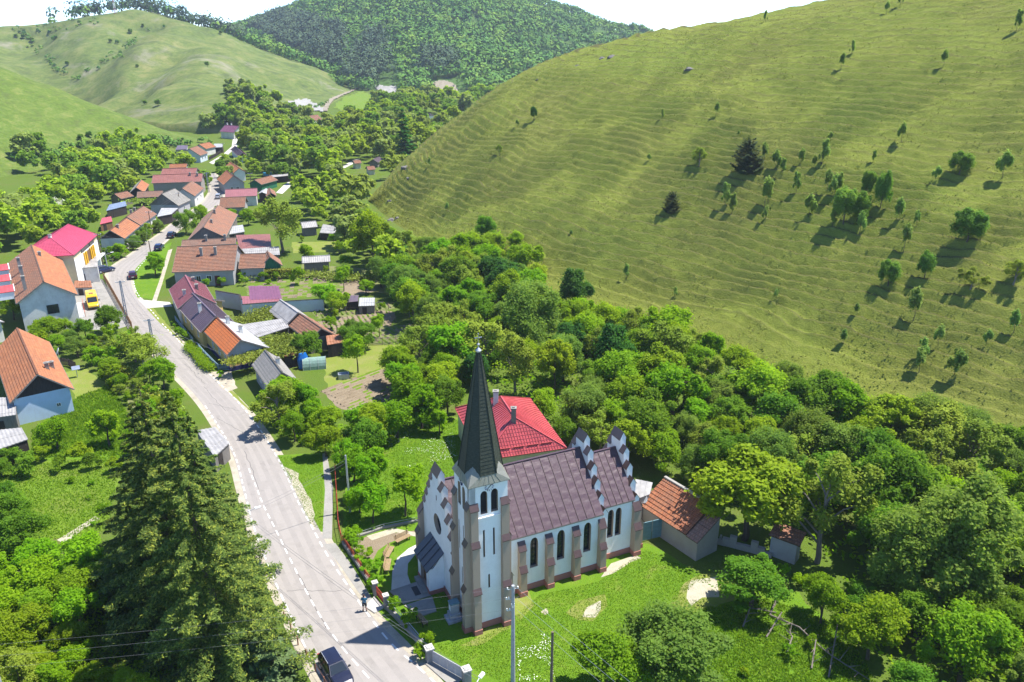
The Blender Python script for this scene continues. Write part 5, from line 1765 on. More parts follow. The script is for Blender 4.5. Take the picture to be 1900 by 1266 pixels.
gable_house('barn', 'barn with one slope of old grey asbestos sheets', 'barn', (553, 580), (520, 556), (532, 603), 2.8, 38, ('m_grey', 'm_grey'), ('wave', 'wave'), 'grey_wood', None)
gable_house('barn', 'rusty brown tiled barn joined to the grey sheet one', 'barn', (596, 609), (555, 581), (569, 629), 2.5, 36, ('t_clay', 't_clay'), ('rib', 'rib'), 'grey_wood', 'dark_wood')
flat_shed('canopy', 'corrugated grey canopy on posts over the courtyard', 'shed', quad_px([(480, 625), (534, 607.5), (528, 594), (447, 606)], 2.7), 2.7, 'm_grey', 'grey_wood', 'wave', 0.25, posts=True)
gable_house('house', 'long house with mottled orange and brown tiles, white verge boards and two grey chimneys', 'house', (329, 458), (441, 454.5), (380, 503.5), 3.2, 30, ('t_old', 't_clay'), ('tile', 'tile'), 'grey_plaster', None, group=ROW,
   chim=((0.43, -0.38, 1.5, 'concrete'), (0.66, -0.36, 1.5, 'concrete')), wins=(('R', 0.2, 1.6, 0.9, 1.2), ('R', 0.4, 1.6, 0.9, 1.2), ('R', 0.58, 1.6, 0.9, 1.2)), doors=(('R', 0.72, 1.0, 2.1, 'maroon_paint'),))
gable_house('house_wing', 'tiled side wing reaching towards the green gable', 'house', (446, 472), (494, 470.5), (470, 498), 2.8, 30, ('t_clay', 't_clay'), ('tile', 'tile'), 'grey_plaster', None, group=ROW)
gable_house('barn', 'small barn with a bright green plank gable', 'barn', (500.5, 477), (496, 466), (482.5, 501), 2.6, 42, ('t_clay', 't_clay'), ('tile', 'tile'), 'green_wood', 'green_wood')
gable_house('house_wing', 'weathered tiled roof behind the long mottled house', 'house', (338, 446), (438, 441.5), (340, 457), 3.6, 26, ('t_old', 't_old'), ('tile', 'tile'), 'grey_plaster', None, group=ROW, chim=((0.45, -0.3, 1.2, 'concrete'), (0.8, -0.3, 1.2, 'concrete')))
flat_shed('shed', 'wide low shed with dark red sheet roof beneath a tree', 'shed', quad_px([(447, 464), (502, 457), (500, 438), (440, 440)], 2.6), 2.4, 'm_dusky', 'grey_plaster', 'seam', 0.6)
flat_shed('shed', 'narrow shed with old grey roof behind the green gable', 'shed', quad_px([(446, 474), (517, 472), (516, 461), (444, 466)], 2.3), 2.2, 'm_grey', 'grey_wood', 'wave', 0.5)
gable_house('barn', 'long barn with brown tiles, pale metal patch and grey plank gable', 'barn', (377, 421.7), (404, 381), (350.8, 442), 2.9, 38, ('t_old', 't_clay'), ('tile', 'tile'), 'grey_wood', 'grey_wood', other=(4.6, 3.4),
   chim=((0.25, -0.2, 0.8), (0.62, -0.1, 1.0)), wins=(('1', 0.5, 3.0, 0.7, 0.9, 'dark_wood'),))
gable_house('shed', 'pale sheet roofed lean-to against the brown barn', 'shed', (410, 410), (402, 398), (404, 436), 2.2, 22, ('m_white', 'm_white'), ('wave', 'wave'), 'grey_wood', None)
flat_shed('shed', 'pale sheet canopy right of the brown barn', 'shed', quad_px([(418, 436), (453, 430), (450, 420), (420, 424)], 2.2), 2.2, 'm_white', 'grey_wood', 'wave', 0.3)
gable_house('house', 'tiled house with half hipped end below the pinkish roof', 'house', (409, 367), (456, 365.5), (440, 385), 2.8, 30, ('t_clay', 't_clay'), ('tile', 'tile'), 'grey_plaster', None, group=ROW, wins=(('R', 0.4, 1.5, 0.8, 1.0), ('R', 0.7, 1.5, 0.8, 1.0)))
gable_house('house', 'house with pinkish sheet roof at the inside of the street bend', 'house', (418, 352), (477, 349.5), (416, 366), 3.0, 28, ('m_maroon', 'm_maroon'), ('seam', 'seam'), 'old_white', None, group=ROW)
gable_house('barn', 'barn with pale sheet roof and dark open gable', 'barn', (486, 357), (494, 350), (472, 377), 2.6, 36, ('m_white', 'm_white'), ('wave', 'wave'), 'dark_wood', None)
gable_house('barn', 'narrow tiled barn at the end of the pale sheet barn', 'barn', (503, 358), (500, 349), (514, 367), 2.4, 36, ('t_clay', 't_clay'), ('tile', 'tile'), 'dark_wood', None)
gable_house('house', 'grey gabled house with one orange and one plum slope', 'house', (433, 326.6), (420, 316.5), (419, 347), 3.0, 38, ('t_orange', 'm_plum'), ('tile', 'seam'), 'grey_plaster', None, group=ROW, wins=(('1', 0.35, 1.6, 0.8, 1.0), ('1', 0.65, 1.6, 0.8, 1.0)))
gable_house('house', 'house with bright orange roof and white patch further up', 'house', (444, 312), (426, 300), (436, 323), 3.0, 36, ('t_orange', 't_orange'), ('tile', 'tile'), 'white_plaster', None, group=ROW)
gable_house('shed', 'green plank shed with tan roof by the side lane', 'shed', (472, 334), (503, 326), (480, 344), 2.3, 28, ('t_clay', 't_clay'), ('tile', 'tile'), 'green_wood', None)
gable_house('house', 'dark house with purple and pink roof at the upper street', 'house', (450, 284), (436, 271), (431, 280), 2.6, 34, ('m_plum', 'm_purple'), ('seam', 'seam'), 'pale_blue', 'dark_wood', group=ROW)
gable_house('house', 'far house with dark maroon roof at the head of the street', 'house', (418, 232), (444, 234), (420, 245), 3.2, 34, ('m_purple', 'm_purple'), ('seam', 'seam'), 'old_white', None, group=ROW, chim=((0.1, 0.1, 1.2, 'old_white'), (0.4, 0.1, 1.2, 'old_white')))
gable_house('house', 'far farm building with pale grey roof below the bald hill', 'house', (504, 209), (530, 208), (506, 219), 3.2, 30, ('m_white', 'm_white'), ('wave', 'wave'), 'grey_plaster', None, group=ROW)
gable_house('house', 'far orange roofed building beside the pale grey one', 'house', (535, 209.5), (552, 209), (536, 215), 3.0, 30, ('t_bright', 't_bright'), ('tile', 'tile'), 'brown_wood', None, group=ROW)
gable_house('house', 'far white house with brown roof near the gravel heap', 'house', (573, 215), (589, 213), (581, 224.5), 3.2, 36, ('t_clay', 't_clay'), ('tile', 'tile'), 'white_plaster', 'white_plaster', group=ROW, wins=(('1', 0.5, 4.2, 0.8, 0.9, 'dark_wood'),))
flat_shed('shed', 'far pale roofed outhouse in front of the white house', 'shed', quad_px([(584, 231), (597, 229), (594, 224), (583, 225)], 2.4), 2.4, 'm_white', 'green_wood', 'wave', 0.5)
gable_house('shed', 'small orange roofed hut by the far lane', 'shed', (655, 298), (668, 297), (656, 304), 2.0, 28, ('t_clay', 't_clay'), ('tile', 'tile'), 'old_white', None)
gable_house('shed', 'dark hut with plum roof at the foot of the right hill', 'shed', (692, 296), (704, 291), (700, 302), 2.0, 30, ('m_plum', 'm_plum'), ('seam', 'seam'), 'grey_wood', None)
gable_house('shed', 'orange roofed hut half sunk in the bushes at the hill foot', 'shed', (680, 309), (694, 308), (681, 316), 1.8, 28, ('t_clay', 't_clay'), ('tile', 'tile'), 'old_white', None)
gable_house('house', 'distant little house with dark gable at the wood edge', 'house', (801, 214), (797, 211), (806, 219), 2.8, 36, ('m_plum', 'm_plum'), ('seam', 'seam'), 'white_plaster', 'white_plaster', group=ROW)
flat_shed('shed', 'distant long white roofed building at the wood edge', 'shed', quad_px([(764, 219), (786, 219), (786, 213), (766, 213)], 2.4), 2.4, 'm_white', 'grey_plaster', 'wave', 0.4)
# garden sheds
gable_house('shed', 'shed with corrugated grey roof in the middle gardens', 'shed', (560, 477), (612, 474), (561, 488.5), 2.2, 26, ('m_grey', 'm_grey'), ('wave', 'wave'), 'grey_wood', None)
gable_house('shed', 'grey roofed shed at the far end of the gardens', 'shed', (558, 413), (586, 410.5), (557, 424), 2.2, 28, ('m_grey', 'm_grey'), ('wave', 'wave'), 'grey_wood', None)
flat_shed('shed', 'tumbledown grey shed under the big walnut', 'shed', quad_px([(594, 432), (624, 434), (622, 424), (600, 420)], 1.8), 1.8, 'm_grey', 'dark_wood', 'wave', 0.5)
flat_shed('shed', 'purple sheet roofed garden shed with a brick chimney', 'shed', quad_px([(465, 554), (521, 552.5), (516, 536), (463, 536)], 2.4), 2.2, 'm_purple', 'maroon_paint', 'seam', 0.7)
flat_shed('shed', 'low pinkish roofed store beside the purple shed', 'shed', quad_px([(451, 566), (520, 562), (518, 553), (450, 553)], 2.0), 2.0, 'm_maroon', 'grey_blue', 'seam', 0.3)
flat_shed('hen_house', 'small plank hen house with dark roof in the vegetable garden', 'shed', quad_px([(643, 560), (664, 558), (665, 550), (645, 551)], 1.8), 1.7, 'm_plum', 'dark_wood', 'seam', 0.3)
flat_shed('hen_house', 'small hen house with corrugated pale roof in the vegetable garden', 'shed', quad_px([(666, 567), (694, 566), (695, 556), (668, 556)], 1.7), 1.6, 'm_white', 'grey_wood', 'wave', 0.4)
flat_shed('shed', 'rust red sheet roofed shed behind the garden fence', 'shed', quad_px([(608, 640), (637, 635), (633, 624), (606, 628)], 2.2), 2.2, 'rust', 'dark_wood', 'wave', 0.4)
flat_shed('shed', 'rusty lean-to between the courtyard trees', 'shed', quad_px([(526, 662), (552, 658), (548, 650), (524, 654)], 2.0), 2.0, 'rust', 'dark_wood', 'wave', 0.3)
gable_house('shed', 'long low dark shed with grey roof beside the side lane', 'shed', (500, 326), (544, 322), (502, 329), 2.2, 20, ('m_grey', 'm_grey'), ('wave', 'wave'), 'dark_wood', None)
flat_shed('canopy', 'weathered plank roof of the bus shelter hidden by the spruces', 'shelter', quad_px([(398, 846), (424, 822), (400, 796), (366, 802)], 2.2), 2.2, 'm_grey', 'grey_wood', 'wave', 0.15)
flat_shed('shed', 'old vine covered shed with grey corrugated roof at the left edge', 'shed', quad_px([(-10, 836), (50, 815), (40, 800), (-20, 806)], 2.4), 2.4, 'm_grey', 'dark_wood', 'wave', 0.4)
flat_shed('shed', 'grey roofed lean-to against the blue house', 'shed', quad_px([(-20, 775), (28, 768), (30, 745), (-20, 745)], 2.6), 2.5, 'm_grey', 'grey_wood', 'wave', 0.6)

# red hipped house behind the church
rA, rB = at(955, 774.4, 7.3), at(929.6, 735.8, 7.3)
NR, FL = at(1051, 831, 3.8), at(845, 757, 3.8)
dx_ = (rB - rA).normalized()
nx_ = Vector((dx_.y, -dx_.x, 0))                     # towards the right
hw_ = (NR - rA).dot(nx_)
front = (NR - rA).dot(dx_)
back = (FL - rA).dot(dx_)
hl_ = -(FL - rA).dot(nx_)
cs = [rA + nx_ * hw_ + dx_ * front, rA + nx_ * hw_ + dx_ * max(back, (rB - rA).length + 3.5), rA - nx_ * hl_ + dx_ * max(back, (rB - rA).length + 3.5), rA - nx_ * hl_ + dx_ * front]
rh, W_, rc2 = hip_house('house', 'house with vivid red sheet hipped roof right behind the church', 'house', [cs[0], cs[1], cs[2], cs[3]], rA, rB, 3.8, 7.3, 'm_red', 'cream',
     chim=((at(953, 780, 7.0), 1.5, 0.55, 'brick'), (at(920, 745, 6.9), 1.3, 0.6, 'old_white')), seam=0.32,
     wins=((2, 0.3, 1.8, 1.0, 1.2, 'white_paint'), (2, 0.7, 1.8, 1.0, 1.2, 'white_paint'), (3, 0.3, 1.8, 1.0, 1.2, 'white_paint'), (3, 0.7, 1.8, 1.0, 1.2, 'white_paint')))
for px, py, hh in ((946, 738, 2.6), (1012, 778, 1.8)):
 p = at(px, py, 5.4 if px > 1000 else 6.6) - rc2
 f = MB(); f.cyl((p.x, p.y, p.z - 0.8), 0.12, hh + 0.4, 10); f.build('flue_pipe', M['rust'], rh)
sg = MB()                                            # snow guards near the eave of the front hip
for u in (0.15, 0.35, 0.55, 0.75):
 a = rA.lerp(cs[3].lerp(cs[0], u), 0.80 + (0.04 if int(u * 20) % 4 else 0)); b = rA.lerp(cs[3].lerp(cs[0], u + 0.16), 0.80 + (0.04 if int(u * 20) % 4 else 0))
 za = 7.3 - 3.5 * 0.8 + 0.08
 sg.bar((a.x - rc2.x, a.y - rc2.y, za), (b.x - rc2.x, b.y - rc2.y, za), 0.08, 0.14)
sg.build('snow_guard', M['m_red'], rh)

# orange tiled shed at the lawn, its grey tail, teal gate, pale slab
S0, S1 = at(1186, 937, 2.4), at(1272, 993, 2.4)
T0 = at(1215, 889, 4.5)
ax = (S1 - S0).normalized()
bx_ = Vector((-ax.y, ax.x, 0))
dep = max(3.5, (T0 - S0).dot(bx_))
LS = (S1 - S0).length
so = empty('outbuilding', ((S0.x + S1.x) / 2, (S0.y + S1.y) / 2, 0), math.atan2(ax.y, ax.x), 'grey walled outbuilding with orange tiled lean-to roof behind the chancel', 'outbuilding')
slope_mesh((-LS / 2, dep, 4.5), (LS / 2, dep, 4.5), (LS / 2, 0, 2.4), (-LS / 2, 0, 2.4), 'rib', M['t_shed'], so)
sm_ = slope_mesh((LS / 2 + 0.02, dep, 4.3), (LS / 2 + 1.5, dep, 4.3), (LS / 2 + 1.5, 0, 2.3), (LS / 2 + 0.02, 0, 2.3), 'wave', M['t_old'], so)
mb = MB()
x0, x1, y0, y1 = -LS / 2 + 0.3, LS / 2 + 1.3, 0.3, dep - 0.2
mb.face([(x0, y0, -0.4), (x1, y0, -0.4), (x1, y0, 2.36), (x0, y0, 2.36)])
mb.face([(x1, y0, -0.4), (x1, y1, -0.4), (x1, y1, 4.05), (x1, y0, 2.3)])
mb.face([(x0, y1, -0.4), (x0, y0, -0.4), (x0, y0, 2.36), (x0, y1, 4.2)], 1)
mb.face([(x1, y1, -0.4), (x0, y1, -0.4), (x0, y1, 4.2), (x1, y1, 4.05)])
mb.build('wall', [M['stone'], M['cream']], so)
rdg = MB(); rdg.bar((-LS / 2, dep, 4.56), (LS / 2, dep, 4.56), 0.3, 0.14); rdg.build('ridge_cap', M['stone'], so)
FOOT.append((Vector((so.location.x, so.location.y)), Vector((ax.x, ax.y)), LS / 2 + 2, dep, 0.3))
dsh = empty('satellite_dish', at(1197, 927, 3.0), R(-60), 'white satellite dish on the corner of the orange tiled outbuilding', 'satellite dish')
d_ = MB(); d_.cyl((0, 0, 0), 0.32, 0.07, 14, r2=0.40)
do_ = d_.build('reflector', M['white_paint'], dsh); do_.rotation_euler = (R(62), 0, 0)
a_ = MB(); a_.bar((0, 0, -0.9), (0, 0, 0), 0.05); a_.build('mount', M['galvanised'], dsh)
g0, g1 = at(1187, 1007), at(1229, 997)
gt = empty('metal_gate', (g0.x, g0.y, 0), math.atan2(g1.y - g0.y, g1.x - g0.x), 'tall grey teal sheet gate between the church and the outbuilding', 'gate')
LG = (g1 - g0).length
for i in range(2):
 b = MB()
 b.box((LG * (0.25 + 0.5 * i) + (0.01 if i else -0.01), 0, 1.2), (LG / 2 - 0.06, 0.05, 2.1))
 b.bar((LG * 0.5 * i + 0.04, -0.04, 2.27), (LG * 0.5 * (i + 1) - 0.04, -0.04, 2.27), 0.08)
 lf = b.build('gate_leaf', M['teal_metal'], gt)
flat_shed('shed', 'pale slab roofed store behind the orange tiled outbuilding', 'shed', quad_px([(1178, 925), (1205, 915), (1210, 896), (1180, 890)], 3.6), 3.5, 'm_grey', 'stone', 'seam', 0.1)
# ruined hut with tiled roof
h0, h1 = at(1440, 1034), at(1476, 1048)
hx = (h1 - h0).normalized(); hy = Vector((-hx.y, hx.x, 0))
hut = empty('hut', (h0.x, h0.y, 0), math.atan2(hx.y, hx.x), 'tiny grey hut with worn tile roof at the lawn edge', 'hut')
LH = (h1 - h0).length
slope_mesh((-0.9, 1.4, 3.0), (LH + 0.2, 1.4, 3.0), (LH + 0.2, -0.3, 2.35), (-0.9, -0.3, 2.35), 'tile', M['t_clay'], hut)
mb = MB(); mb.box(((LH - 0.8) / 2, 0.55, 1.0), (LH + 0.6, 1.3, 2.75)); mb.build('wall', M['grey_plaster'], hut)
mb = MB()
for (a, b, h) in ((at(1340, 1010), at(1432, 1034), 1.3), (at(1320, 1005), at(1345, 1012), 1.0)):
 d = (b - a).normalized(); n = Vector((-d.y, d.x, 0)) * 0.2
 k = 7
 for i in range(k):
  p, q = a.lerp(b, i / k), a.lerp(b, (i + 1) / k - 0.004)
  hh = h * (0.65 + 0.35 * math.sin(i * 1.9))
  mb.hexa([p - n, q - n, q + n, p + n] + [v + Vector((0, 0, hh)) for v in (p - n, q - n, q + n, p + n)])
prop(mb.build('ruined_wall', M['stone']), 'crumbling rubble wall beside the tiny grey hut', 'wall')
# long pale walls in the gardens
def wall_run(name, label, cat, pts, h, mat, cap=None, th=0.22):
 o = empty(name, pts[0], 0, label, cat)
 mb, cb = MB(), MB()
 for a, b in zip(pts[:-1], pts[1:]):
  a, b = a - pts[0], b - pts[0]
  d = (b - a).normalized(); n = Vector((-d.y, d.x, 0)) * th / 2
  mb.hexa([a - n - Vector((0, 0, 0.3)), b - n - Vector((0, 0, 0.3)), b + n - Vector((0, 0, 0.3)), a + n - Vector((0, 0, 0.3))] + [v + Vector((0, 0, h)) for v in (a - n, b - n, b + n, a + n)])
  n2 = n * 1.4
  cb.hexa([v + Vector((0, 0, h + 0.005)) for v in (a - n2, b - n2, b + n2, a + n2)] + [v + Vector((0, 0, h + 0.09)) for v in (a - n2, b - n2, b + n2, a + n2)])
 mb.build('wall', M[mat], o)
 cb.build('coping', M[cap or 'concrete'], o)
 return o
wall_run('garden_wall', 'tall grey blue courtyard wall behind the pink roofed row house', 'wall', [at(404, 568), at(448, 576), at(452, 586)], 3.0, 'grey_blue', 'dark_wood')
wall_run('garden_wall', 'long pale blue wall closing the courtyard towards the gardens', 'wall', [at(452, 587), at(540, 580), at(602, 576)], 2.2, 'pale_blue', 'dark_wood')
# ---------------------------------------------------------------- vegetation
RS = np.random.RandomState(11)

def unit(n):
 v = RS.normal(size=(n, 3))
 return v / np.linalg.norm(v, axis=1)[:, None]

def leaf_quads(pos, nrm, size, aspect=1.5):
 """one bent-free quad per leaf cluster, random spin about its normal"""
 n = len(pos)
 nrm = nrm / np.maximum(1e-6, np.linalg.norm(nrm, axis=1))[:, None]
 t = np.cross(nrm, unit(n))
 t /= np.maximum(1e-6, np.linalg.norm(t, axis=1))[:, None]
 b = np.cross(nrm, t)
 s = (size * (0.65 + 0.7 * RS.rand(n)))[:, None]
 a, c = t * s * aspect / 2, b * s / 2
 # a kite reads more like a leaf spray than a rectangle
 q = np.stack([pos - a, pos - c * 0.9 + a * 0.15, pos + a, pos + c * 0.9 + a * 0.15], 1)
 return q.reshape(-1, 3)

def crown_points(H, Rr, z0, lobes, clumps, leaves, spread=0.46, lobe_r=(0.16, 0.48), top=1.0, dens_top=0.35, up=0.5, shape='round'):
 """leaf positions and normals for a crown between z0 and H with radius Rr, built as clumped lobes"""
 C = np.array([0, 0, (H + z0) / 2])
 S = np.array([Rr, Rr, (H - z0) / 2])
 d = unit(lobes)
 d[:, 2] = np.where(d[:, 2] < -0.55, -d[:, 2], d[:, 2])
 rad = 0.36 + 0.58 * RS.rand(lobes) ** 0.8
 lc = d * rad[:, None]
 if shape == 'cone':
  k = np.clip(0.95 - 0.62 * (lc[:, 2] + 1) / 2, 0.2, 1)
  lc[:, :2] *= k[:, None] * 1.25
 if shape == 'vase':
  k = np.clip(0.55 + 0.5 * (lc[:, 2] + 1) / 2, 0.4, 1.1)
  lc[:, :2] *= k[:, None]
 lr = lobe_r[0] + (lobe_r[1] - lobe_r[0]) * RS.rand(lobes)
 lr *= np.clip(1.35 - rad, 0.45, 1.0)
 lc *= (1 + 0.16 * RS.normal(size=3) * np.array([1, 1, 0.3]))
 P, N = [], []
 for i in range(lobes):
  cd = unit(clumps)
  cd[:, 2] = np.where((cd[:, 2] < -0.2) & (RS.rand(clumps) < dens_top), -cd[:, 2], cd[:, 2])
  cc = lc[i] + cd * lr[i] * (0.75 + 0.35 * RS.rand(clumps))[:, None]
  for j in range(clumps):
   off = RS.normal(size=(leaves, 3)) * spread * lr[i] * 0.75
   p = (cc[j] + off) * S + C
   nn = cd[j] * 0.7 + np.array([0, 0, up]) + unit(leaves) * 0.75
   P.append(p); N.append(nn)
 return np.concatenate(P), np.concatenate(N), lc * S + C

def limbs(H, z0, targets, r0, mat, parent, lean=(0, 0), seg=5):
 mb = MB()
 top = z0 + (H - z0) * 0.55
 n = 6
 P = [(lean[0] * (i / n) ** 1.5 + 0.06 * math.sin(i * 1.7), lean[1] * (i / n) ** 1.5 + 0.06 * math.cos(i * 2.3), -0.4 + (top + 0.4) * i / n) for i in range(n + 1)]
 mb.tube(P, [r0 * (1.15 - 0.8 * i / n) for i in range(n + 1)], seg)
 for t in targets:
  t = Vector(t)
  zs = max(z0 * 0.7, min(top, t.z - (t.xy.length) * 0.8))
  f = (zs + 0.4) / (top + 0.4)
  s = Vector((lean[0] * f ** 1.5, lean[1] * f ** 1.5, zs))
  m = s.lerp(t, 0.5) + Vector((0, 0, 0.12 * (t - s).length))
  mb.tube([s, m, t], [r0 * 0.42, r0 * 0.26, r0 * 0.08], 4, cap=False)
 return mb.build('trunk', mat, parent)

PROTO = {}
CLOUD = {}
def proto(kind, leafmat, H, Rr, z0, lobes, clumps, leaves, size, bark='bark', name='tree', r0=None, variants=2, nl=7, **kw):
 lst = []
 for v in range(variants):
  root = empty(name, (0, 0, -500))
  p, n, lc = crown_points(H, Rr, z0, lobes, clumps, leaves, **kw)
  if nl:
   limbs(H, z0, [lc[i] for i in RS.permutation(len(lc))[:nl]], r0 or 0.045 * H * 0.55, M[bark], root)
  q = leaf_quads(p, n, size)
  if kind.startswith('far'):
   CLOUD.setdefault(kind, []).append((p, n, H, Rr, size, leafmat))
   bpy.data.objects.remove(root)
   continue
  np_mesh('crown' if nl else 'foliage', q, np.arange(len(q)).reshape(-1, 4), M[leafmat], root)
  lst.append(root)
 PROTO[kind] = (lst, H, Rr)

M['l_bright'] = mat_leaf('bright_leaves', (0.257, 0.407, 0.015), 0.45, tip=(0.25, 0.36, 0.02, 1))
M['l_mid'] = mat_leaf('mid_green_leaves', (0.172, 0.320, 0.023), 0.4, tip=(0.14, 0.27, 0.02, 1))
M['l_grey'] = mat_leaf('grey_green_leaves', (0.206, 0.320, 0.048), 0.4, tip=(0.16, 0.26, 0.045, 1))
M['l_yellow'] = mat_leaf('yellow_green_leaves', (0.279, 0.397, 0.016), 0.4, 0.48, 0.01, tip=(0.32, 0.42, 0.02, 1))
M['l_olive'] = mat_leaf('olive_spring_leaves', (0.258, 0.352, 0.034), 0.45, 0.45, 0.01, tip=(0.24, 0.31, 0.035, 1))
M['l_dark'] = mat_leaf('dark_leaves', (0.079, 0.208, 0.033), 0.4, tip=(0.06, 0.17, 0.03, 1))
M['l_vivid'] = mat_leaf('vivid_leaves', (0.226, 0.414, 0.010), 0.45, tip=(0.22, 0.37, 0.015, 1))
M['l_spruce'] = mat_leaf('spruce_needles', (0.100, 0.165, 0.034), 0.45, 0.40, 0.012, tip=(0.29, 0.34, 0.045, 1))
M['l_pine'] = mat_leaf('pine_needles', (0.088, 0.138, 0.048), 0.4, 0.15, 0.015)
M['l_juniper'] = mat_leaf('dark_conifer_needles', (0.060, 0.092, 0.032), 0.4, 0.3, 0.012, tip=(0.10, 0.13, 0.045, 1))
M['l_clump'] = mat_leaf('hill_bush_leaves', (0.165, 0.310, 0.045), 0.4, 0.55, 0.02, tip=(0.25, 0.40, 0.06, 1))
M['l_vine'] = mat_leaf('vine_leaves', (0.204, 0.253, 0.036), 0.45, 0.3, 0.03)
M['l_hill'] = mat_leaf('sapling_leaves', (0.26, 0.40, 0.10), 0.3, 0.65, 0.02, tip=(0.34, 0.46, 0.12, 1))
M['l_blossom'] = mat_leaf('white_blossom', (0.40, 0.42, 0.30), 0.3, 0.2, 0.01)
M['l_copper'] = mat_leaf('reddish_leaves', (0.13, 0.065, 0.03), 0.4, 0.25, 0.02)

M['w_bright'] = mat_leaf('wood_bright_leaves', (0.267, 0.411, 0.026), 0.35, 0.5)
M['w_mid'] = mat_leaf('wood_mid_leaves', (0.169, 0.315, 0.031), 0.35, 0.5)
M['w_grey'] = mat_leaf('wood_grey_leaves', (0.249, 0.345, 0.079), 0.3, 0.5)
M['w_olive'] = mat_leaf('wood_olive_leaves', (0.258, 0.352, 0.053), 0.35, 0.5)
M['w_yellow'] = mat_leaf('wood_yellow_leaves', (0.260, 0.373, 0.027), 0.35, 0.5)
proto('bright', 'l_bright', 8.0, 3.2, 0.7, 22, 21, 48, 0.2, variants=2)
proto('mid', 'l_mid', 9.0, 3.6, 0.7, 23, 21, 50, 0.21, variants=2)
proto('grey', 'l_grey', 10.0, 3.6, 0.6, 25, 22, 58, 0.165, variants=2, up=0.35, spread=0.42)
proto('yellow', 'l_yellow', 9.0, 3.6, 0.9, 25, 22, 52, 0.22, variants=2)
proto('olive', 'l_olive', 9.5, 3.4, 1.4, 15, 15, 40, 0.19, variants=2, up=0.9, spread=0.5, nl=12, bark='pale_bark')
proto('dark', 'l_dark', 9.0, 3.2, 0.6, 22, 22, 46, 0.25, variants=2)
proto('vivid', 'l_vivid', 7.0, 2.6, 0.9, 19, 19, 42, 0.2, variants=2)
proto('fruit', 'l_vivid', 5.0, 2.1, 1.7, 14, 16, 30, 0.165, variants=2, r0=0.11)
proto('bush', 'l_bright', 2.6, 1.7, 0.0, 9, 14, 34, 0.16, name='bush', variants=2, nl=0)
proto('bush_mid', 'l_mid', 2.8, 1.8, 0.0, 9, 14, 34, 0.165, name='bush', variants=2, nl=0)
proto('shrub', 'l_vivid', 1.5, 0.8, 0.0, 7, 10, 26, 0.1, name='shrub', variants=2, nl=0)
proto('sapling', 'l_hill', 5.6, 1.0, 0.0, 13, 12, 22, 0.17, name='sapling', variants=3, r0=0.05, nl=3, lobe_r=(0.26, 0.44))
proto('clump', 'l_clump', 6.5, 3.0, 0.0, 26, 22, 36, 0.19, variants=2, nl=5, lobe_r=(0.2, 0.42))
proto('far_bright', 'w_bright', 10.5, 4.3, 0.8, 13, 11, 8, 1.0, variants=2, nl=0)
proto('far_mid', 'w_mid', 10.5, 4.3, 0.8, 13, 11, 8, 1.0, variants=2, nl=0)
proto('far_grey', 'w_grey', 10.5, 4.3, 0.8, 13, 11, 8, 1.0, variants=2, nl=0)
proto('far_olive', 'w_olive', 10.5, 4.3, 0.8, 13, 11, 8, 1.0, variants=2, nl=0)
proto('far_yellow', 'w_yellow', 10.5, 4.3, 0.8, 13, 11, 8, 1.0, variants=2, nl=0)
proto('blossom', 'l_blossom', 5.0, 2.8, 0.8, 10, 12, 9, 0.6, variants=1, nl=3)
proto('copper', 'l_copper', 7.0, 3.0, 1.4, 14, 14, 12, 0.5, variants=1, nl=5)

def conifer(kind, leafmat, H, Rr, z0, whorl=0.5, per=7, quads=26, size=0.42, droop=0.25, name='spruce', variants=1, power=0.85, tipup=0.15, asp=1.9, fine=1.0):
 lst = []
 for v in range(variants):
  root = empty(name, (0, 0, -500))
  mb = MB()
  n = 9
  mb.tube([(0.05 * math.sin(i), 0.05 * math.cos(i * 1.3), -0.5 + (H + 0.3) * i / n) for i in range(n + 1)], [0.020 * H * (1 - 0.95 * i / n) + 0.015 for i in range(n + 1)], 7)
  P, N = [], []
  z = z0
  while z < H - 0.15:
   f = (z - z0) / (H - z0)
   Lm = Rr * (1 - f) ** power + 0.15
   k = max(4, int(per * (0.6 + 0.6 * (1 - f))))
   a0 = RS.rand() * 6.28
   for b in range(k):
    a = a0 + 2 * math.pi * b / k + RS.normal() * 0.2
    L = Lm * (0.62 + 0.55 * RS.rand())
    zz = z + RS.normal() * whorl * 0.25
    nq = max(5, int(quads * (0.25 + 0.75 * L / Rr)))
    s = (RS.rand(nq)) ** 0.65
    lat = RS.normal(size=nq) * (0.10 + 0.20 * (1 - s)) * L * 0.75 * (s + 0.15) * fine
    dr = -droop * L * s ** 1.4 + tipup * L * np.clip(s - 0.6, 0, 1) ** 1.2
    x = s * L
    px_ = np.stack([x * math.cos(a) - lat * math.sin(a), x * math.sin(a) + lat * math.cos(a), zz + dr + RS.normal(size=nq) * 0.07 - np.abs(lat) * 0.25], 1)
    P.append(px_)
    nn = np.tile(np.array([math.cos(a) * 0.35, math.sin(a) * 0.35, 1.0]), (nq, 1)) + unit(nq) * 0.55
    N.append(nn)
    if L > 1.5 and b % 2 == 0:
     mb.tube([(0, 0, zz), (math.cos(a) * L * 0.6, math.sin(a) * L * 0.6, zz - droop * L * 0.45)], [0.05, 0.02], 4, cap=False)
   z += whorl * (0.75 + 0.5 * RS.rand())
  mb.build('trunk', M['bark'], root)
  p, nrm = np.concatenate(P), np.concatenate(N)
  q = leaf_quads(p, nrm, size, asp)
  np_mesh('crown', q, np.arange(len(q)).reshape(-1, 4), M[leafmat], root)
  lst.append(root)
 PROTO[kind] = (lst, H, Rr)

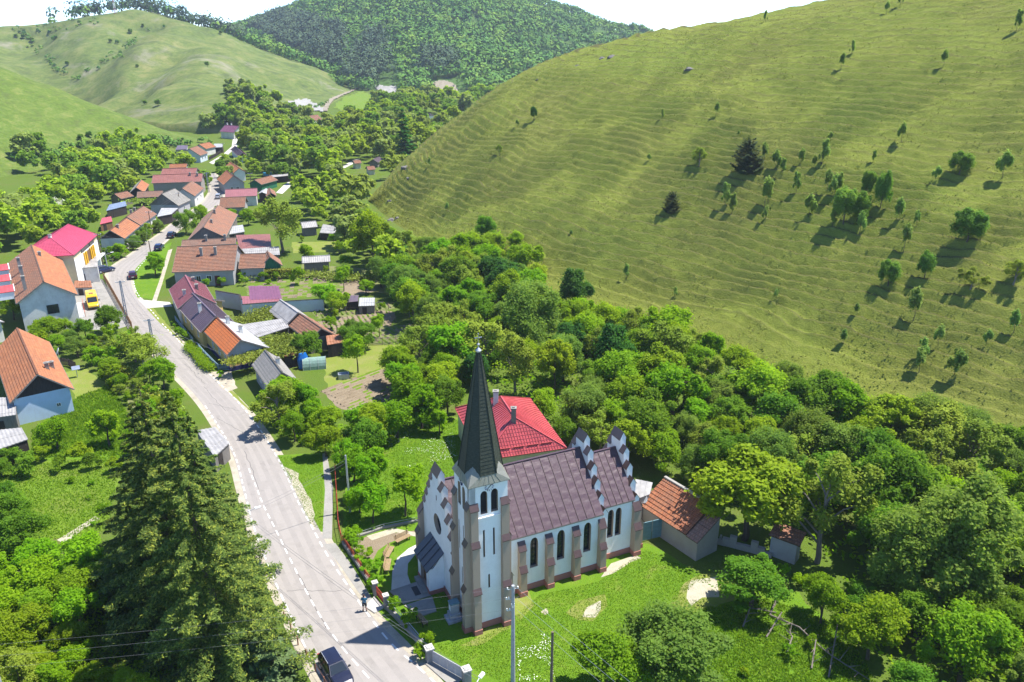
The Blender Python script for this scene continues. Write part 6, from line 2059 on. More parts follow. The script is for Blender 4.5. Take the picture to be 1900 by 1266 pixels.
conifer('spruce', 'l_spruce', 24.0, 7.4, 1.6, 0.82, 10, 470, 0.125, variants=2, droop=0.26, asp=2.6, fine=0.55, tipup=0.25)
conifer('pine', 'l_pine', 5.0, 2.0, 0.3, 0.35, 8, 40, 0.26, droop=-0.15, name='pine', power=0.6)
conifer('far_spruce', 'l_dark', 18.0, 3.6, 1.0, 1.0, 7, 18, 0.8, name='spruce')
conifer('juniper', 'l_juniper', 9.0, 2.6, 0.1, 0.45, 8, 70, 0.24, droop=-0.55, name='conifer', power=0.34, variants=2)

USED = {}
def plant(kind, p, h, r=None, label=None, group=None, cat=None, rz=None):
 lst, H, Rr = PROTO[kind]
 i = RS.randint(len(lst))
 src = lst[i]
 key = (kind, i)
 if key not in USED:
  o = src
  USED[key] = True
 else:
  o = dup_tree(src)
  for k_ in ('label', 'group', 'category'):
   if k_ in o: del o[k_]
 o.location = p
 s = h / H
 sr = (r / Rr) if r else s
 o.scale = (sr, sr, s)
 o.rotation_euler = (RS.normal() * 0.03, RS.normal() * 0.03, RS.rand() * 6.28 if rz is None else rz)
 prop(o, label, cat or 'tree', group)
 return o

def blocked(x, y, m):
 for c, d, hl, wl, wr in FOOT:
  v = Vector((x - c.x, y - c.y))
  a = v.dot(d)
  b = v.x * -d.y + v.y * d.x
  if abs(a) < hl + m and -wr - m < b < wl + m:
   return True
 return False

RC = [(RL[i] + RR[i]) / 2 for i in range(0, len(RL), 3)]
RW = [(RL[i] - RR[i]).length / 2 for i in range(0, len(RL), 3)]
def on_road(x, y, m):
 for c, w in zip(RC, RW):
  if (c.x - x) ** 2 + (c.y - y) ** 2 < (w + m) ** 2:
   return True
 return False

PLACED = []
def clear_of(x, y, d):
 return all((q[0] - x) ** 2 + (q[1] - y) ** 2 > (d + q[2]) ** 2 * 0.25 * 1.0 for q in PLACED)

KIND_WORDS = {'bright': 'fresh green leafy tree', 'mid': 'deep green leafy tree', 'grey': 'grey green fine leaved tree', 'yellow': 'yellow green leafy tree',
              'olive': 'thin olive tree just coming into leaf', 'dark': 'dark green dense tree', 'vivid': 'vivid green small tree', 'fruit': 'young fruit tree',
              'bush': 'bright green bush', 'bush_mid': 'deep green bush', 'shrub': 'small green shrub', 'sapling': 'slender light green sapling',
              'far_bright': 'fresh green leafy tree', 'far_mid': 'deep green leafy tree', 'far_grey': 'grey green leafy tree', 'far_olive': 'olive tree coming into leaf',
              'far_yellow': 'yellow green leafy tree', 'far_spruce': 'dark spruce', 'blossom': 'white blossoming tree', 'juniper': 'dark green conifer', 'copper': 'reddish leaved tree', 'clump': 'round bushy tree', 'pine': 'young pine', 'spruce': 'tall spruce'}

WOOD = []
AUTO = []
ROADPX = [(*project((c.x, c.y, 0)), c.y) for c in RC]
def hides(x, y, z, h, r):
 """does a crown stand in front of a roof or the street as the village is seen from the air"""
 cx, cy = project((x, y, z + h * 0.55))
 rp = r * FPX / max(20.0, (y * CT + (CAM_H - z) * ST))
 hp = h * 0.5 * rp / r
 for px, py, d in SEEN:
  if y < d - 1 and abs(px - cx) < rp * 0.9 and abs(py - cy) < hp * 0.95 and RS.rand() < 0.93:
   return True
 for px, py, d in ROADPX:
  if d > 95 and y < d - 1 and abs(px - cx) < rp * 0.8 and abs(py - cy) < hp * 0.8 and RS.rand() < 0.6:
   return True
 return False
def scatter(poly, zc, n, kinds, hr, spacing, where, rfac=(0.36, 0.46), road_m=1.5, foot_m=0.8, terrain=True, tries=60, cat=None):
 """trees spread over a piece of ground; poly in photo pixels at crown height zc"""
 W = [at(q[0], q[1], zc) for q in poly]
 P2 = [(w.x, w.y) for w in W]
 x0, x1 = min(p[0] for p in P2), max(p[0] for p in P2)
 y0, y1 = min(p[1] for p in P2), max(p[1] for p in P2)
 names, wts = zip(*kinds)
 wts = np.array(wts, float); wts /= wts.sum()
 cnt = 0
 for t in range(n * tries):
  if cnt >= n:
   break
  x, y = x0 + (x1 - x0) * RS.rand(), y0 + (y1 - y0) * RS.rand()
  if not inside((x, y), P2):
   continue
  sp = spacing * (0.8 + 0.5 * RS.rand())
  if not clear_of(x, y, sp):
   continue
  if blocked(x, y, foot_m) or on_road(x, y, road_m):
   continue
  h = hr[0] + (hr[1] - hr[0]) * RS.rand()
  k = names[RS.choice(len(names), p=wts)]
  z = gz(x, y) if terrain else 0.0
  r = h * (rfac[0] + (rfac[1] - rfac[0]) * RS.rand())
  if hides(x, y, z, h, r):
   continue
  PLACED.append((x, y, sp))
  if k.startswith('far') and k != 'far_spruce':
   WOOD.append((k, x, y, z - 0.1, h, r))
  else:
   AUTO.append((plant(k, (x, y, z - 0.1), h, r, None, None, cat), KIND_WORDS[k], where, h))
  cnt += 1
 return cnt

LANDMARKS = [(1400, 320, 'around the large dark conifer'), (1260, 400, 'around the smaller dark conifer'), (1560, 390, 'around the leafy ash clump'), (1700, 440, 'left of the broad round bush'), (1850, 330, 'below the stony scar'), (1740, 640, 'low on the right of the pasture'), (1500, 560, 'low in the middle pasture'),
 (1600, 130, 'high on the middle pasture'), (1830, 80, 'high on the right pasture'), (1350, 120, 'near the pasture crest'), (1200, 230, 'in the middle left pasture'), (960, 250, 'high on the left pasture'), (820, 350, 'on the left end of the pasture'), (1180, 520, 'above the dark glossy tree'),
 (160, 258, 'on the near spur'), (60, 75, 'on the left shoulder of the bald hill'), (230, 70, 'under the mast on the bald hill'), (290, 195, 'at the foot of the bald hill'), (390, 100, 'on the right of the bald hill'), (110, 120, 'in the gully of the bald hill'),
 (905, 600, 'beside the church spire'), (960, 720, 'behind the red hipped house'), (1150, 770, 'behind the chancel gables'), (985, 520, 'around the pale willow'), (1090, 600, 'below the dark glossy tree'),
             (1250, 640, 'at the hill foot above the church'), (1500, 720, 'at the foot of the right pasture'), (1640, 770, 'under the lowest saplings'), (1830, 840, 'at the right edge below the pasture'), (1360, 780, 'above the yellow green maple'),
             (1600, 880, 'beyond the acacia'), (1800, 950, 'around the large right willow'), (1250, 840, 'behind the orange tiled outbuilding'), (850, 470, 'at the left foot of the pasture hill'), (1780, 1180, 'in the bottom right corner'),
             (1450, 1060, 'around the tiny grey hut'), (1400, 1230, 'on the grass by the fallen branches'), (510, 760, 'beside the grey tiled house'), (620, 790, 'in the belt beside the street'), (760, 740, 'in the belt beside the allotment'),
             (660, 900, 'behind the red fence'), (800, 660, 'beyond the allotment'), (90, 1180, 'in the bottom left scrub'), (280, 1200, 'in the scrub under the spruces'), (30, 960, 'at the left edge of the meadow'), (120, 860, 'in the hedge above the meadow'),
             (160, 930, 'on the sunny left meadow'), (270, 680, 'in the garden beside the street'), (200, 640, 'in the garden below the yard'), (160, 790, 'in the crop by the blue house'), (90, 620, 'below the white school gable'), (230, 450, 'along the left street edge'),
             (370, 650, 'in the row house front gardens'), (640, 560, 'in the middle gardens'), (450, 515, 'in front of the long mottled house'), (540, 620, 'in the courtyard gardens'), (460, 400, 'behind the long brown barn')]
ORD = ['first', 'second', 'third', 'fourth', 'fifth', 'sixth', 'seventh', 'eighth', 'ninth', 'tenth', 'eleventh', 'twelfth', 'thirteenth', 'fourteenth', 'fifteenth', 'sixteenth', 'seventeenth', 'eighteenth', 'nineteenth', 'twentieth']
def label_auto():
 sets = {}
 for o, kw, where, h in AUTO:
  px, py = project((o.location.x, o.location.y, o.location.z + h * 0.6))
  lm = min(LANDMARKS, key=lambda q: (q[0] - px) ** 2 + (q[1] - py) ** 2)[2]
  sets.setdefault((kw, lm, where), []).append((px, o))
 names = {}
 for (kw, lm, where), lst in sets.items():
  names.setdefault((kw, lm), []).extend(lst)
 for (kw, lm), lst in names.items():
  lst.sort(key=lambda q: q[0])
  for i, (px, o) in enumerate(lst):
   if len(lst) == 1 or len(lst) > 20:
    o['label'] = kw + ' ' + lm
   else:
    o['label'] = ORD[i] + ' of ' + kw.replace(' tree', ' trees', 1).replace(' bush', ' bushes').replace(' shrub', ' shrubs').replace('treess', 'trees').replace('sapling', 'saplings').replace(' conifer', ' conifers').replace(' rock', ' rocks') + ' ' + lm
   if len(o['label'].split()) > 16: o['label'] = o['label'].replace(' leaved', '').replace(' leafy', '').replace('thin ', '').replace(' just', '')
   o['group'] = 'trees and bushes ' + lm
def wood(items, label, size_k=1.0):
 V, mats, idx = [], [], []
 for k, x, y, z, h, r in items:
  P, N, H, Rr, size, lm = CLOUD[k][RS.randint(len(CLOUD[k]))]
  a = RS.rand() * 6.28
  c, s = math.cos(a), math.sin(a)
  Rm = np.array([[c, -s, 0], [s, c, 0], [0, 0, 1]])
  q = leaf_quads((P * np.array([r / Rr, r / Rr, h / H])) @ Rm.T + np.array([x, y, z]), N @ Rm.T, size * (r / Rr) * size_k)
  if lm not in mats: mats.append(lm)
  V.append(q); idx.append(np.full(len(q) // 4, mats.index(lm), dtype=np.int32))
 V = np.concatenate(V)
 o = np_mesh('wood', V, np.arange(len(V)).reshape(-1, 4), [M[m] for m in mats])
 o.data.polygons.foreach_set('material_index', np.concatenate(idx))
 return prop(o, label, 'wood', kind='stuff')

def single(kind, px, py, h, r, label, zc=None, cat=None, base=False, group=None):
 """one tree; the pixel marks the crown centre, or the foot when base is set"""
 if base:
  p = at(px, py, 0.0)
 else:
  p = at(px, py, h * 0.58 if zc is None else zc)
 p.z = 0.0
 p.z = gz(p.x, p.y)
 PLACED.append((p.x, p.y, r * 1.5))
 return plant(kind, (p.x, p.y, p.z - 0.05), h, r, label, group, cat)

# ---- trees one can name
single('spruce', 428, 1254, 25.0, 6.3, 'tallest dark spruce at the street side, its trunk foot in view', base=True)
single('spruce', 352, 1165, 23.0, 7.0, 'second tall spruce standing left of the tallest one', base=True)
single('spruce', 296, 1080, 18.5, 5.6, 'shorter spruce at the back left of the spruce group', base=True)
single('spruce', 394, 1075, 17.5, 5.6, 'spruce at the back of the group nearest the street', base=True)
single('spruce', 285, 1125, 13.0, 5.2, 'lowest spruce at the left of the spruce group', base=True)
single('pine', 497, 1262, 5.2, 2.3, 'small bluish pine beside the car at the bottom edge', base=True)
single('yellow', 1392, 915, 9.5, 5.6, 'big yellow green maple behind the orange tiled outbuilding')
single('olive', 1535, 930, 12.0, 4.2, 'tall thin olive leaved acacia right of the yellow green maple')
single('dark', 1069, 535, 8.5, 3.1, 'round dark glossy tree at the foot of the pasture hill')
single('grey', 985, 580, 12.0, 5.4, 'wide pale willow at the foot of the pasture hill')
single('olive', 955, 668, 9.0, 3.0, 'yellowish spring tree right of the church spire')
single('yellow', 1030, 678, 8.0, 2.7, 'rounded yellow green tree behind the red hipped house')
single('dark', 1140, 650, 9.0, 3.0, 'deep green walnut above the red hipped house')
single('fruit', 750, 908, 5.6, 2.5, 'round young tree with bare trunk on the lawn left of the church')
single('fruit', 690, 930, 4.6, 1.9, 'young tree beside the galvanised pole')
single('vivid', 678, 885, 5.0, 1.8, 'young tree behind the galvanised pole')
single('fruit', 662, 655, 5.6, 2.3, 'lone round tree with bare trunk on the yellow grass')
single('vivid', 815, 780, 3.6, 1.5, 'small bushy tree left of the red hipped house')
single('bright', 690, 440, 12.0, 5.0, 'large fresh green walnut beyond the gardens')
single('olive', 518, 412, 12.5, 5.2, 'big olive walnut shading the dark red shed roof')
single('vivid', 285, 488, 5.0, 2.6, 'round tree on the grass strip beside the maroon car')
single('mid', 342, 408, 6.5, 2.6, 'dark round street tree beside the farther parked car')
single('vivid', 370, 396, 5.0, 2.2, 'light green street tree behind the dark round one')
single('far_spruce', 752, 246, 21.0, 5.0, 'solitary tall dark spruce left of the pasture spur')
single('bright', 765, 560, 8.0, 3.0, 'leaning fresh green tree at the garden end')
single('vivid', 600, 545, 4.6, 2.6, 'low spreading apple tree in the middle garden')
single('vivid', 628, 556, 4.2, 2.0, 'smaller apple tree beside the spreading one')
single('fruit', 636, 515, 5.0, 2.0, 'slim tree behind the apple trees')
single('grey', 705, 500, 6.5, 2.8, 'grey green tree at the orchard end')
single('mid', 565, 638, 4.8, 2.6, 'dark leafy tree between courtyard and polytunnel')
single('mid', 660, 620, 4.6, 2.8, 'spreading dark tree before the garden plank fence')
single('mid', 1400, 1078, 4.8, 3.5, 'round fruit tree in front of the tiny hut')
single('grey', 1240, 1190, 6.5, 4.4, 'big grey green fruit tree at the bottom of the lawn')
single('bright', 1130, 1235, 5.0, 2.8, 'leafy bright fruit tree between the poles and the grey green one')
single('bright', 1530, 1110, 4.6, 1.9, 'crooked young tree above the fallen branches')
single('bright', 1620, 1165, 5.5, 2.6, 'ivy clad round tree near the right bottom')
single('grey', 1780, 990, 13.0, 5.4, 'large grey green willow at the right edge')
single('grey', 1690, 1010, 10.5, 4.2, 'dense grey green tree left of the large willow')
single('mid', 1640, 900, 10.0, 4.0, 'broad deep green tree behind the acacia')
single('bright', 1800, 1190, 7.0, 3.0, 'bright leaved tree in the right bottom corner')
single('vivid', 100, 800, 4.4, 1.9, 'young walnut in the crop beside the blue house')
single('vivid', 195, 790, 5.0, 2.2, 'young tree in the crop left of the spruces')
single('grey', 140, 640, 3.6, 1.9, 'grey bush beside the satellite dish')
single('mid', 198, 590, 5.0, 2.6, 'dark fruit tree by the yard of the yellow van')
single('mid', 155, 608, 4.0, 1.8, 'dark shrub tree below the white school gable')
single('bright', 82, 612, 4.0, 3.0, 'spreading bush below the white school gable')
single('olive', 262, 655, 6.0, 3.6, 'wide olive tree in the garden at the street edge')
single('olive', 245, 640, 5.0, 2.6, 'airy plum tree behind the wide olive one')
single('vivid', 300, 690, 4.6, 2.2, 'small leafy tree at the street edge by the garden')
single('fruit', 275, 690, 4.2, 1.8, 'small fruit tree in the front garden')
single('bright', 20, 565, 5.0, 2.4, 'tree below the big orange tiled roof at the left edge')
# ---- woods and thickets
T_ = 'in the thicket between the church and the pasture hill'
scatter([(800, 640), (760, 560), (815, 480), (900, 450), (965, 470), (1010, 545), (1130, 570), (1290, 625), (1420, 690), (1560, 735), (1640, 770), (1770, 790), (1930, 850), (2020, 1000), (1760, 900), (1600, 830), (1460, 800), (1300, 770), (1150, 740), (1010, 700), (880, 690)],
  3.5, 114, [('bright', 3), ('mid', 3), ('grey', 3), ('olive', 2.2), ('yellow', 0.8), ('dark', 0.8), ('vivid', 2)], (4.5, 8.5), 3.7, T_, (0.40, 0.52))
T2 = 'in the wood right of the red roofed house'
scatter([(1000, 740), (1150, 760), (1300, 780), (1460, 810), (1620, 840), (1780, 900), (2040, 1010), (2060, 1120), (1850, 1080), (1740, 1060), (1600, 1010), (1560, 960), (1500, 890), (1330, 850), (1200, 830), (1060, 800)],
  3.5, 80, [('bright', 3), ('mid', 3), ('grey', 3), ('olive', 1.5), ('yellow', 0.5), ('vivid', 1.5)], (4.5, 8.5), 3.5, T2, (0.40, 0.50))
scatter([(1640, 1060), (1760, 1090), (1900, 1100), (2050, 1150), (2050, 1400), (1700, 1400), (1640, 1250), (1600, 1120)], 2.5, 22, [('bright', 3), ('mid', 3), ('grey', 1.5), ('olive', 1)], (3.5, 6.5), 3.6, 'in the overgrown bottom right corner', (0.42, 0.5))
scatter([(1290, 1240), (1500, 1180), (1700, 1290), (1660, 1420), (1250, 1420)], 0.8, 12, [('bush', 2), ('shrub', 3)], (0.9, 1.8), 2.6, 'on the rough grass near the fallen branches', (0.5, 0.65), cat='bush')
scatter([(1420, 1010), (1560, 1040), (1600, 1120), (1500, 1100), (1430, 1060)], 0.8, 10, [('bush_mid', 2), ('shrub', 2)], (1.0, 2.0), 2.0, 'around the tiny grey hut', (0.5, 0.65), cat='bush')
# belt between allotment and church meadow
scatter([(470, 735), (560, 735), (625, 775), (690, 775), (745, 745), (735, 690), (800, 680), (860, 640), (850, 720), (830, 760), (740, 800), (660, 845), (610, 830), (520, 800)], 2.2, 44,
  [('bright', 3), ('mid', 2.5), ('vivid', 3), ('olive', 0.5)], (3.8, 6.4), 3.3, 'in the belt between the allotment and the church meadow', (0.42, 0.52), road_m=2.2)
scatter([(640, 840), (690, 810), (720, 815), (700, 860), (660, 960), (640, 950)], 1.5, 6, [('vivid', 3), ('bright', 1)], (3.0, 4.4), 2.6, 'behind the red fence', (0.4, 0.5))
scatter([(735, 690), (790, 640), (850, 640), (870, 700), (800, 720), (760, 700)], 2.5, 10, [('olive', 2), ('bright', 2), ('mid', 1)], (4, 7), 3.6, 'beyond the allotment', (0.4, 0.5))
# left foreground
scatter([(-120, 1060), (60, 1035), (160, 1040), (260, 1090), (330, 1170), (420, 1290), (420, 1420), (-120, 1420)], 2.0, 48, [('bright', 3), ('vivid', 4), ('yellow', 1), ('olive', 1)], (2.6, 4.8), 2.5, 'in the scrub at the bottom left', (0.45, 0.55))
scatter([(-80, 900), (30, 900), (70, 960), (40, 1020), (-80, 1040)], 2.2, 7, [('mid', 3), ('bright', 2), ('grey', 1)], (3.0, 5.2), 2.8, 'at the left edge beside the meadow', (0.45, 0.55))
scatter([(-60, 835), (60, 840), (210, 845), (235, 862), (120, 868), (-60, 872)], 1.2, 22, [('bush', 2), ('bush_mid', 3), ('mid', 1)], (1.8, 3.0), 2.2, 'in the hedge along the near meadow', (0.5, 0.6), cat='bush')
scatter([(110, 880), (200, 890), (190, 980), (150, 950)], 0.6, 5, [('shrub', 1)], (0.6, 1.2), 2.0, 'on the sunny meadow', (0.5, 0.7), cat='bush')
# gardens left of the street
scatter([(150, 620), (250, 620), (330, 740), (345, 800), (270, 790), (200, 690), (150, 650)], 1.4, 40, [('olive', 2), ('bush', 3), ('vivid', 2), ('shrub', 2), ('bright', 1)], (1.4, 3.6), 2.1, 'in the garden between the blue house and the street', (0.45, 0.6), road_m=0.6)
scatter([(40, 590), (120, 600), (140, 650), (60, 640)], 1.5, 8, [('bright', 2), ('grey', 1), ('bush', 2)], (2.2, 3.8), 2.4, 'between the school building and the blue house', (0.45, 0.55))
# along the street, left, further up
scatter([(185, 480), (215, 475), (300, 425), (300, 415), (205, 450), (185, 440)], 1.2, 24, [('bush', 2), ('bush_mid', 2), ('grey', 1), ('vivid', 1)], (1.5, 3.4), 2.2, 'along the left street edge by the tiled pair', (0.45, 0.6), road_m=0.4)
scatter([(312, 590), (350, 625), (400, 690), (430, 705), (395, 690), (335, 640)], 0.5, 12, [('shrub', 2)], (0.8, 1.6), 1.4, 'in the front gardens of the row houses', (0.45, 0.6), cat='bush', road_m=0.5, foot_m=0.1)
# slope woods on the left
scatter([(-160, 480), (-120, 392), (10, 372), (90, 352), (130, 312), (30, 300), (60, 282), (120, 290), (170, 275), (255, 262), (310, 285), (380, 292), (345, 305), (280, 318), (270, 335), (215, 350), (200, 372), (186, 400), (150, 425), (60, 440), (-30, 470)],
  4.0, 95, [('far_bright', 3), ('far_mid', 3), ('far_grey', 1.2), ('far_yellow', 0.8), ('far_olive', 0.8), ('blossom', 0.08)], (6, 10), 6.2, 'in the wood behind the left hand houses', (0.42, 0.52), foot_m=1.5)
# valley head
scatter([(438, 238), (470, 222), (515, 226), (600, 235), (650, 215), (740, 205), (820, 215), (850, 222), (770, 275), (700, 330), (668, 368), (640, 372), (610, 350), (560, 312), (500, 306), (458, 300), (452, 266)],
  4.5, 150, [('far_bright', 3), ('far_mid', 3), ('far_grey', 2.5), ('far_olive', 2), ('far_yellow', 1.2)], (7, 12), 7.0, 'in the valley wood beyond the village', (0.40, 0.50), foot_m=2.0)
scatter([(560, 345), (640, 385), (660, 400), (720, 470), (735, 500), (690, 480), (640, 440), (590, 400), (555, 370)], 3.0, 34, [('far_bright', 2), ('far_mid', 3), ('far_grey', 2), ('far_olive', 1)], (5, 9), 5.0, 'along the stream below the pasture spur', (0.42, 0.5), foot_m=1.5)
scatter([(650, 400), (700, 425), (760, 458), (850, 470), (920, 470), (830, 545), (750, 540), (700, 475)], 2.5, 26, [('bright', 3), ('mid', 2), ('grey', 2), ('olive', 2), ('clump', 2)], (4.0, 7.0), 3.6, 'at the left foot of the hill', (0.42, 0.52))
scatter([(660, 195), (760, 180), (850, 182), (930, 165), (900, 195), (820, 210), (740, 208)], 5.0, 45, [('far_bright', 2), ('far_mid', 3), ('far_grey', 2), ('far_olive', 1)], (9, 14), 10.0, 'at the foot of the wooded mountain', (0.42, 0.5))
scatter([(430, 215), (560, 214), (620, 225), (560, 232), (450, 236)], 3.0, 26, [('far_bright', 2), ('far_grey', 3), ('far_mid', 1)], (7, 12), 7.0, 'near the far farmhouses', (0.42, 0.5), foot_m=3.5)
for q in range(34):
 f = RS.rand()
 c_, n_ = hit(385 + 180 * f, 236 - 14 * f + RS.normal() * 4)
 if c_ is not None:
  h_ = 5 + 5 * RS.rand()
  WOOD.append((['far_bright', 'far_mid', 'far_grey'][q % 3], c_.x, c_.y, c_.z - 0.2, h_, h_ * 0.48))
# gardens right of the street
scatter([(520, 440), (620, 430), (740, 490), (730, 620), (600, 610), (540, 520)], 1.5, 15, [('bush', 2), ('vivid', 2), ('grey', 1), ('fruit', 2)], (1.6, 4.2), 4.4, 'scattered in the middle gardens', (0.42, 0.55))
scatter([(330, 520), (440, 508), (560, 506), (560, 520), (440, 522), (330, 530)], 1.0, 14, [('bush', 2), ('shrub', 2), ('vivid', 1)], (1.2, 2.4), 2.2, 'against the front of the long mottled house', (0.45, 0.6), foot_m=0.2, cat='bush')
scatter([(470, 600), (640, 600), (640, 650), (540, 660), (450, 640)], 1.0, 10, [('bush', 2), ('bush_mid', 2), ('vivid', 1)], (1.4, 2.6), 3.0, 'in the courtyard gardens', (0.45, 0.6))
scatter([(360, 330), (420, 300), (440, 300), (520, 310), (555, 330), (500, 320), (440, 318), (392, 345)], 2.5, 16, [('far_mid', 2), ('far_bright', 2), ('far_grey', 1)], (4, 6.5), 4.5, 'among the houses at the street bend', (0.42, 0.5), road_m=1.0, foot_m=0.6)
scatter([(395, 395), (470, 390), (540, 395), (470, 410)], 1.5, 9, [('vivid', 2), ('bright', 1), ('bush', 1)], (2.5, 4.5), 3.6, 'behind the long brown barn', (0.42, 0.55), foot_m=0.5)
wood([w for w in WOOD if w[1] < -0.36 * w[2]], 'leafy wood on the slope behind the left hand houses')
wood([w for w in WOOD if w[1] >= -0.36 * w[2]], 'mixed leafy wood filling the valley beyond the village')
def undergrowth(poly, zc, n, label, size=0.30, hmax=2.2):
 P2 = [(w.x, w.y) for w in (at(q[0], q[1], zc) for q in poly)]
 x0, x1 = min(p[0] for p in P2), max(p[0] for p in P2)
 y0, y1 = min(p[1] for p in P2), max(p[1] for p in P2)
 x, y = x0 + (x1 - x0) * RS.rand(n * 2), y0 + (y1 - y0) * RS.rand(n * 2)
 hh = vnoise(x / 2.6, y / 2.6, 2, 2)
 k = np.array([inside((a, b), P2) and not blocked(a, b, 0.3) and not on_road(a, b, 0.8) for a, b in zip(x, y)]) & (hh > 0.38)
 x, y, hh = x[k], y[k], hh[k]
 z = np.array([gz(a, b) for a, b in zip(x, y)]) + hmax * (hh - 0.3) * 1.5 * (0.35 + 0.65 * RS.rand(len(x)))
 q = leaf_quads(np.stack([x, y, z], 1), unit(len(x)) * 0.8 + np.array([0, 0, 0.8]), size)
 mi = (vnoise(x / 5, y / 5, 9, 1) * 2.99).astype(np.int32)
 o = np_mesh('undergrowth', q, np.arange(len(q)).reshape(-1, 4), [M['l_mid'], M['l_vivid'], M['l_bright']])
 o.data.polygons.foreach_set('material_index', mi)
 prop(o, label, 'undergrowth', kind='stuff')
undergrowth([(760, 640), (760, 500), (900, 450), (1010, 545), (1290, 625), (1640, 770), (1930, 850), (2060, 1120), (2050, 1400), (1700, 1400), (1600, 1120), (1480, 960), (1330, 850), (1060, 800), (880, 690)], 0.5, 42000, 'bushy undergrowth filling the wood between church and pasture hill', 0.30, 3.6)
undergrowth([(-120, 1000), (60, 1000), (160, 1015), (260, 1070), (420, 1290), (420, 1420), (-120, 1420)], 0.3, 16000, 'leafy undergrowth in the bottom left scrub', 0.24, 1.6)
undergrowth([(470, 740), (560, 740), (640, 790), (745, 750), (800, 690), (850, 740), (740, 815), (660, 860), (520, 810)], 0.3, 8000, 'leafy undergrowth of the belt beside the church meadow', 0.24, 1.6)
# church garden
for px, py, h, r, lb in ((655, 992, 1.8, 1.3, 'yellow green shrub at the fence corner of the church garden'), (663, 1012, 1.7, 1.0, 'green rose bush behind the garden fence'),
                         (674, 1030, 1.6, 1.0, 'dark bush behind the garden fence'), (686, 1052, 1.7, 1.1, 'leafy bush beside the benches'), (700, 1078, 1.6, 0.9, 'bright bush next to the red gate'),
                         (733, 1120, 1.7, 0.9, 'shrub right of the red gate'), (762, 1142, 1.8, 0.9, 'dark shrub beside the church slab'), (791, 1188, 2.0, 0.9, 'round shrub at the end of the low wall'),
                         (776, 1212, 1.2, 0.6, 'weedy shrub at the gutter end')):
 single('shrub', px, py, h, r, lb, cat='bush')
# pasture hill: bushes, saplings and conifers, each on the slope at its foot
def on_hill(kind, px, py, h, r, label, group=None, cat=None):
 p, n = hit(px, py)
 if p is None:
  return
 return plant(kind, (p.x, p.y, p.z - 0.15), h * 0.88, r * 0.88, label, group, cat)
on_hill('juniper', 1384, 322, 7.8, 3.3, 'large dark conifer alone on the pasture hill')
on_hill('juniper', 1245, 396, 5.0, 2.0, 'smaller dark conifer low on the pasture hill')
on_hill('olive', 1297, 312, 5.0, 2.2, 'brownish thin bush beside the large dark conifer', cat='bush')
on_hill('clump', 1565, 415, 7.4, 3.0, 'leafy clump of ash in the middle of the saplings', cat='tree')
on_hill('clump', 1590, 412, 6.4, 2.4, 'deep green ash beside the leafy clump')
on_hill('clump', 1633, 390, 8.0, 1.8, 'dark upright tree right of the leafy clump')
on_hill('clump', 1605, 372, 6.2, 1.7, 'pale tree behind the dark upright one')
on_hill('clump', 1795, 450, 6.4, 3.2, 'broad round bush tree low on the right of the pasture hill')
on_hill('clump', 1780, 322, 4.5, 2.4, 'low bush under the stony scar', cat='bush')
on_hill('sapling', 1860, 330, 5.6, 1.3, 'sapling right of the low bush under the scar', cat='sapling')
on_hill('clump', 1648, 530, 5.0, 2.0, 'bushy sapling at the lower right of the hill')
on_hill('olive', 926, 290, 3.6, 1.0, 'bare little tree on the left of the pasture hill')
on_hill('dark', 991, 221, 3.8, 1.3, 'small dark tree high on the left of the pasture hill')
on_hill('olive', 1800, 540, 4.2, 2.2, 'airy acacia at the lower right of the hill')
on_hill('olive', 1880, 530, 4.4, 2.2, 'airy acacia at the right edge of the hill')
on_hill('clump', 1715, 515, 5.0, 1.6, 'pale sapling tree beside the broad round bush')
saps = [(1418, 300, 4.6), (1438, 316, 5.0), (1452, 322, 3.6), (1484, 308, 4.0), (1524, 305, 5.6), (1510, 312, 3.0), (1345, 382, 5.4), (1358, 396, 4.6), (1418, 385, 6.4), (1425, 375, 5.6), (1477, 357, 4.6),
  (1500, 404, 5.4), (1535, 352, 4.4), (1547, 368, 5.6), (1556, 366, 5.2), (1420, 412, 4.0), (1545, 418, 5.0), (1594, 435, 5.0), (1668, 414, 5.0), (1677, 462, 5.0), (1672, 262, 4.4), (1735, 336, 3.4), (1328, 214, 3.4),
  (1228, 222, 3.0), (1560, 128, 4.0), (1580, 100, 3.4), (1751, 122, 3.6), (1420, 40, 3.4), (1886, 55, 4.4), (1670, 10, 4.0), (1645, 25, 3.2), (1370, 252, 1.6), (960, 235, 2.6), (830, 392, 3.0), (798, 308, 3.0),
  (1163, 516, 3.4), (1252, 552, 2.6), (1440, 555, 2.4), (1695, 595, 6.0), (1740, 640, 4.0), (1710, 665, 4.0), (1705, 690, 4.4), (1770, 700, 5.4), (1565, 560 + 80, 3.0), (1830, 640, 3.0), (1540, 262, 2.4), (1700, 420, 3.2), (1880, 620, 4.2), (1620, 300, 2.6), (1205, 300, 2.4), (1060, 440, 2.2), (1590, 585, 2.4)]
for px, py, h in saps:
 o = on_hill('sapling', px, py, h, h * 0.22, None, None, 'sapling')
 if o: AUTO.append((o, 'slender green sapling', 'hill', h))
# lone bushes of the two left hills
for px, py, h in ((150, 262, 5), (166, 255, 4.5), (60, 78, 7), (100, 76, 7), (125, 122, 6), (242, 62, 7), (205, 80, 6), (218, 82, 6), (104, 73, 6), (385, 124, 6), (44, 72, 7), (30, 70, 6), (293, 196, 6), (270, 195, 5), (410, 64, 6), (148, 45, 6), (305, 52, 5), (255, 125, 4), (95, 120, 5), (265, 50, 5), (333, 38, 8)):
 o = on_hill('clump', px, py, h * 0.7, h * 0.36, None, None, 'bush')
 if o: AUTO.append((o, 'lone dark bush', 'hill', h))

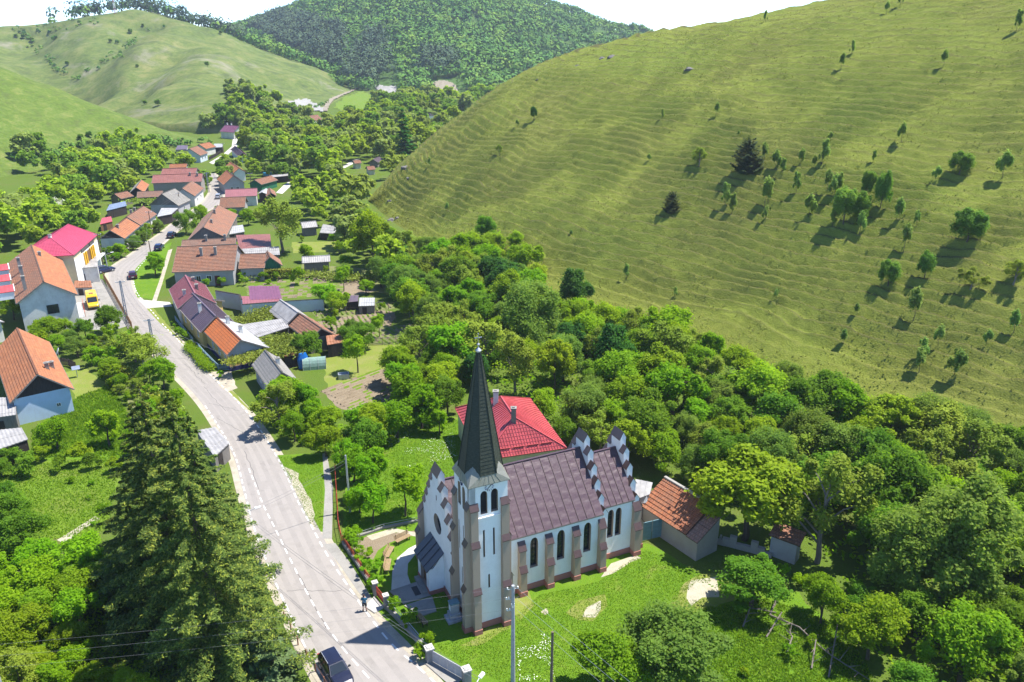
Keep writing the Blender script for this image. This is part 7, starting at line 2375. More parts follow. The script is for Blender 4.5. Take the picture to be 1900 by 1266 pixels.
# ---- far forest, one mass of crowns
def far_crowns(name, pts, mat, hs, label, quads=44, size=2.3, tall=1.0):
 P, N = [], []
 for p, h in zip(pts, hs):
  d = unit(quads)
  d[:, 2] = np.abs(d[:, 2]) * 1.0 - 0.25
  r = h * 0.58
  P.append(np.array(p) + np.array([0, 0, h * 0.45 * tall]) + d * np.array([r, r, h * 0.55 * tall]) * (0.75 + 0.3 * RS.rand(quads))[:, None])
  N.append(d * 1.2 + unit(quads) * 0.28 + np.array([0, 0, 0.25]))
 P, N = np.concatenate(P), np.concatenate(N)
 q = leaf_quads(P, N, size, 1.2)
 o = np_mesh(name, q, np.arange(len(q)).reshape(-1, 4), mat)
 return prop(o, label, 'forest', kind='stuff')

def mat_forest(name, a, b, c, sc=0.045):
 t = NT(name)
 geo = t.n('ShaderNodeNewGeometry')
 co = t.coord('Object')
 col = t.ramp(t.noise(sc, 3, 0.6, co), [(0.34, a), (0.5, b), (0.66, c)])
 v = t.n('ShaderNodeHueSaturation')
 t.l(col, v.inputs['Color'])
 t.l(t.math('ADD', t.math('MULTIPLY', geo.outputs['Random Per Island'], 0.4), 0.8), v.inputs['Value'])
 t.b.inputs['Specular IOR Level'].default_value = 0.1
 return t.fin(v.outputs['Color'], 0.9, 0.1)
M['f_leaf'] = mat_forest('forest_leaves', (0.055, 0.140, 0.030), (0.090, 0.195, 0.030), (0.160, 0.255, 0.036))
M['f_pine'] = mat_forest('forest_pine', (0.052, 0.090, 0.050), (0.068, 0.110, 0.056), (0.085, 0.130, 0.060), 0.06)

pine_zone = [[(640, 160), (655, 110), (690, 70), (715, 72), (722, 130), (742, 165), (740, 170)], [(770, 148), (785, 105), (840, 100), (848, 140)], [(460, 60), (520, 32), (640, 60), (640, 140), (600, 130), (520, 90)]]
leaf_pts, leaf_h, pine_pts, pine_h = [], [], [], []
Gm = MTN_G
nv_, nu_ = Gm.shape[:2]
for t in range(9000):
 i, j = RS.randint(0, int(nv_ * 0.60)), RS.randint(0, nu_ - 1)
 a, b = RS.rand(), RS.rand()
 p = Gm[i, j] * (1 - a) * (1 - b) + Gm[i + 1, j] * a * (1 - b) + Gm[i, j + 1] * (1 - a) * b + Gm[i + 1, j + 1] * a * b
 px, py = project(p)
 if p[2] < -1 or not (330 < px < 1330):
  continue
 if inside((px, py), [(690, 150), (742, 150), (745, 192), (720, 190), (690, 170)]) or inside((px, py), [(790, 150), (850, 145), (856, 186), (800, 186)]) or inside((px, py), [(715, 90), (730, 100), (745, 165), (730, 160)]):
  continue
 if any(inside((px, py), z) for z in pine_zone):
  pine_pts.append(p); pine_h.append(11 + 5 * RS.rand())
 else:
  leaf_pts.append(p); leaf_h.append(9 + 6 * RS.rand())
# belt of trees along the crest of the bald hill
crest_px = [(96, 41, 872), (150, 33, 868), (200, 28, 864), (250, 23, 862), (285, 25, 858), (330, 34, 850), (372, 50, 842), (410, 63, 832), (450, 78, 824), (500, 97, 812), (545, 114, 806), (590, 133, 802), (630, 148, 800), (665, 163, 800), (700, 176, 806), (730, 184, 812)]
for (a, b) in zip(crest_px[:-1], crest_px[1:]):
 for k in range(20):
  f = RS.rand()
  q = far(a[0] + (b[0] - a[0]) * f, a[1] + (b[1] - a[1]) * f, a[2] + (b[2] - a[2]) * f + 6 + 40 * RS.rand() ** 1.4)
  h = 8 + 6 * RS.rand()
  if a[0] < 96 + 40 and RS.rand() < 0.4:
   continue
  (pine_pts if (a[0] < 420 and RS.rand() < 0.7) else leaf_pts).append((q.x, q.y, gz(q.x, q.y) - 0.5))
  (pine_h if len(pine_pts) > len(pine_h) else leaf_h).append(h)
far_crowns('forest', leaf_pts, M['f_leaf'], leaf_h, 'leafy forest covering the far mountain and the crest of the bald hill', 26, 2.5)
far_crowns('pine_forest', pine_pts, M['f_pine'], pine_h, 'dark pine stands in the far forest', 30, 2.0, 1.5)

scr, sh = [], []
for a, b in (((40, 55), (70, 95)), ((70, 95), (140, 150)), ((270, 60), (215, 105)), ((215, 105), (145, 148)), ((300, 265), (430, 278)), ((60, 285), (200, 262)), ((200, 262), (330, 272)), ((20, 300), (120, 290)), ((560, 205), (690, 180)), ((430, 208), (560, 212)), ((10, 70), (180, 40))):
 for k in range(20):
  f = RS.rand()
  p, n = hit(a[0] + (b[0] - a[0]) * f + RS.normal() * 5, a[1] + (b[1] - a[1]) * f + RS.normal() * 4)
  if p is not None and p.z > 0.3:
   scr.append(tuple(p)); sh.append(1.5 + 2.5 * RS.rand())
far_crowns('scrub', scr, M['f_leaf'], sh, 'low scrub in the gullies and along the foot of the left hills', 26, 0.9)

# ---- tufts on the pasture hill
def tufts(name, P, N, size, mat, label, cat, aspect=0.45):
 n = len(P)
 a = RS.rand(n) * 6.28
 t = np.stack([np.cos(a), np.sin(a), np.zeros(n)], 1)
 s = (size * (0.6 + 0.8 * RS.rand(n)))[:, None]
 lean = N + RS.normal(size=(n, 3)) * 0.85
 lean /= np.linalg.norm(lean, axis=1)[:, None]
 q = np.stack([P - t * s * aspect, P + t * s * aspect, P + lean * s], 1).reshape(-1, 3)
 o = np_mesh(name, q, np.arange(len(q)).reshape(-1, 3), mat)
 return prop(o, label, cat, kind='stuff')
def mat_tuft(name, a, b, c):
 t = NT(name)
 geo = t.n('ShaderNodeNewGeometry')
 t.b.inputs['Specular IOR Level'].default_value = 0.1
 col = t.ramp(geo.outputs['Random Per Island'], [(0.0, a), (0.5, b), (1.0, c)])
 t.fin(col, 0.95, 0.1)
 tr = t.n('ShaderNodeBsdfTranslucent')
 t.l(col, tr.inputs['Color'])
 mx = t.n('ShaderNodeMixShader')
 mx.inputs[0].default_value = 0.5
 t.l(t.b.outputs[0], mx.inputs[1]); t.l(tr.outputs[0], mx.inputs[2])
 t.l(mx.outputs[0], t.out.inputs['Surface'])
 return t.mat
M['tuft_hill'] = mat_tuft('pasture_tufts', (0.14, 0.15, 0.034, 1), (0.20, 0.24, 0.034, 1), (0.30, 0.28, 0.085, 1))
M['tuft_lawn'] = mat_tuft('lawn_blades', (0.12, 0.24, 0.010, 1), (0.17, 0.31, 0.013, 1), (0.25, 0.37, 0.025, 1))
nv_, nu_ = HILL_G.shape[:2]
n = 110000
i, j = RS.randint(20, int(nv_ * 0.88), n), RS.randint(10, nu_ - 60, n)
P = HILL_G[i, j] + RS.normal(size=(n, 3)) * np.array([0.3, 0.3, 0.0])
dzv = HILL_G[np.minimum(i + 3, nv_ - 1), j] - HILL_G[i - 3, j]
dzu = HILL_G[i, j + 3] - HILL_G[i, j - 3]
N = np.cross(dzu, dzv)
N *= np.sign(N[:, 2:3])
N /= np.maximum(1e-6, np.linalg.norm(N, axis=1))[:, None]
dist = np.linalg.norm(P - np.array([0, 0, CAM_H]), axis=1)
keep = (P[:, 2] > 0.5) & (vnoise(P[:, 0] / 3.0, P[:, 1] / 3.0, 3, 2) > 0.40)
P, N = P[keep], N[keep]
tufts('grass', P - N * 0.05, N * 0.6 + np.array([0, 0, 0.4]), 0.24, M['tuft_hill'], 'dry and green grass tufts on the pasture hill', 'grass', 0.5)

BARE = [[tuple(at(*q).xy) for q in b] for b in ([(1267, 1106), (1290, 1082), (1328, 1082), (1338, 1100), (1308, 1112), (1275, 1114)], [(1082, 1137), (1093, 1127), (1108, 1120), (1103, 1140), (1088, 1142)], [(1118, 1070), (1132, 1048), (1180, 1030), (1140, 1060)])]
def lawn_tufts(poly, n, size, label, mat='tuft_lawn', name='grass'):
 W = [at(*q) for q in poly]
 P2 = [(w.x, w.y) for w in W]
 x0, x1 = min(p[0] for p in P2), max(p[0] for p in P2)
 y0, y1 = min(p[1] for p in P2), max(p[1] for p in P2)
 x, y = x0 + (x1 - x0) * RS.rand(n * 3), y0 + (y1 - y0) * RS.rand(n * 3)
 k = np.array([inside((a, b), P2) for a, b in zip(x, y)])
 k &= (vnoise(x / 2.5, y / 2.5, 4, 2) > 0.1)
 for bp in BARE:
  k &= ~np.array([inside((a, b), bp) for a, b in zip(x, y)])
 x, y = x[k][:n], y[k][:n]
 P = np.stack([x, y, np.zeros(len(x))], 1)
 N = np.tile(np.array([0, 0, 1.0]), (len(x), 1))
 return tufts(name, P, N, size, M[mat], label, 'grass', 0.35)
lawn_tufts([(960, 1140), (1000, 1105), (1110, 1080), (1200, 1020), (1320, 1075), (1300, 1140), (1500, 1190), (1560, 1300), (1000, 1300), (790, 1200), (900, 1180)], 60000, 0.11, 'vivid green grass of the church lawn')
lawn_tufts([(650, 900), (700, 800), (770, 775), (850, 780), (880, 860), (790, 950), (640, 985)], 36000, 0.12, 'vivid green grass of the meadow behind the church')
lawn_tufts([(-40, 872), (225, 845), (200, 985), (110, 1000), (-40, 1005)], 20000, 0.18, 'long grass of the meadow left of the spruces')
lawn_tufts([(512, 848), (598, 845), (600, 985), (575, 975), (545, 905)], 9000, 0.10, 'short grass of the street triangle')
lawn_tufts([(60, 800), (150, 735), (205, 715), (250, 790), (240, 845), (60, 850)], 20000, 0.32, 'leafy green crop beside the blue house')
lawn_tufts([(1300, 1130), (1420, 1110), (1560, 1160), (1640, 1290), (1200, 1290)], 22000, 0.20, 'rough tall grass in front of the hut')
M['daisy'] = mat_plain('daisy_petals', (0.72, 0.72, 0.66), 0.8, var=0.05)
def flowers(poly, n, label):
 W = [at(*q) for q in poly]
 P2 = [(w.x, w.y) for w in W]
 x0, x1 = min(p[0] for p in P2), max(p[0] for p in P2)
 y0, y1 = min(p[1] for p in P2), max(p[1] for p in P2)
 x, y = x0 + (x1 - x0) * RS.rand(n * 3), y0 + (y1 - y0) * RS.rand(n * 3)
 k = np.array([inside((a, b), P2) for a, b in zip(x, y)]) & (vnoise(x / 1.8, y / 1.8, 7, 2) > 0.5)
 x, y = x[k][:n], y[k][:n]
 q = leaf_quads(np.stack([x, y, np.full(len(x), 0.2)], 1), np.tile([0, 0, 1.0], (len(x), 1)) + unit(len(x)) * 0.3, 0.07, 1.0)
 prop(np_mesh('wildflowers', q, np.arange(len(q)).reshape(-1, 4), M['daisy']), label, 'flowers', kind='stuff')
flowers([(720, 810), (770, 790), (840, 800), (850, 850), (760, 870), (720, 850)], 420, 'white daisies sprinkled over the church meadow')
flowers([(960, 1180), (1020, 1180), (1030, 1266), (960, 1266)], 220, 'white wildflowers beside the concrete pole')

# ---- vines and hedge
def mass(name, pts, h, n, mat, label, cat, size=0.22, flat=0.25, z0=0.0):
 """leafy mass along a line of ground points"""
 L = resample(pts, 0.25)
 k = RS.randint(0, len(L), n)
 P = np.array([tuple(L[q]) for q in k]) + RS.normal(size=(n, 3)) * np.array([flat, flat, 0])
 P[:, 2] = z0 + h * (0.15 + 0.85 * np.sqrt(RS.rand(n)))
 q = leaf_quads(P, unit(n) * 0.8 + np.array([0, 0, 0.7]), size)
 o = np_mesh(name, q, np.arange(len(q)).reshape(-1, 4), M[mat])
 return prop(o, label, cat, kind='stuff') if name in ('vines',) else prop(o, label, cat)
mass('hedge', [at(350, 648), at(366, 664), at(382, 683), at(391, 690)], 1.0, 5200, 'l_bright', 'clipped bright green hedge beside the street', 'hedge', 0.17, 0.38)
mass('vines', [at(452, 520), at(500, 517), at(560, 514), at(640, 522), at(700, 520)], 1.3, 2600, 'l_vine', 'pale vines on wires in the garden behind the row houses', 'vines', 0.3, 1.0)
mass('vines', [at(450, 600, 2.4), at(475, 590, 2.4), at(505, 582, 2.4), at(490, 578, 2.4)], 0.6, 2200, 'l_vine', 'vine pergola over the courtyard of the plum roofed house', 'vines', 0.3, 1.2, 2.2)
mass('vines', [at(470, 640, 2.3), at(500, 640, 2.3), at(530, 630, 2.3), at(540, 650, 2.3), at(470, 660, 2.3)], 0.6, 3000, 'l_vine', 'vine pergola between the orange row house and the grey tiled house', 'vines', 0.3, 1.3, 2.1)
mass('vines', [at(430, 672, 2.2), at(455, 668, 2.2), at(470, 664, 2.2)], 0.6, 1200, 'l_vine', 'vines under the grey plaster gable', 'vines', 0.28, 0.7, 2.0)
mass('vines', [at(345, 512, 1.6), at(400, 508, 1.6), at(446, 506, 1.6), at(540, 503, 1.6)], 0.9, 2200, 'l_vine', 'vines trained along the front of the mottled house', 'vines', 0.28, 0.35, 1.2)
mass('vines', [at(240, 372, 2.4), at(290, 372, 2.4), at(285, 378, 2.4)], 0.6, 900, 'l_vine', 'vine arbour behind the grey plank gable', 'vines', 0.45, 1.4, 2.0)
for q in ([(210, 690), (330, 800)], [(222, 690), (338, 790)], [(236, 695), (342, 778)]):
 mass('vines', [at(*q[0]), at(*q[1])], 1.3, 900, 'l_vine', 'rows of vines in the front garden left of the street', 'vines', 0.28, 0.45)

label_auto()
# ---------------------------------------------------------------- vehicles
def paint(name, col, rough=0.25):
 t = NT(name)
 t.b.inputs['Coat Weight'].default_value = 0.6
 t.b.inputs['Coat Roughness'].default_value = 0.08
 return t.fin(col, rough, 0.5, 0.15)
M['car_navy'] = paint('navy_car_paint', (0.012, 0.014, 0.032))
M['car_blue'] = paint('blue_car_paint', (0.012, 0.020, 0.075))
M['car_maroon'] = paint('maroon_car_paint', (0.050, 0.010, 0.020))
M['car_silver'] = paint('silver_car_paint', (0.35, 0.36, 0.38))
M['van_yellow'] = paint('yellow_van_paint', (0.78, 0.50, 0.012), 0.35)
M['tyre'] = mat_plain('tyre_rubber', (0.018, 0.018, 0.018), 0.9)
M['lamp_glass'] = mat_plain('lamp_glass', (0.62, 0.62, 0.60), 0.15, 0.6, var=0.03)
M['tail_red'] = mat_plain('tail_light_red', (0.32, 0.012, 0.012), 0.25, 0.5, var=0.03)
M['plate'] = mat_plain('number_plate', (0.7, 0.7, 0.68), 0.5)

def wheel(parent, x, y, r=0.31, w=0.2):
 def disc(r0, r1, y0, y1, name, mat, par, n=16):
  mb = MB()
  ring = lambda rr, yy: [(x + rr * math.cos(2 * math.pi * k / n), yy, r + rr * math.sin(2 * math.pi * k / n)) for k in range(n)]
  A, B = ring(r0, y0), ring(r1, y1)
  for k in range(n):
   mb.face([A[k], A[(k + 1) % n], B[(k + 1) % n], B[k]])
  mb.face(A); mb.face(B[::-1])
  return mb.build(name, M[mat], par)
 wh = disc(r, r, y - w / 2, y + w / 2, 'wheel', 'tyre', parent)
 s = 1 if y > 0 else -1
 disc(r * 0.62, r * 0.55, y + s * (w / 2 + 0.003), y + s * (w / 2 + 0.02), 'rim', 'galvanised', wh)
 return wh

def loft_body(st, name, mat, parent):
 """st: (x, half width, z bottom, z top); rounded section rings joined along x"""
 rings = []
 for x, w, zb, zt in st:
  h = zt - zb
  half = [(w * 0.90, zb), (w * 0.985, zb + h * 0.22), (w, zb + h * 0.5), (w * 0.985, zb + h * 0.78), (w * 0.93, zb + h * 0.93), (w * 0.80, zt), (w * 0.4, zt + 0.018), (0, zt + 0.025)]
  ring = [(x, y, z) for y, z in half] + [(x, -y, z) for y, z in half[-2::-1]]
  rings.append(ring)
 mb = MB()
 n = len(rings[0])
 for a, b in zip(rings[:-1], rings[1:]):
  for k in range(n):
   mb.face([a[k], a[(k + 1) % n], b[(k + 1) % n], b[k]])
 mb.face(rings[0]); mb.face(rings[-1][::-1])
 return mb.build(name, mat, parent, smooth=True)

def car(loc, rz, label, mat, estate=False, group=None):
 c = empty('car', loc, rz, label, 'car', group)
 body = loft_body([(-2.08, 0.66, 0.38, 0.78), (-2.02, 0.78, 0.30, 0.93), (-1.75, 0.84, 0.24, 0.97), (-1.0, 0.87, 0.20, 0.97), (0.3, 0.87, 0.20, 0.95), (0.85, 0.865, 0.22, 0.92), (1.35, 0.84, 0.24, 0.84), (1.80, 0.79, 0.28, 0.74), (2.02, 0.70, 0.32, 0.62), (2.08, 0.60, 0.38, 0.54)], 'body', M[mat], c)
 # cabin: bottom ring at the belt line, top ring at the roof
 xr, xb = (-1.92, -1.62)
 B_ = [(xr, 0.74, 0.95), (0.92, 0.76, 0.90)]
 T = [(xb, 0.56, 1.40), (-0.95, 0.60, 1.455), (-0.25, 0.60, 1.455), (0.18, 0.575, 1.40)]
 mb = MB()
 for (x0, w0, z0), (x1, w1, z1) in zip(T[:-1], T[1:]):
  mb.face([(x0, -w0, z0), (x1, -w1, z1), (x1, 0, z1 + 0.035), (x0, 0, z0 + 0.035)])
  mb.face([(x0, 0, z0 + 0.035), (x1, 0, z1 + 0.035), (x1, w1, z1), (x0, w0, z0)])
 for s in (1, -1):                                # pillars and side frames
  p = [(xr, s * 0.74, 0.95), (xb, s * 0.56, 1.40), (-0.95, s * 0.60, 1.455), (-0.25, s * 0.60, 1.455), (0.18, s * 0.575, 1.40), (0.92, s * 0.76, 0.90)]
  mb.face(p if s < 0 else p[::-1])
 mb.face([(xr, -0.74, 0.95), (xb, -0.56, 1.40), (xb, 0.56, 1.40), (xr, 0.74, 0.95)][::-1])
 mb.face([(0.92, -0.76, 0.90), (0.18, -0.575, 1.40), (0.18, 0.575, 1.40), (0.92, 0.76, 0.90)])
 mb.build('cabin', M[mat], c)
 def pane(name, pts):
  g = MB(); g.face(pts); g.build(name, M['glass'], c)
 o_ = 0.012
 pane('windscreen', [(0.86 + o_, -0.68, 0.955), (0.86 + o_, 0.68, 0.955), (0.24 + o_, 0.52, 1.375), (0.24 + o_, -0.52, 1.375)])
 pane('rear_window', [(-1.88 - o_, 0.62, 1.02), (-1.88 - o_, -0.62, 1.02), (-1.67 - o_, -0.50, 1.34), (-1.67 - o_, 0.50, 1.34)])
 for s in (1, -1):
  side = lambda x, f: (x, s * (0.757 - 0.155 * f + 0.012), 0.955 + 0.44 * f)
  pane('side_window', [side(-0.28, 0.08), side(0.70, 0.08), side(0.22, 0.86), side(-0.28, 0.92)])
  pane('side_window', [side(-1.20, 0.08), side(-0.36, 0.08), side(-0.36, 0.92), side(-1.15, 0.92)])
  pane('side_window', [side(-1.70, 0.12), side(-1.28, 0.08), side(-1.23, 0.90), side(-1.55, 0.80)])
  r = MB(); r.bar((-1.45, s * 0.565, 1.475), (0.0, s * 0.575, 1.475), 0.03, 0.03); r.build('roof_rail', M['galvanised'], c)
  m = MB(); m.box((0.62, s * 0.93, 0.98), (0.12, 0.18, 0.13)); m.bar((0.64, s * 0.80, 0.94), (0.62, s * 0.90, 0.96), 0.05); m.build('mirror', M['black_metal'], c)
  hl = MB(); hl.hexa([(1.86, s * 0.44, 0.56), (2.03, s * 0.42, 0.54), (1.93, s * 0.68, 0.54), (1.76, s * 0.74, 0.56), (1.80, s * 0.44, 0.70), (1.96, s * 0.42, 0.665), (1.87, s * 0.69, 0.67), (1.70, s * 0.745, 0.72)]); hl.build('headlight', M['lamp_glass'], c)
  tl = MB(); tl.box((-2.03, s * 0.66, 0.80), (0.10, 0.20, 0.26)); tl.build('tail_light', M['tail_red'], c)
  dh = MB(); dh.box((-0.15, s * 0.875, 0.82), (0.16, 0.03, 0.03)); dh.box((-1.05, s * 0.875, 0.82), (0.16, 0.03, 0.03)); dh.build('door_handle', M['black_metal'], c)
  for x in (-1.28, 1.30):
   wheel(c, x, s * 0.76)
 g = MB(); g.box((2.06, 0, 0.50), (0.06, 0.8, 0.12)); g.build('grille', M['black_metal'], c)
 for x in (2.10, -2.10):
  p = MB(); p.box((x, 0, 0.42 if x > 0 else 0.62), (0.03, 0.50, 0.11)); p.build('number_plate', M['plate'], c)
 return c

def heading(p0, p1):
 a, b = at(*p0), at(*p1)
 return math.atan2(b.y - a.y, b.x - a.x)
rd = heading((566, 1207), (620, 1300))
cb = at(624, 1253)
car((cb.x, cb.y, 0.016), rd, 'dark navy estate car driving out of the picture at the bottom', 'car_navy')
car((*at(296, 463).xy, 0.016), heading((285, 470), (306, 446)), 'dark blue car parked at the street edge by the grass strip', 'car_blue')
car((*at(319, 440).xy, 0.016), heading((311, 448), (330, 428)), 'black car parked farther up behind the dark blue one', 'car_navy')
car((*at(247, 515).xy, 0.016), heading((249, 530), (247, 505)), 'maroon car parked beside the round tree on the grass strip', 'car_maroon')
car((*at(195, 505).xy, 0.02), heading((188, 504), (206, 500)), 'dark car half hidden behind the white annex', 'car_blue')
car((*at(406, 368).xy, 0.02), heading((402, 372), (412, 360)), 'pale silver car at the far street bend', 'car_silver')

# yellow van
vp = at(173, 568)
van = empty('van', (vp.x, vp.y, 0.016), heading((176, 576), (168, 548)) + math.pi, 'bright yellow high roofed van standing in the concrete yard', 'van')
loft_body([(-2.75, 0.92, 0.35, 2.15), (-2.70, 0.97, 0.32, 2.42), (-1.0, 0.98, 0.30, 2.50), (0.9, 0.98, 0.30, 2.48), (1.35, 0.95, 0.30, 2.25)], 'body', M['van_yellow'], van)
loft_body([(1.30, 0.95, 0.30, 1.50), (1.9, 0.93, 0.32, 1.22), (2.5, 0.86, 0.36, 1.02), (2.70, 0.74, 0.42, 0.86)], 'bonnet', M['van_yellow'], van)
cbm = MB()
for s in (1, -1):
 p = [(1.33, s * 0.94, 1.48), (1.33, s * 0.90, 2.2), (1.98, s * 0.88, 1.25)]
 cbm.face(p)
cbm.face([(1.30, -0.9, 2.22), (1.30, 0.9, 2.22), (1.98, 0.88, 1.2), (1.98, -0.88, 1.2)])
cbm.build('cab', M['van_yellow'], van)
g = MB(); g.face([(1.38, -0.80, 2.10), (1.93, -0.80, 1.30), (1.93, 0.80, 1.30), (1.38, 0.80, 2.10)]); ws = g.build('windscreen', M['glass'], van); ws.location = (0.02, 0, 0.02)
for s in (1, -1):
 g = MB(); g.face([(0.75, s * 0.995, 1.35), (1.30, s * 0.965, 1.35), (1.22, s * 0.965, 1.95), (0.75, s * 0.995, 1.95)]); g.build('side_window', M['glass'], van)
 g = MB(); g.face([(-2.3, s * 0.992, 1.40), (0.5, s * 0.992, 1.40), (0.5, s * 0.992, 1.95), (-2.3, s * 0.992, 1.95)]); g.build('side_window', M['glass'], van)
 m = MB(); m.box((1.55, s * 1.1, 1.45), (0.1, 0.2, 0.3)); m.build('mirror', M['black_metal'], van)
 h = MB(); h.box((2.56, s * 0.62, 0.85), (0.14, 0.24, 0.16)); h.build('headlight', M['lamp_glass'], van)
 for x in (-1.7, 1.75):
  wheel(van, x, s * 0.88, 0.34, 0.22)
g = MB(); g.face([(-2.765, 0.7, 1.3), (-2.765, -0.7, 1.3), (-2.76, -0.7, 2.0), (-2.76, 0.7, 2.0)]); g.build('rear_window', M['glass'], van)
h = MB(); h.box((0.2, 0, 2.53), (0.9, 0.7, 0.08)); h.build('roof_hatch', M['rust'], van)
b = MB(); b.box((2.70, 0, 0.48), (0.12, 1.5, 0.2)); b.build('bumper', M['black_metal'], van)

# ---------------------------------------------------------------- person at the street edge
M['skin'] = mat_plain('skin', (0.42, 0.24, 0.17), 0.6, var=0.04)
M['hair'] = mat_plain('brown_hair', (0.05, 0.03, 0.02), 0.7)
M['shirt'] = mat_plain('teal_shirt', (0.03, 0.13, 0.21), 0.85)
M['shorts'] = mat_plain('black_shorts', (0.012, 0.012, 0.016), 0.85)
M['shoe'] = mat_plain('dark_shoe', (0.03, 0.03, 0.03), 0.7)
pp = at(677, 1134)
per = empty('person', (pp.x, pp.y, 0.014), R(100), 'person in teal shirt and black shorts standing at the street edge before the red gate', 'person')
def skin_mesh(name, verts, edges, radii, mat, parent, root=0):
 me = bpy.data.meshes.new(name)
 me.from_pydata(verts, edges, [])
 me.materials.append(mat)
 o = bpy.data.objects.new(name, me)
 COL.objects.link(o)
 o.parent = parent
 o.modifiers.new('skin', 'SKIN').use_smooth_shade = True
 lay = me.skin_vertices[0].data if me.skin_vertices else None
 if lay is None:
  bpy.context.view_layer.objects.active = o
  me.attributes  # keep
 for i, r in enumerate(radii):
  me.skin_vertices[0].data[i].radius = (r, r) if not hasattr(r, '__len__') else r
 me.skin_vertices[0].data[root].use_root = True
 o.modifiers.new('smooth', 'SUBSURF').levels = 1
 o.modifiers['smooth'].render_levels = 1
 return o
V_ = [(0, 0, 0.95), (0, 0, 1.12), (0.01, 0, 1.32), (0.0, 0, 1.46), (0.02, 0, 1.54), (0.03, 0, 1.64), (0.02, 0, 1.73),
      (0, 0.17, 1.42), (0.02, 0.24, 1.17), (0.22, 0.13, 1.10), (0.29, 0.06, 1.13),
      (0, -0.17, 1.42), (0.02, -0.25, 1.17), (0.22, -0.13, 1.12), (0.29, -0.06, 1.15),
      (0, 0.10, 0.88), (0.05, 0.12, 0.48), (0.0, 0.13, 0.09), (0.14, 0.15, 0.04),
      (0, -0.10, 0.88), (-0.03, -0.13, 0.48), (-0.09, -0.14, 0.09), (0.05, -0.16, 0.04)]
E_ = [(0, 1), (1, 2), (2, 3), (3, 4), (4, 5), (5, 6), (3, 7), (7, 8), (8, 9), (9, 10), (3, 11), (11, 12), (12, 13), (13, 14), (0, 15), (15, 16), (16, 17), (17, 18), (0, 19), (19, 20), (20, 21), (21, 22)]
RAD = [(0.15, 0.12), (0.14, 0.11), (0.17, 0.12), (0.10, 0.09), 0.055, 0.095, 0.075, 0.060, 0.046, 0.034, 0.036, 0.060, 0.046, 0.034, 0.036, 0.085, 0.060, 0.040, 0.035, 0.085, 0.060, 0.040, 0.035]
bd = skin_mesh('body', V_, E_, RAD, M['skin'], per)
sh = MB()
def rings(mb, rs, n=12):
 R_ = [[(cx + rx * math.cos(2 * math.pi * k / n), cy + ry * math.sin(2 * math.pi * k / n), z) for k in range(n)] for cx, cy, z, rx, ry in rs]
 for a, b_ in zip(R_[:-1], R_[1:]):
  for k in range(n):
   mb.face([a[k], a[(k + 1) % n], b_[(k + 1) % n], b_[k]])
 mb.face(R_[0][::-1]); mb.face(R_[-1])
rings(sh, [(0, 0, 0.90, 0.145, 0.185), (0, 0, 1.08, 0.14, 0.175), (0.01, 0, 1.30, 0.155, 0.205), (0.0, 0, 1.44, 0.12, 0.18), (0.0, 0, 1.50, 0.075, 0.08)])
for s in (1, -1):
 sh.tube([(0, s * 0.15, 1.43), (0.012, s * 0.215, 1.30), (0.02, s * 0.245, 1.20)], [0.085, 0.075, 0.068], 8)
sh.build('shirt', M['shirt'], per, smooth=True)
st = MB()
rings(st, [(0, 0, 0.80, 0.15, 0.20), (0, 0, 0.96, 0.15, 0.185)])
st.tube([(0, 0.10, 0.86), (0.04, 0.12, 0.55)], [0.115, 0.095], 10)
st.tube([(0, -0.10, 0.86), (-0.02, -0.13, 0.55)], [0.115, 0.095], 10)
st.build('shorts', M['shorts'], per, smooth=True)
hb = MB()
for z0, z1, r0, r1 in ((1.60, 1.66, 0.105, 0.115), (1.66, 1.72, 0.115, 0.105), (1.72, 1.775, 0.105, 0.06)):
 rings(hb, [(0.012, 0, z0, r0 * 0.98, r0 * 0.9), (0.012, 0, z1, r1 * 0.98, r1 * 0.9)])
hb.build('hair', M['hair'], per, smooth=True)
for x, y, zz in ((0.07, 0.14, 0.04), (-0.02, -0.15, 0.04)):
 f = MB(); f.box((x, y, zz + 0.012), (0.27, 0.10, 0.09)); f.build('shoe', M['shoe'], per)
fc = MB()
fc.box((0.125, 0.035, 1.655), (0.012, 0.022, 0.014)); fc.box((0.125, -0.035, 1.655), (0.012, 0.022, 0.014))
fc.build('eyes', M['black_metal'], per)
nb = MB(); nb.box((0.130, 0, 1.62), (0.03, 0.022, 0.04)); nb.build('nose', M['skin'], per)
mo = MB(); mo.box((0.118, 0, 1.58), (0.012, 0.045, 0.012)); mo.build('mouth', M['red_paint'], per)
ph = empty('phone', (0, 0, 0), 0, 'pale phone held in both hands by the person at the street edge', 'phone')
k = MB(); k.box((0.33, 0, 1.17), (0.02, 0.14, 0.09)); k.build('case', M['white_paint'], ph)
ph.location = per.location; ph.rotation_euler = per.rotation_euler

# ---------------------------------------------------------------- poles and wires
def ptop(base_px, top_py):
 """pole height from its foot pixel and the picture row of its top"""
 B = at(*base_px)
 v = ray(950, top_py)
 return B, CAM_H + v.z * B.y / v.y

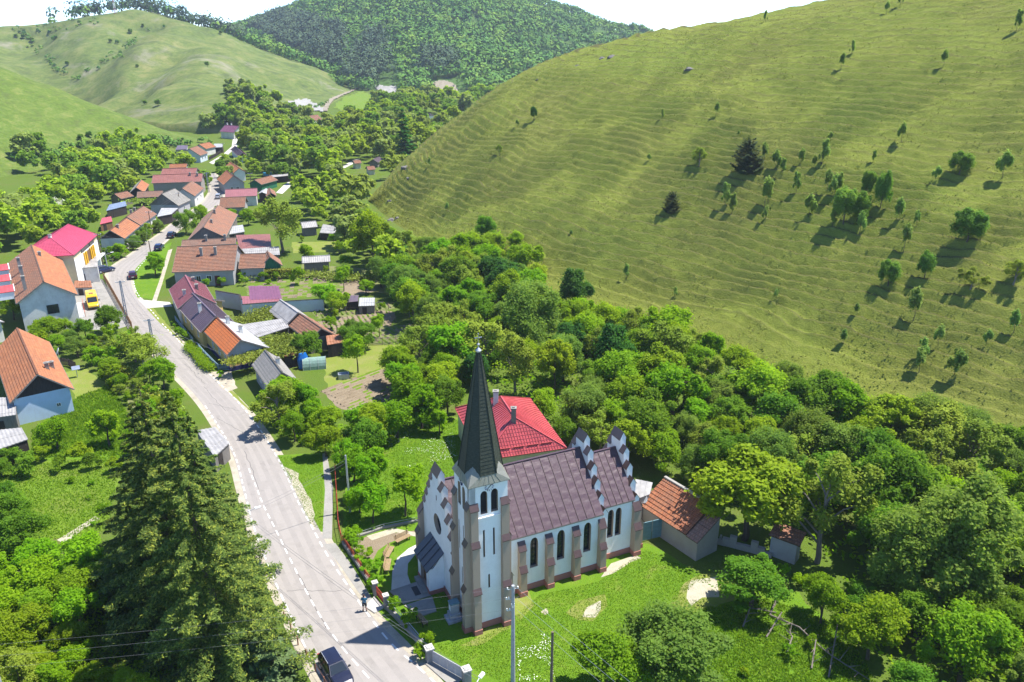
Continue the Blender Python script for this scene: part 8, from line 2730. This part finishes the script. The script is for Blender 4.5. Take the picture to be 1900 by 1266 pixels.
def utility_pole(base, h, mat, label, arms=1, r=0.13, az=0.0, group=None, lamp=False, square=False, name='utility_pole'):
 o = empty(name, (base.x, base.y, 0), az, label, 'utility pole', group)
 mb = MB()
 if square:
  for s in (-1, 1):                            # twin-legged lattice concrete pole
   mb.bar((s * 0.2, 0, -0.5), (s * 0.09, 0, h), 0.12, 0.16)
  z = 0.6
  while z < h - 0.5:
   w = 0.2 - 0.11 * z / h
   mb.bar((-w, 0, z), (w, 0, z), 0.08, 0.10)
   z += 0.9
 else:
  mb.tube([(0, 0, -0.5), (0, 0, h * 0.5), (0, 0, h)], [r * 1.15, r * 0.95, r * 0.75], 10)
 mb.build('pole', M[mat], o)
 for i in range(arms):
  z = h - 0.25 - 0.75 * i
  a = MB(); a.bar((-0.75, 0, z), (0.75, 0, z), 0.08, 0.10)
  ar = a.build('crossarm', M['galvanised'], o)
  for x in (-0.68, 0.0, 0.68):
   k = MB(); k.cyl((x, 0, z + 0.05), 0.045, 0.07, 8, r2=0.06); k.cyl((x, 0, z + 0.12), 0.06, 0.08, 8, r2=0.03)
   k.build('insulator', M['insulator'], ar)
 if lamp:
  l = MB(); l.bar((0, 0, h - 0.6), (1.3, 0, h - 0.2), 0.05)
  lm = l.build('lamp_arm', M['galvanised'], o)
  d = MB(); d.hexa([(1.15, -0.13, h - 0.24), (1.75, -0.11, h - 0.16), (1.75, 0.11, h - 0.16), (1.15, 0.13, h - 0.24), (1.15, -0.10, h - 0.12), (1.75, -0.08, h - 0.08), (1.75, 0.08, h - 0.08), (1.15, 0.10, h - 0.12)])
  d.build('lamp_head', M['white_paint'], lm)
 return o

PA = Vector((0.08, 49.0, 0))
main_pole = utility_pole(PA, 9.25, 'pole_concrete', 'grey concrete power pole in front of the church tower with wires on both sides', 0, 0.17)
hw = MB()
hw.cyl((0, 0, 9.0), 0.12, 0.35, 10)
hw.bar((-0.42, 0, 8.95), (0.36, 0.0, 9.1), 0.05); hw.bar((-0.5, 0, 8.05), (0.12, 0, 8.15), 0.05); hw.bar((-0.46, 0, 7.0), (0.10, 0, 7.1), 0.06)
hb_ = hw.build('bracket', M['galvanised'], main_pole)
for x, z in ((-0.42, 9.0), (0.36, 9.12), (-0.5, 8.1), (-0.32, 8.12), (-0.46, 7.05), (-0.25, 7.08)):
 k = MB(); k.cyl((x, 0, z), 0.06, 0.16, 8, r2=0.05); k.build('insulator', M['insulator'], hb_)
vb = MB(); vb.bar((-0.12, -0.20, 7.85), (-0.03, -0.20, 7.45), 0.05); vb.bar((0.10, -0.20, 7.85), (0.01, -0.20, 7.45), 0.05); vb.build('white_clamp', M['white_paint'], main_pole)
dc = MB()
for pts in ([(-0.45, 0, 9.1), (-0.75, -0.05, 8.7), (-0.72, -0.05, 8.3), (-0.5, 0, 8.15)], [(-0.46, 0, 7.1), (-0.66, -0.05, 6.7), (-0.35, -0.06, 6.35), (-0.12, -0.12, 6.3)], [(0.36, 0, 9.2), (0.55, -0.05, 8.9), (0.62, -0.05, 8.5), (0.2, -0.1, 8.3)]):
 dc.tube(pts, 0.014, 4)
dc.build('jumper_cable', M['wire'], main_pole)

def wire(a, b, sag, label, r=0.013, group='power lines', n=18, name='power_line', mat='wire'):
 a, b = Vector(a), Vector(b)
 mb = MB()
 mb.tube([a.lerp(b, i / n) - Vector((0, 0, sag * 4 * (i / n) * (1 - i / n))) for i in range(n + 1)], r, 4)
 return prop(mb.build(name, M[mat], None), label, 'wire', group)
PL = Vector((-36, 43.5, 0))
PR = Vector((19.0, 26.0, 0))
for i, (z, zl_, zr_) in enumerate(((9.15, 8.7, 8.9), (8.15, 7.7, 7.9), (7.1, 6.7, 6.9))):
 lv = ['top', 'middle', 'lowest'][i]
 wire(PA + Vector((-0.45, 0, z)), PL + Vector((0, 0, zl_)), 0.35, lv + ' of three thin wires crossing the street from the concrete pole to the left', 0.006, 'wires left of the concrete pole')
 wire(PA + Vector((0.3, 0, z)), PR + Vector((0, 0, zr_)), 0.25, lv + ' of three thin wires running from the concrete pole over the lawn', 0.009, 'wires over the lawn', mat='galvanised')
utility_pole(PL, 9.2, 'pole_concrete', 'concrete pole among the scrub left of the spruces', 1, 0.15)
utility_pole(Vector((2.9, 45.6, 0)), 8.0, 'pole_wood', 'dark bare wooden pole right of the concrete power pole', 0, 0.12)
B, h = ptop((650, 950), 845)
sp_ = utility_pole(B, h, 'galvanised', 'tall galvanised steel pole on the meadow behind the red fence', 0, 0.11)
mt = MB(); mt.box((0, -0.14, 1.7), (0.25, 0.14, 0.35)); mt.build('meter_box', M['white_paint'], sp_)
B2 = at(459, 1010)
v = ray(950, 944); h2 = CAM_H + v.z * B2.y / v.y
utility_pole(B2, h2, 'pole_wood', 'street lamp pole half hidden by the spruce at the street edge', 0, 0.12, R(20), lamp=True)
Q2 = Vector((B2.x, B2.y, h2 - 0.4))
Q3 = at(893, 1252, 5.6)
for i, dz in enumerate((0, 0.35)):
 wire(Q2 - Vector((0, 0, dz)), Q3 - Vector((0.3, 0, dz + 0.2)), 0.5, ['upper', 'lower'][i] + ' dark cable above the street between the two lamp poles', 0.014, 'cables over the street')
 wire(Q2 - Vector((0, 0, dz)), Vector((B.x, B.y, h - 0.5 - dz)), 0.3, ['upper', 'lower'][i] + ' dark cable from the spruce lamp pole to the galvanised pole', 0.012, 'cables over the street')
lo = empty('street_lamp', (Q3.x - 0.55, Q3.y - 0.75, 0), R(52), 'white headed street lamp at the bottom edge by the driveway', 'street lamp')
k = MB(); k.tube([(0, 0, -0.5), (0, 0, 5.3)], [0.11, 0.08], 8); k.build('pole', M['pole_concrete'], lo)
k = MB(); k.bar((0, 0, 5.0), (0.75, 0, 5.55), 0.05); arm = k.build('lamp_arm', M['white_paint'], lo)
k = MB(); k.hexa([(0.70, -0.14, 5.48), (1.15, -0.15, 5.58), (1.15, 0.15, 5.58), (0.70, 0.14, 5.48), (0.70, -0.11, 5.60), (1.15, -0.12, 5.70), (1.15, 0.12, 5.70), (0.70, 0.11, 5.60)]); k.build('lamp_head', M['white_paint'], arm)

tops = []
for px, py, ty, mt, lb_, sq, lamp in ((237, 600, 521, 'pole_concrete', 'lattice concrete pole by the brown yard fence', True, False), (289, 668, 592, 'pole_concrete', 'concrete pole at the street edge behind the olive garden tree', True, False),
  (193, 500, 433, 'pole_wood', 'dark wooden pole at the corner of the pink roofed building', False, False), (200, 500, 468, 'galvanised', 'lamp pole beside the dark wooden pole', False, True),
  (283, 438, 392, 'pole_wood', 'wooden pole before the white house of the pair', False, False), (280, 472, 447, 'pole_wood', 'short pole at the left street edge', False, False),
  (336, 393, 357, 'pole_wood', 'pole beside the grey plank gable', False, False), (388, 358, 320, 'pole_concrete', 'lattice pole at the street bend', True, False), (367, 297, 277, 'pole_wood', 'pole before the far pale blue house', False, False),
  (438, 262, 241, 'pole_wood', 'pole by the far maroon house', False, False), (559, 330, 300, 'pole_wood', 'pole at the end of the side lane', False, False), (467, 350, 321, 'pole_wood', 'pole behind the green shed', False, False),
  (636, 312, 281, 'pole_wood', 'pole by the far pale lane', False, False), (416, 290, 266, 'pole_wood', 'pole at the upper street', False, False)):
 B, h = ptop((px, py), ty)
 h = min(h, 9.5)
 utility_pole(B, h, mt, lb_, 1 if not lamp else 0, 0.12, R(20), 'village power poles', lamp, sq)
 tops.append(Vector((B.x, B.y, h - 0.2)))
for a, b, w_ in ((1, 0, 'beside the yard fence'), (0, 2, 'over the parked dark car'), (2, 5, 'before the pink roofed building'), (5, 4, 'before the tiled pair'), (4, 6, 'past the pale carport'), (6, 7, 'up to the street bend')):
 for s in (-0.5, 0.5):
  wire(tops[a] + Vector((s, 0, 0)), tops[b] + Vector((s, 0, 0)), 0.5, ('left' if s < 0 else 'right') + ' wire of the village power line ' + w_, 0.012, 'village power lines')
e0 = at(425, 661, 2.9)
wire(tops[1], e0, 0.2, 'pale service wire to the orange row house', 0.012, None, mat='galvanised')

# ---------------------------------------------------------------- fences, gates, benches
def fence(name, label, pts, h, post, bar_, mat, picket=None, base=None, cat='fence', group=None, pm=None, rails=2, rail_w=0.05, z0=0.0, post_w=0.08, pick_w=0.06):
 o = empty(name, (pts[0].x, pts[0].y, 0), 0, label, cat, group)
 org = Vector((pts[0].x, pts[0].y, 0))
 P = resample(pts, post)
 Q = [p - org for p in P]
 if base:
  b = MB()
  for a, c in zip(Q[:-1], Q[1:]):
   d = (c - a).normalized(); n = Vector((-d.y, d.x, 0)) * 0.14
   b.hexa([a - n - Vector((0, 0, 0.2)), c - n - Vector((0, 0, 0.2)), c + n - Vector((0, 0, 0.2)), a + n - Vector((0, 0, 0.2)), a - n + Vector((0, 0, base)), c - n + Vector((0, 0, base)), c + n + Vector((0, 0, base)), a + n + Vector((0, 0, base))])
  b.build('base_wall', M['concrete'], o)
  z0 = base
 for q in Q:
  m = MB(); m.bar(q + Vector((0, 0, z0 - 0.1)), q + Vector((0, 0, z0 + h)), post_w); m.build('post', M[pm or mat], o)
 for i in range(rails):
  z = z0 + h * (0.92 - 0.72 * i / max(1, rails - 1)) if rails > 1 else z0 + h * 0.95
  m = MB()
  for a, c in zip(Q[:-1], Q[1:]):
   m.bar(a + Vector((0, 0, z)), c + Vector((0, 0, z)), rail_w, rail_w)
  m.build('rail', M[mat], o)
 if picket:
  L = resample(pts, picket)
  m = MB()
  for p in L:
   q = p - org
   m.bar(q + Vector((0, 0, z0 + 0.08)), q + Vector((0, 0, z0 + h * (0.96 + 0.06 * math.sin(p.x * 7)))), pick_w, 0.025)
  if len(L) < 70:
   me = None
  prop(m.build('pickets', M[mat], o), kind='stuff')
 return o
fence('iron_fence', 'thin red iron fence along the ditch beside the church meadow', [at(622, 868), at(625, 920), at(629, 985), at(634, 1006)], 1.1, 2.2, 0, 'red_paint', 0.35, None, rail_w=0.04, pick_w=0.025)
fence('garden_fence', 'low concrete wall with red railing between the street gutter and the church garden', [at(637, 1010), at(660, 1044), at(680, 1075), at(696, 1099)], 0.6, 1.2, 0, 'red_paint', 0.14, 0.45, pick_w=0.025, rail_w=0.04)
fence('garden_fence', 'low concrete wall with thin rail right of the red gate', [at(718, 1130), at(745, 1158), at(770, 1184), at(793, 1214)], 0.5, 2.4, 0, 'galvanised', None, 0.55, rails=1, rail_w=0.04)
def gate_post(p, h, w, label):
 o = empty('gate_post', (p.x, p.y, 0), CH_A, label, 'gate post')
 m = MB(); m.box((0, 0, h / 2 - 0.1), (w, w, h + 0.2)); m.build('shaft', M['concrete'], o)
 c = MB(); c.box((0, 0, h + 0.05), (w + 0.12, w + 0.12, 0.1)); c.box((0, 0, h + 0.13), (w * 0.7, w * 0.7, 0.06)); c.build('cap', M['pale_concrete'], o)
 return o
g0, g1 = at(697, 1104), at(717, 1128)
gate_post(g0, 1.35, 0.42, 'left concrete post of the red garden gate')
gate_post(g1, 1.35, 0.42, 'right concrete post of the red garden gate')
go = empty('garden_gate', (g0.x, g0.y, 0), math.atan2(g1.y - g0.y, g1.x - g0.x), 'red iron garden gate between two concrete posts', 'gate')
LG = (g1 - g0).length
for i in range(2):
 m = MB()
 xa, xb = 0.24 + (LG - 0.48) * i / 2 + 0.02, 0.24 + (LG - 0.48) * (i + 1) / 2 - 0.02
 for z in (0.15, 0.6, 1.1):
  m.bar((xa, 0, z), (xb, 0, z), 0.05)
 x = xa
 while x < xb:
  m.bar((x, 0, 0.15), (x, 0, 1.15), 0.03); x += 0.11
 m.hexa([(xa, -0.01, 0.15), (xb, -0.01, 0.15), (xb, 0.01, 0.15), (xa, 0.01, 0.15), (xa, -0.01, 0.6), (xb, -0.01, 0.6), (xb, 0.01, 0.6), (xa, 0.01, 0.6)])
 m.build('gate_leaf', M['red_paint'], go)
d0, d1 = at(797, 1226), at(866, 1266)
gate_post(d0, 1.3, 0.6, 'thick concrete post at the left of the grey double gate')
gate_post(d1, 1.3, 0.6, 'thick concrete post at the right of the grey double gate')
go = empty('double_gate', (d0.x, d0.y, 0), math.atan2(d1.y - d0.y, d1.x - d0.x), 'grey sheet double gate between the thick concrete posts', 'gate')
LG = (d1 - d0).length
for i in range(4):
 m = MB()
 w = (LG - 0.7) / 4
 m.box((0.35 + w * (i + 0.5), 0, 0.65), (w - 0.03, 0.05, 1.0))
 m.bar((0.35 + w * i, 0.03, 1.17), (0.35 + w * (i + 1), 0.03, 1.17), 0.06)
 m.build('gate_panel', M['pole_concrete'], go)
fence('yard_fence', 'brown wooden yard fence between the concrete yard and the street', [at(193, 518), at(206, 540), at(226, 576), at(246, 612)], 1.5, 2.2, 0, 'brown_wood', 0.42, None, pick_w=0.14, rails=3, rail_w=0.08)
fence('front_fence', 'pale blue metal fence in front of the orange row house', [at(367, 646), at(386, 667), at(409, 690), at(427, 688)], 1.0, 2.0, 0, 'blue_paint', None, None, rails=4, rail_w=0.06)
fence('front_fence', 'pale blue metal fence in front of the plum roofed row house', [at(326, 596), at(342, 616), at(359, 637)], 1.0, 2.0, 0, 'blue_paint', None, None, rails=4, rail_w=0.06)
fence('plank_fence', 'grey plank fence across the garden behind the lone round tree', [at(684, 642), at(720, 639), at(760, 634)], 1.3, 2.2, 0, 'grey_wood', 0.16, None, pick_w=0.13)
fence('wire_fence', 'wire fence on thin posts beside the vegetable beds', [at(596, 620), at(650, 614), at(700, 606), at(760, 594)], 1.3, 2.5, 0, 'pole_wood', None, None, rails=3, rail_w=0.02, post_w=0.09)
fence('wire_fence', 'wire fence on thin posts across the upper gardens', [at(560, 588), at(620, 584), at(700, 578), at(745, 570)], 1.2, 2.6, 0, 'pole_wood', None, None, rails=2, rail_w=0.02, post_w=0.09)
fence('plank_fence', 'dark plank fence behind the blue house yard', [at(113, 678), at(128, 680), at(142, 686)], 1.3, 1.6, 0, 'dark_wood', 0.16, None, pick_w=0.14)
fence('plank_fence', 'grey plank fence along the vegetable garden by the hen houses', [at(640, 572), at(690, 572), at(712, 570)], 1.1, 2.2, 0, 'grey_wood', 0.18, None, pick_w=0.14)
fence('street_fence', 'thin wire fence along the left street edge by the tiled pair', [at(210, 490), at(245, 464), at(280, 438), at(300, 424)], 1.3, 2.5, 0, 'pole_wood', None, None, rails=2, rail_w=0.025)
fence('street_fence', 'dark fence by the upper street', [at(388, 298), at(402, 290), at(414, 282)], 1.4, 2.5, 0, 'dark_wood', 0.3, None, pick_w=0.16)
fence('wire_fence', 'brown posts with wires along the left street edge by the small pine', [at(528, 1150), at(552, 1195), at(585, 1245), at(620, 1300)], 0.9, 1.6, 0, 'rust', None, None, rails=1, rail_w=0.02, post_w=0.09)
fence('low_wall', 'low kerb wall between the church garden and the meadow', [at(652, 1001), at(690, 986), at(740, 974), at(776, 968)], 0.3, 3.0, 0, 'galvanised', None, 0.25, rails=1, rail_w=0.03, cat='wall')

def bench(a, b, back, label):
 a, b = at(*a), at(*b)
 L = (b - a).length
 o = empty('bench', ((a.x + b.x) / 2, (a.y + b.y) / 2, 0), math.atan2(b.y - a.y, b.x - a.x), label, 'bench', 'garden benches by the church')
 s = back
 st = MB()
 for i in range(4):
  st.box((0, -s * 0.2 + s * i * 0.125, 0.45), (L, 0.10, 0.04))
 st.build('seat', M['bench_wood'], o)
 bk = MB()
 for i in range(3):
  bk.box((0, s * (0.26 + 0.03 * i), 0.58 + i * 0.13), (L, 0.035, 0.10))
 bk.build('backrest', M['bench_wood'], o)
 for x in (-L / 2 + 0.2, L / 2 - 0.2):
  l = MB(); l.bar((x, -s * 0.2, 0), (x, -s * 0.2, 0.43), 0.06); l.bar((x, s * 0.2, 0), (x, s * 0.34, 0.95), 0.06); l.bar((x, -s * 0.22, 0.40), (x, s * 0.22, 0.40), 0.06)
  l.build('leg', M['black_metal'], o)
 return o
bench((735, 1012), (761, 999), 1, 'wooden bench at the top of the curved church walk')
bench((717, 1041), (728, 1021), 1, 'middle wooden bench left of the curved church walk')
bench((718, 1066), (722, 1044), 1, 'lower wooden bench left of the curved church walk')
bench((775, 1146), (791, 1165), -1, 'dark wooden bench in the shade below the church slab')
mo = empty('monument', at(843, 1148), CH_A, 'grey stepped stone monument at the foot of the tower', 'monument')
for i, (w, z, h) in enumerate(((1.5, 0.12, 0.25), (1.0, 0.5, 0.5), (0.75, 1.25, 1.0))):
 m = MB(); m.box((0, 0, z), (w, w * 0.8, h)); m.build(['base', 'pedestal', 'block'][i], M['pole_concrete'], mo)
m = MB(); m.box((0, 0, 1.8), (0.85, 0.7, 0.12)); m.build('cap', M['teal_metal'], mo)
m = MB(); m.box((-0.39, 0, 1.3), (0.02, 0.4, 0.5)); m.build('plaque', M['white_paint'], mo)

# radio mast on the far hill
p, n = hit(214, 26)
if p is not None:
 rm = empty('radio_mast', (p.x, p.y, p.z - 0.5), 0, 'red and white lattice radio mast on top of the bald hill', 'radio mast')
 for k in range(5):
  m = MB()
  z0, z1 = k * 5.0, (k + 1) * 5.0
  for a in range(3):
   A0 = lambda z: 1.1 * (1 - z / 32)
   f = lambda z, a_: (A0(z) * math.cos(a_ * 2.094), A0(z) * math.sin(a_ * 2.094), z)
   m.bar(f(z0, a), f(z1, a), 0.22)
   m.bar(f(z0, a), f(z1, a + 1), 0.12)
  m.build('mast_section', M['red_paint' if k % 2 == 0 else 'white_paint'], rm)

# odds and ends of the yards
tr = empty('garden_pool_cover', at(564, 683), R(35), 'upright folded blue plastic pool beside the polytunnel', 'pool cover')
m = MB(); m.tube([(0, 0, 0.0), (0, 0.15, 1.4), (0, 0.2, 2.4)], [0.85, 0.95, 0.6], 14); o = m.build('sheet', mat_plain('blue_plastic', (0.01, 0.12, 0.42), 0.35, 0.5), tr); o.scale = (0.95, 0.55, 1)
pt = empty('polytunnel', at(584, 682), R(12), 'small greenish plastic polytunnel on the yellow grass', 'polytunnel')
m = MB()
n_ = 10
for i in range(n_):
 a0, a1 = math.pi * i / n_, math.pi * (i + 1) / n_
 m.face([(-1.7, 1.0 * math.cos(a0), 1.7 * math.sin(a0)), (1.7, 1.0 * math.cos(a0), 1.7 * math.sin(a0)), (1.7, 1.0 * math.cos(a1), 1.7 * math.sin(a1)), (-1.7, 1.0 * math.cos(a1), 1.7 * math.sin(a1))])
for x in (-1.7, 1.7):
 m.face([(x, 1.0 * math.cos(math.pi * i / n_), 1.7 * math.sin(math.pi * i / n_)) for i in range(n_ + 1)])
m.build('film', mat_plain('greenish_film', (0.20, 0.30, 0.25), 0.3, 0.5), pt)
m = MB()
for x in (-1.7, -0.6, 0.6, 1.72):
 m.tube([(x, 1.02 * math.cos(math.pi * i / 10), 1.73 * math.sin(math.pi * i / 10)) for i in range(11)], 0.03, 4)
m.build('hoops', M['galvanised'], pt)
bx = empty('water_tank', at(638, 702), R(15), 'white rimmed metal tank with blue water on the yellow grass', 'water tank')
m = MB()
for c, d in (((0, 0.45, 0.4), (1.5, 0.08, 0.8)), ((0, -0.45, 0.4), (1.5, 0.08, 0.8)), ((0.75, 0, 0.4), (0.08, 0.98, 0.8)), ((-0.75, 0, 0.4), (0.08, 0.98, 0.8))):
 m.box(c, d)
m.build('tank_wall', M['galvanised'], bx)
m = MB(); m.box((0, 0, 0.55), (1.4, 0.82, 0.04)); m.build('water', M['m_blue'], bx)
bb = empty('paddling_pool', at(497, 325), 0, 'bright blue round pool in the far yard', 'pool')
m = MB(); m.cyl((0, 0, 0), 1.7, 0.8, 18); m.build('rim', mat_plain('pool_blue', (0.03, 0.32, 0.55), 0.4), bb)
dh = empty('satellite_dish', at(107, 652, 2.5), R(-60), 'white satellite dish on a pole in the garden of the blue house', 'satellite dish')
d_ = MB(); d_.cyl((0, 0, 0), 0.50, 0.08, 16, r2=0.60); do_ = d_.build('reflector', M['white_paint'], dh); do_.rotation_euler = (R(65), 0, 0)
a_ = MB(); a_.bar((0, 0, -2.6), (0, 0, 0), 0.07); a_.build('mount', M['galvanised'], dh)
ws = empty('stairs', at(150, 590), math.atan2(at(146, 556).y - at(153, 592).y, at(146, 556).x - at(153, 592).x), 'white concrete steps with red handrail beside the white school gable', 'stairs')
for i in range(12):
 m = MB(); m.box((0.3 + i * 0.62, 0, 0.08 + i * 0.05), (0.34, 1.2, 0.16)); m.build('step', M['white_paint'], ws)
m = MB(); m.bar((0, -0.8, 0.9), (7.6, -0.8, 1.4), 0.07)
for i in range(5):
 m.bar((0.2 + i * 1.8, -0.8, 0), (0.2 + i * 1.8, -0.8, 0.92 + i * 0.12), 0.06)
m.build('handrail', M['red_paint'], ws)
# fallen branches on the rough grass
rb_ = random.Random(5)
for i, pts in enumerate(([(1430, 1146), (1480, 1178), (1520, 1205), (1545, 1228), (1610, 1266)], [(1380, 1166), (1395, 1140), (1440, 1138)], [(1425, 1186), (1445, 1160)], [(1500, 1240), (1512, 1210)], [(1460, 1215), (1470, 1190), (1455, 1172)], [(1432, 1146), (1446, 1115)], [(1540, 1258), (1548, 1180)])):
 P = [at(*q) for q in pts]
 P = [p + Vector((rb_.uniform(-.2, .2), rb_.uniform(-.2, .2), 0.15 + 0.5 * (k % 2) + (0.6 if len(pts) == 2 and k else 0))) for k, p in enumerate(P)]
 m = MB(); m.tube(P, [0.075 - 0.045 * k / len(P) for k in range(len(P))], 6)
 for k, p in enumerate(P[:-1]):
  for q in range(3):
   s = p.lerp(P[k + 1], 0.2 + 0.25 * q)
   m.tube([s, s + Vector((rb_.uniform(-.9, .9), rb_.uniform(-.9, .9), rb_.uniform(0.1, 1.0)))], [0.045, 0.012], 4)
 prop(m.build('dead_branch', M['pale_bark']), ['long grey fallen limb running down to the bottom edge', 'crooked bare branch on the rough grass nearest the bare ground', 'short leaning dead branch', 'low dead stub by the long fallen limb', 'bent bare branch in the middle of the rough grass', 'thin bare branch standing near the tiny hut', 'upright dead stem at the bottom edge'][i], 'dead branch', 'fallen branches on the rough grass')
# rocks on the pasture
rk = random.Random(3)
for i, (px, py) in enumerate(((738, 404), (724, 372), (760, 330), (728, 408), (752, 310), (1000, 148), (1072, 122), (1118, 108), (1135, 105), (1280, 128))):
 p, n = hit(px, py)
 if p is None: continue
 m = MB()
 s = rk.uniform(0.6, 1.5)
 vv = []
 bmx = bmesh.new()
 bmesh.ops.create_icosphere(bmx, subdivisions=2, radius=s)
 for v in bmx.verts:
  v.co *= 0.75 + 0.5 * rk.random()
  v.co.z *= 0.55
 me = bpy.data.meshes.new('rock'); bmx.to_mesh(me); bmx.free()
 me.materials.append(M['rock'])
 o = bpy.data.objects.new('rock', me); COL.objects.link(o); o.location = p - Vector((0, 0, s * 0.25))
 prop(o, ['pale ', 'grey ', 'flat ', 'jagged ', 'weathered '][i % 5] + 'rock ' + ('low on the left end of the pasture hill' if i < 5 else 'near the crest of the pasture hill'), 'rock', 'rocks on the pasture hill')
tt = empty('garden_sign', at(144, 700), 0, 'small tilted solar panel on a post behind the blue house', 'solar panel')
m = MB(); m.bar((0, 0, 0), (0, 0, 1.4), 0.08); m.build('post', M['galvanised'], tt)
m = MB(); m.box((0, 0, 0), (1.1, 0.7, 0.06)); o = m.build('panel', M['m_blue'], tt); o.location = (0, 0, 1.5); o.rotation_euler = (R(35), 0, R(30))

# ---------------------------------------------------------------- drop unused tree patterns
for kind, (lst, H, Rr) in PROTO.items():
 for i, src in enumerate(lst):
  if (kind, i) not in USED:
   for ch in list(src.children):
    bpy.data.objects.remove(ch)
   bpy.data.objects.remove(src)

# ---------------------------------------------------------------- valley haze: one closed box of thin even air
hz = bpy.data.materials.new('haze')
hz.use_nodes = True
ht = hz.node_tree
for nd in list(ht.nodes):
 if nd.type != 'OUTPUT_MATERIAL':
  ht.nodes.remove(nd)
pv = ht.nodes.new('ShaderNodeVolumePrincipled')
pv.inputs['Color'].default_value = (0.78, 0.86, 1.0, 1)
pv.inputs['Density'].default_value = 0.00013
pv.inputs['Anisotropy'].default_value = 0.2
ht.links.new(pv.outputs[0], [nd for nd in ht.nodes if nd.type == 'OUTPUT_MATERIAL'][0].inputs['Volume'])
top = max(ZMAX + 22, CAM_H + 5)
mb = MB()
mb.box((0, 1050, (top - 2.6) / 2), (3700, 2900, top + 2.6))
prop(mb.build('haze', hz), 'thin bluish haze filling the valley air', 'haze', kind='stuff')
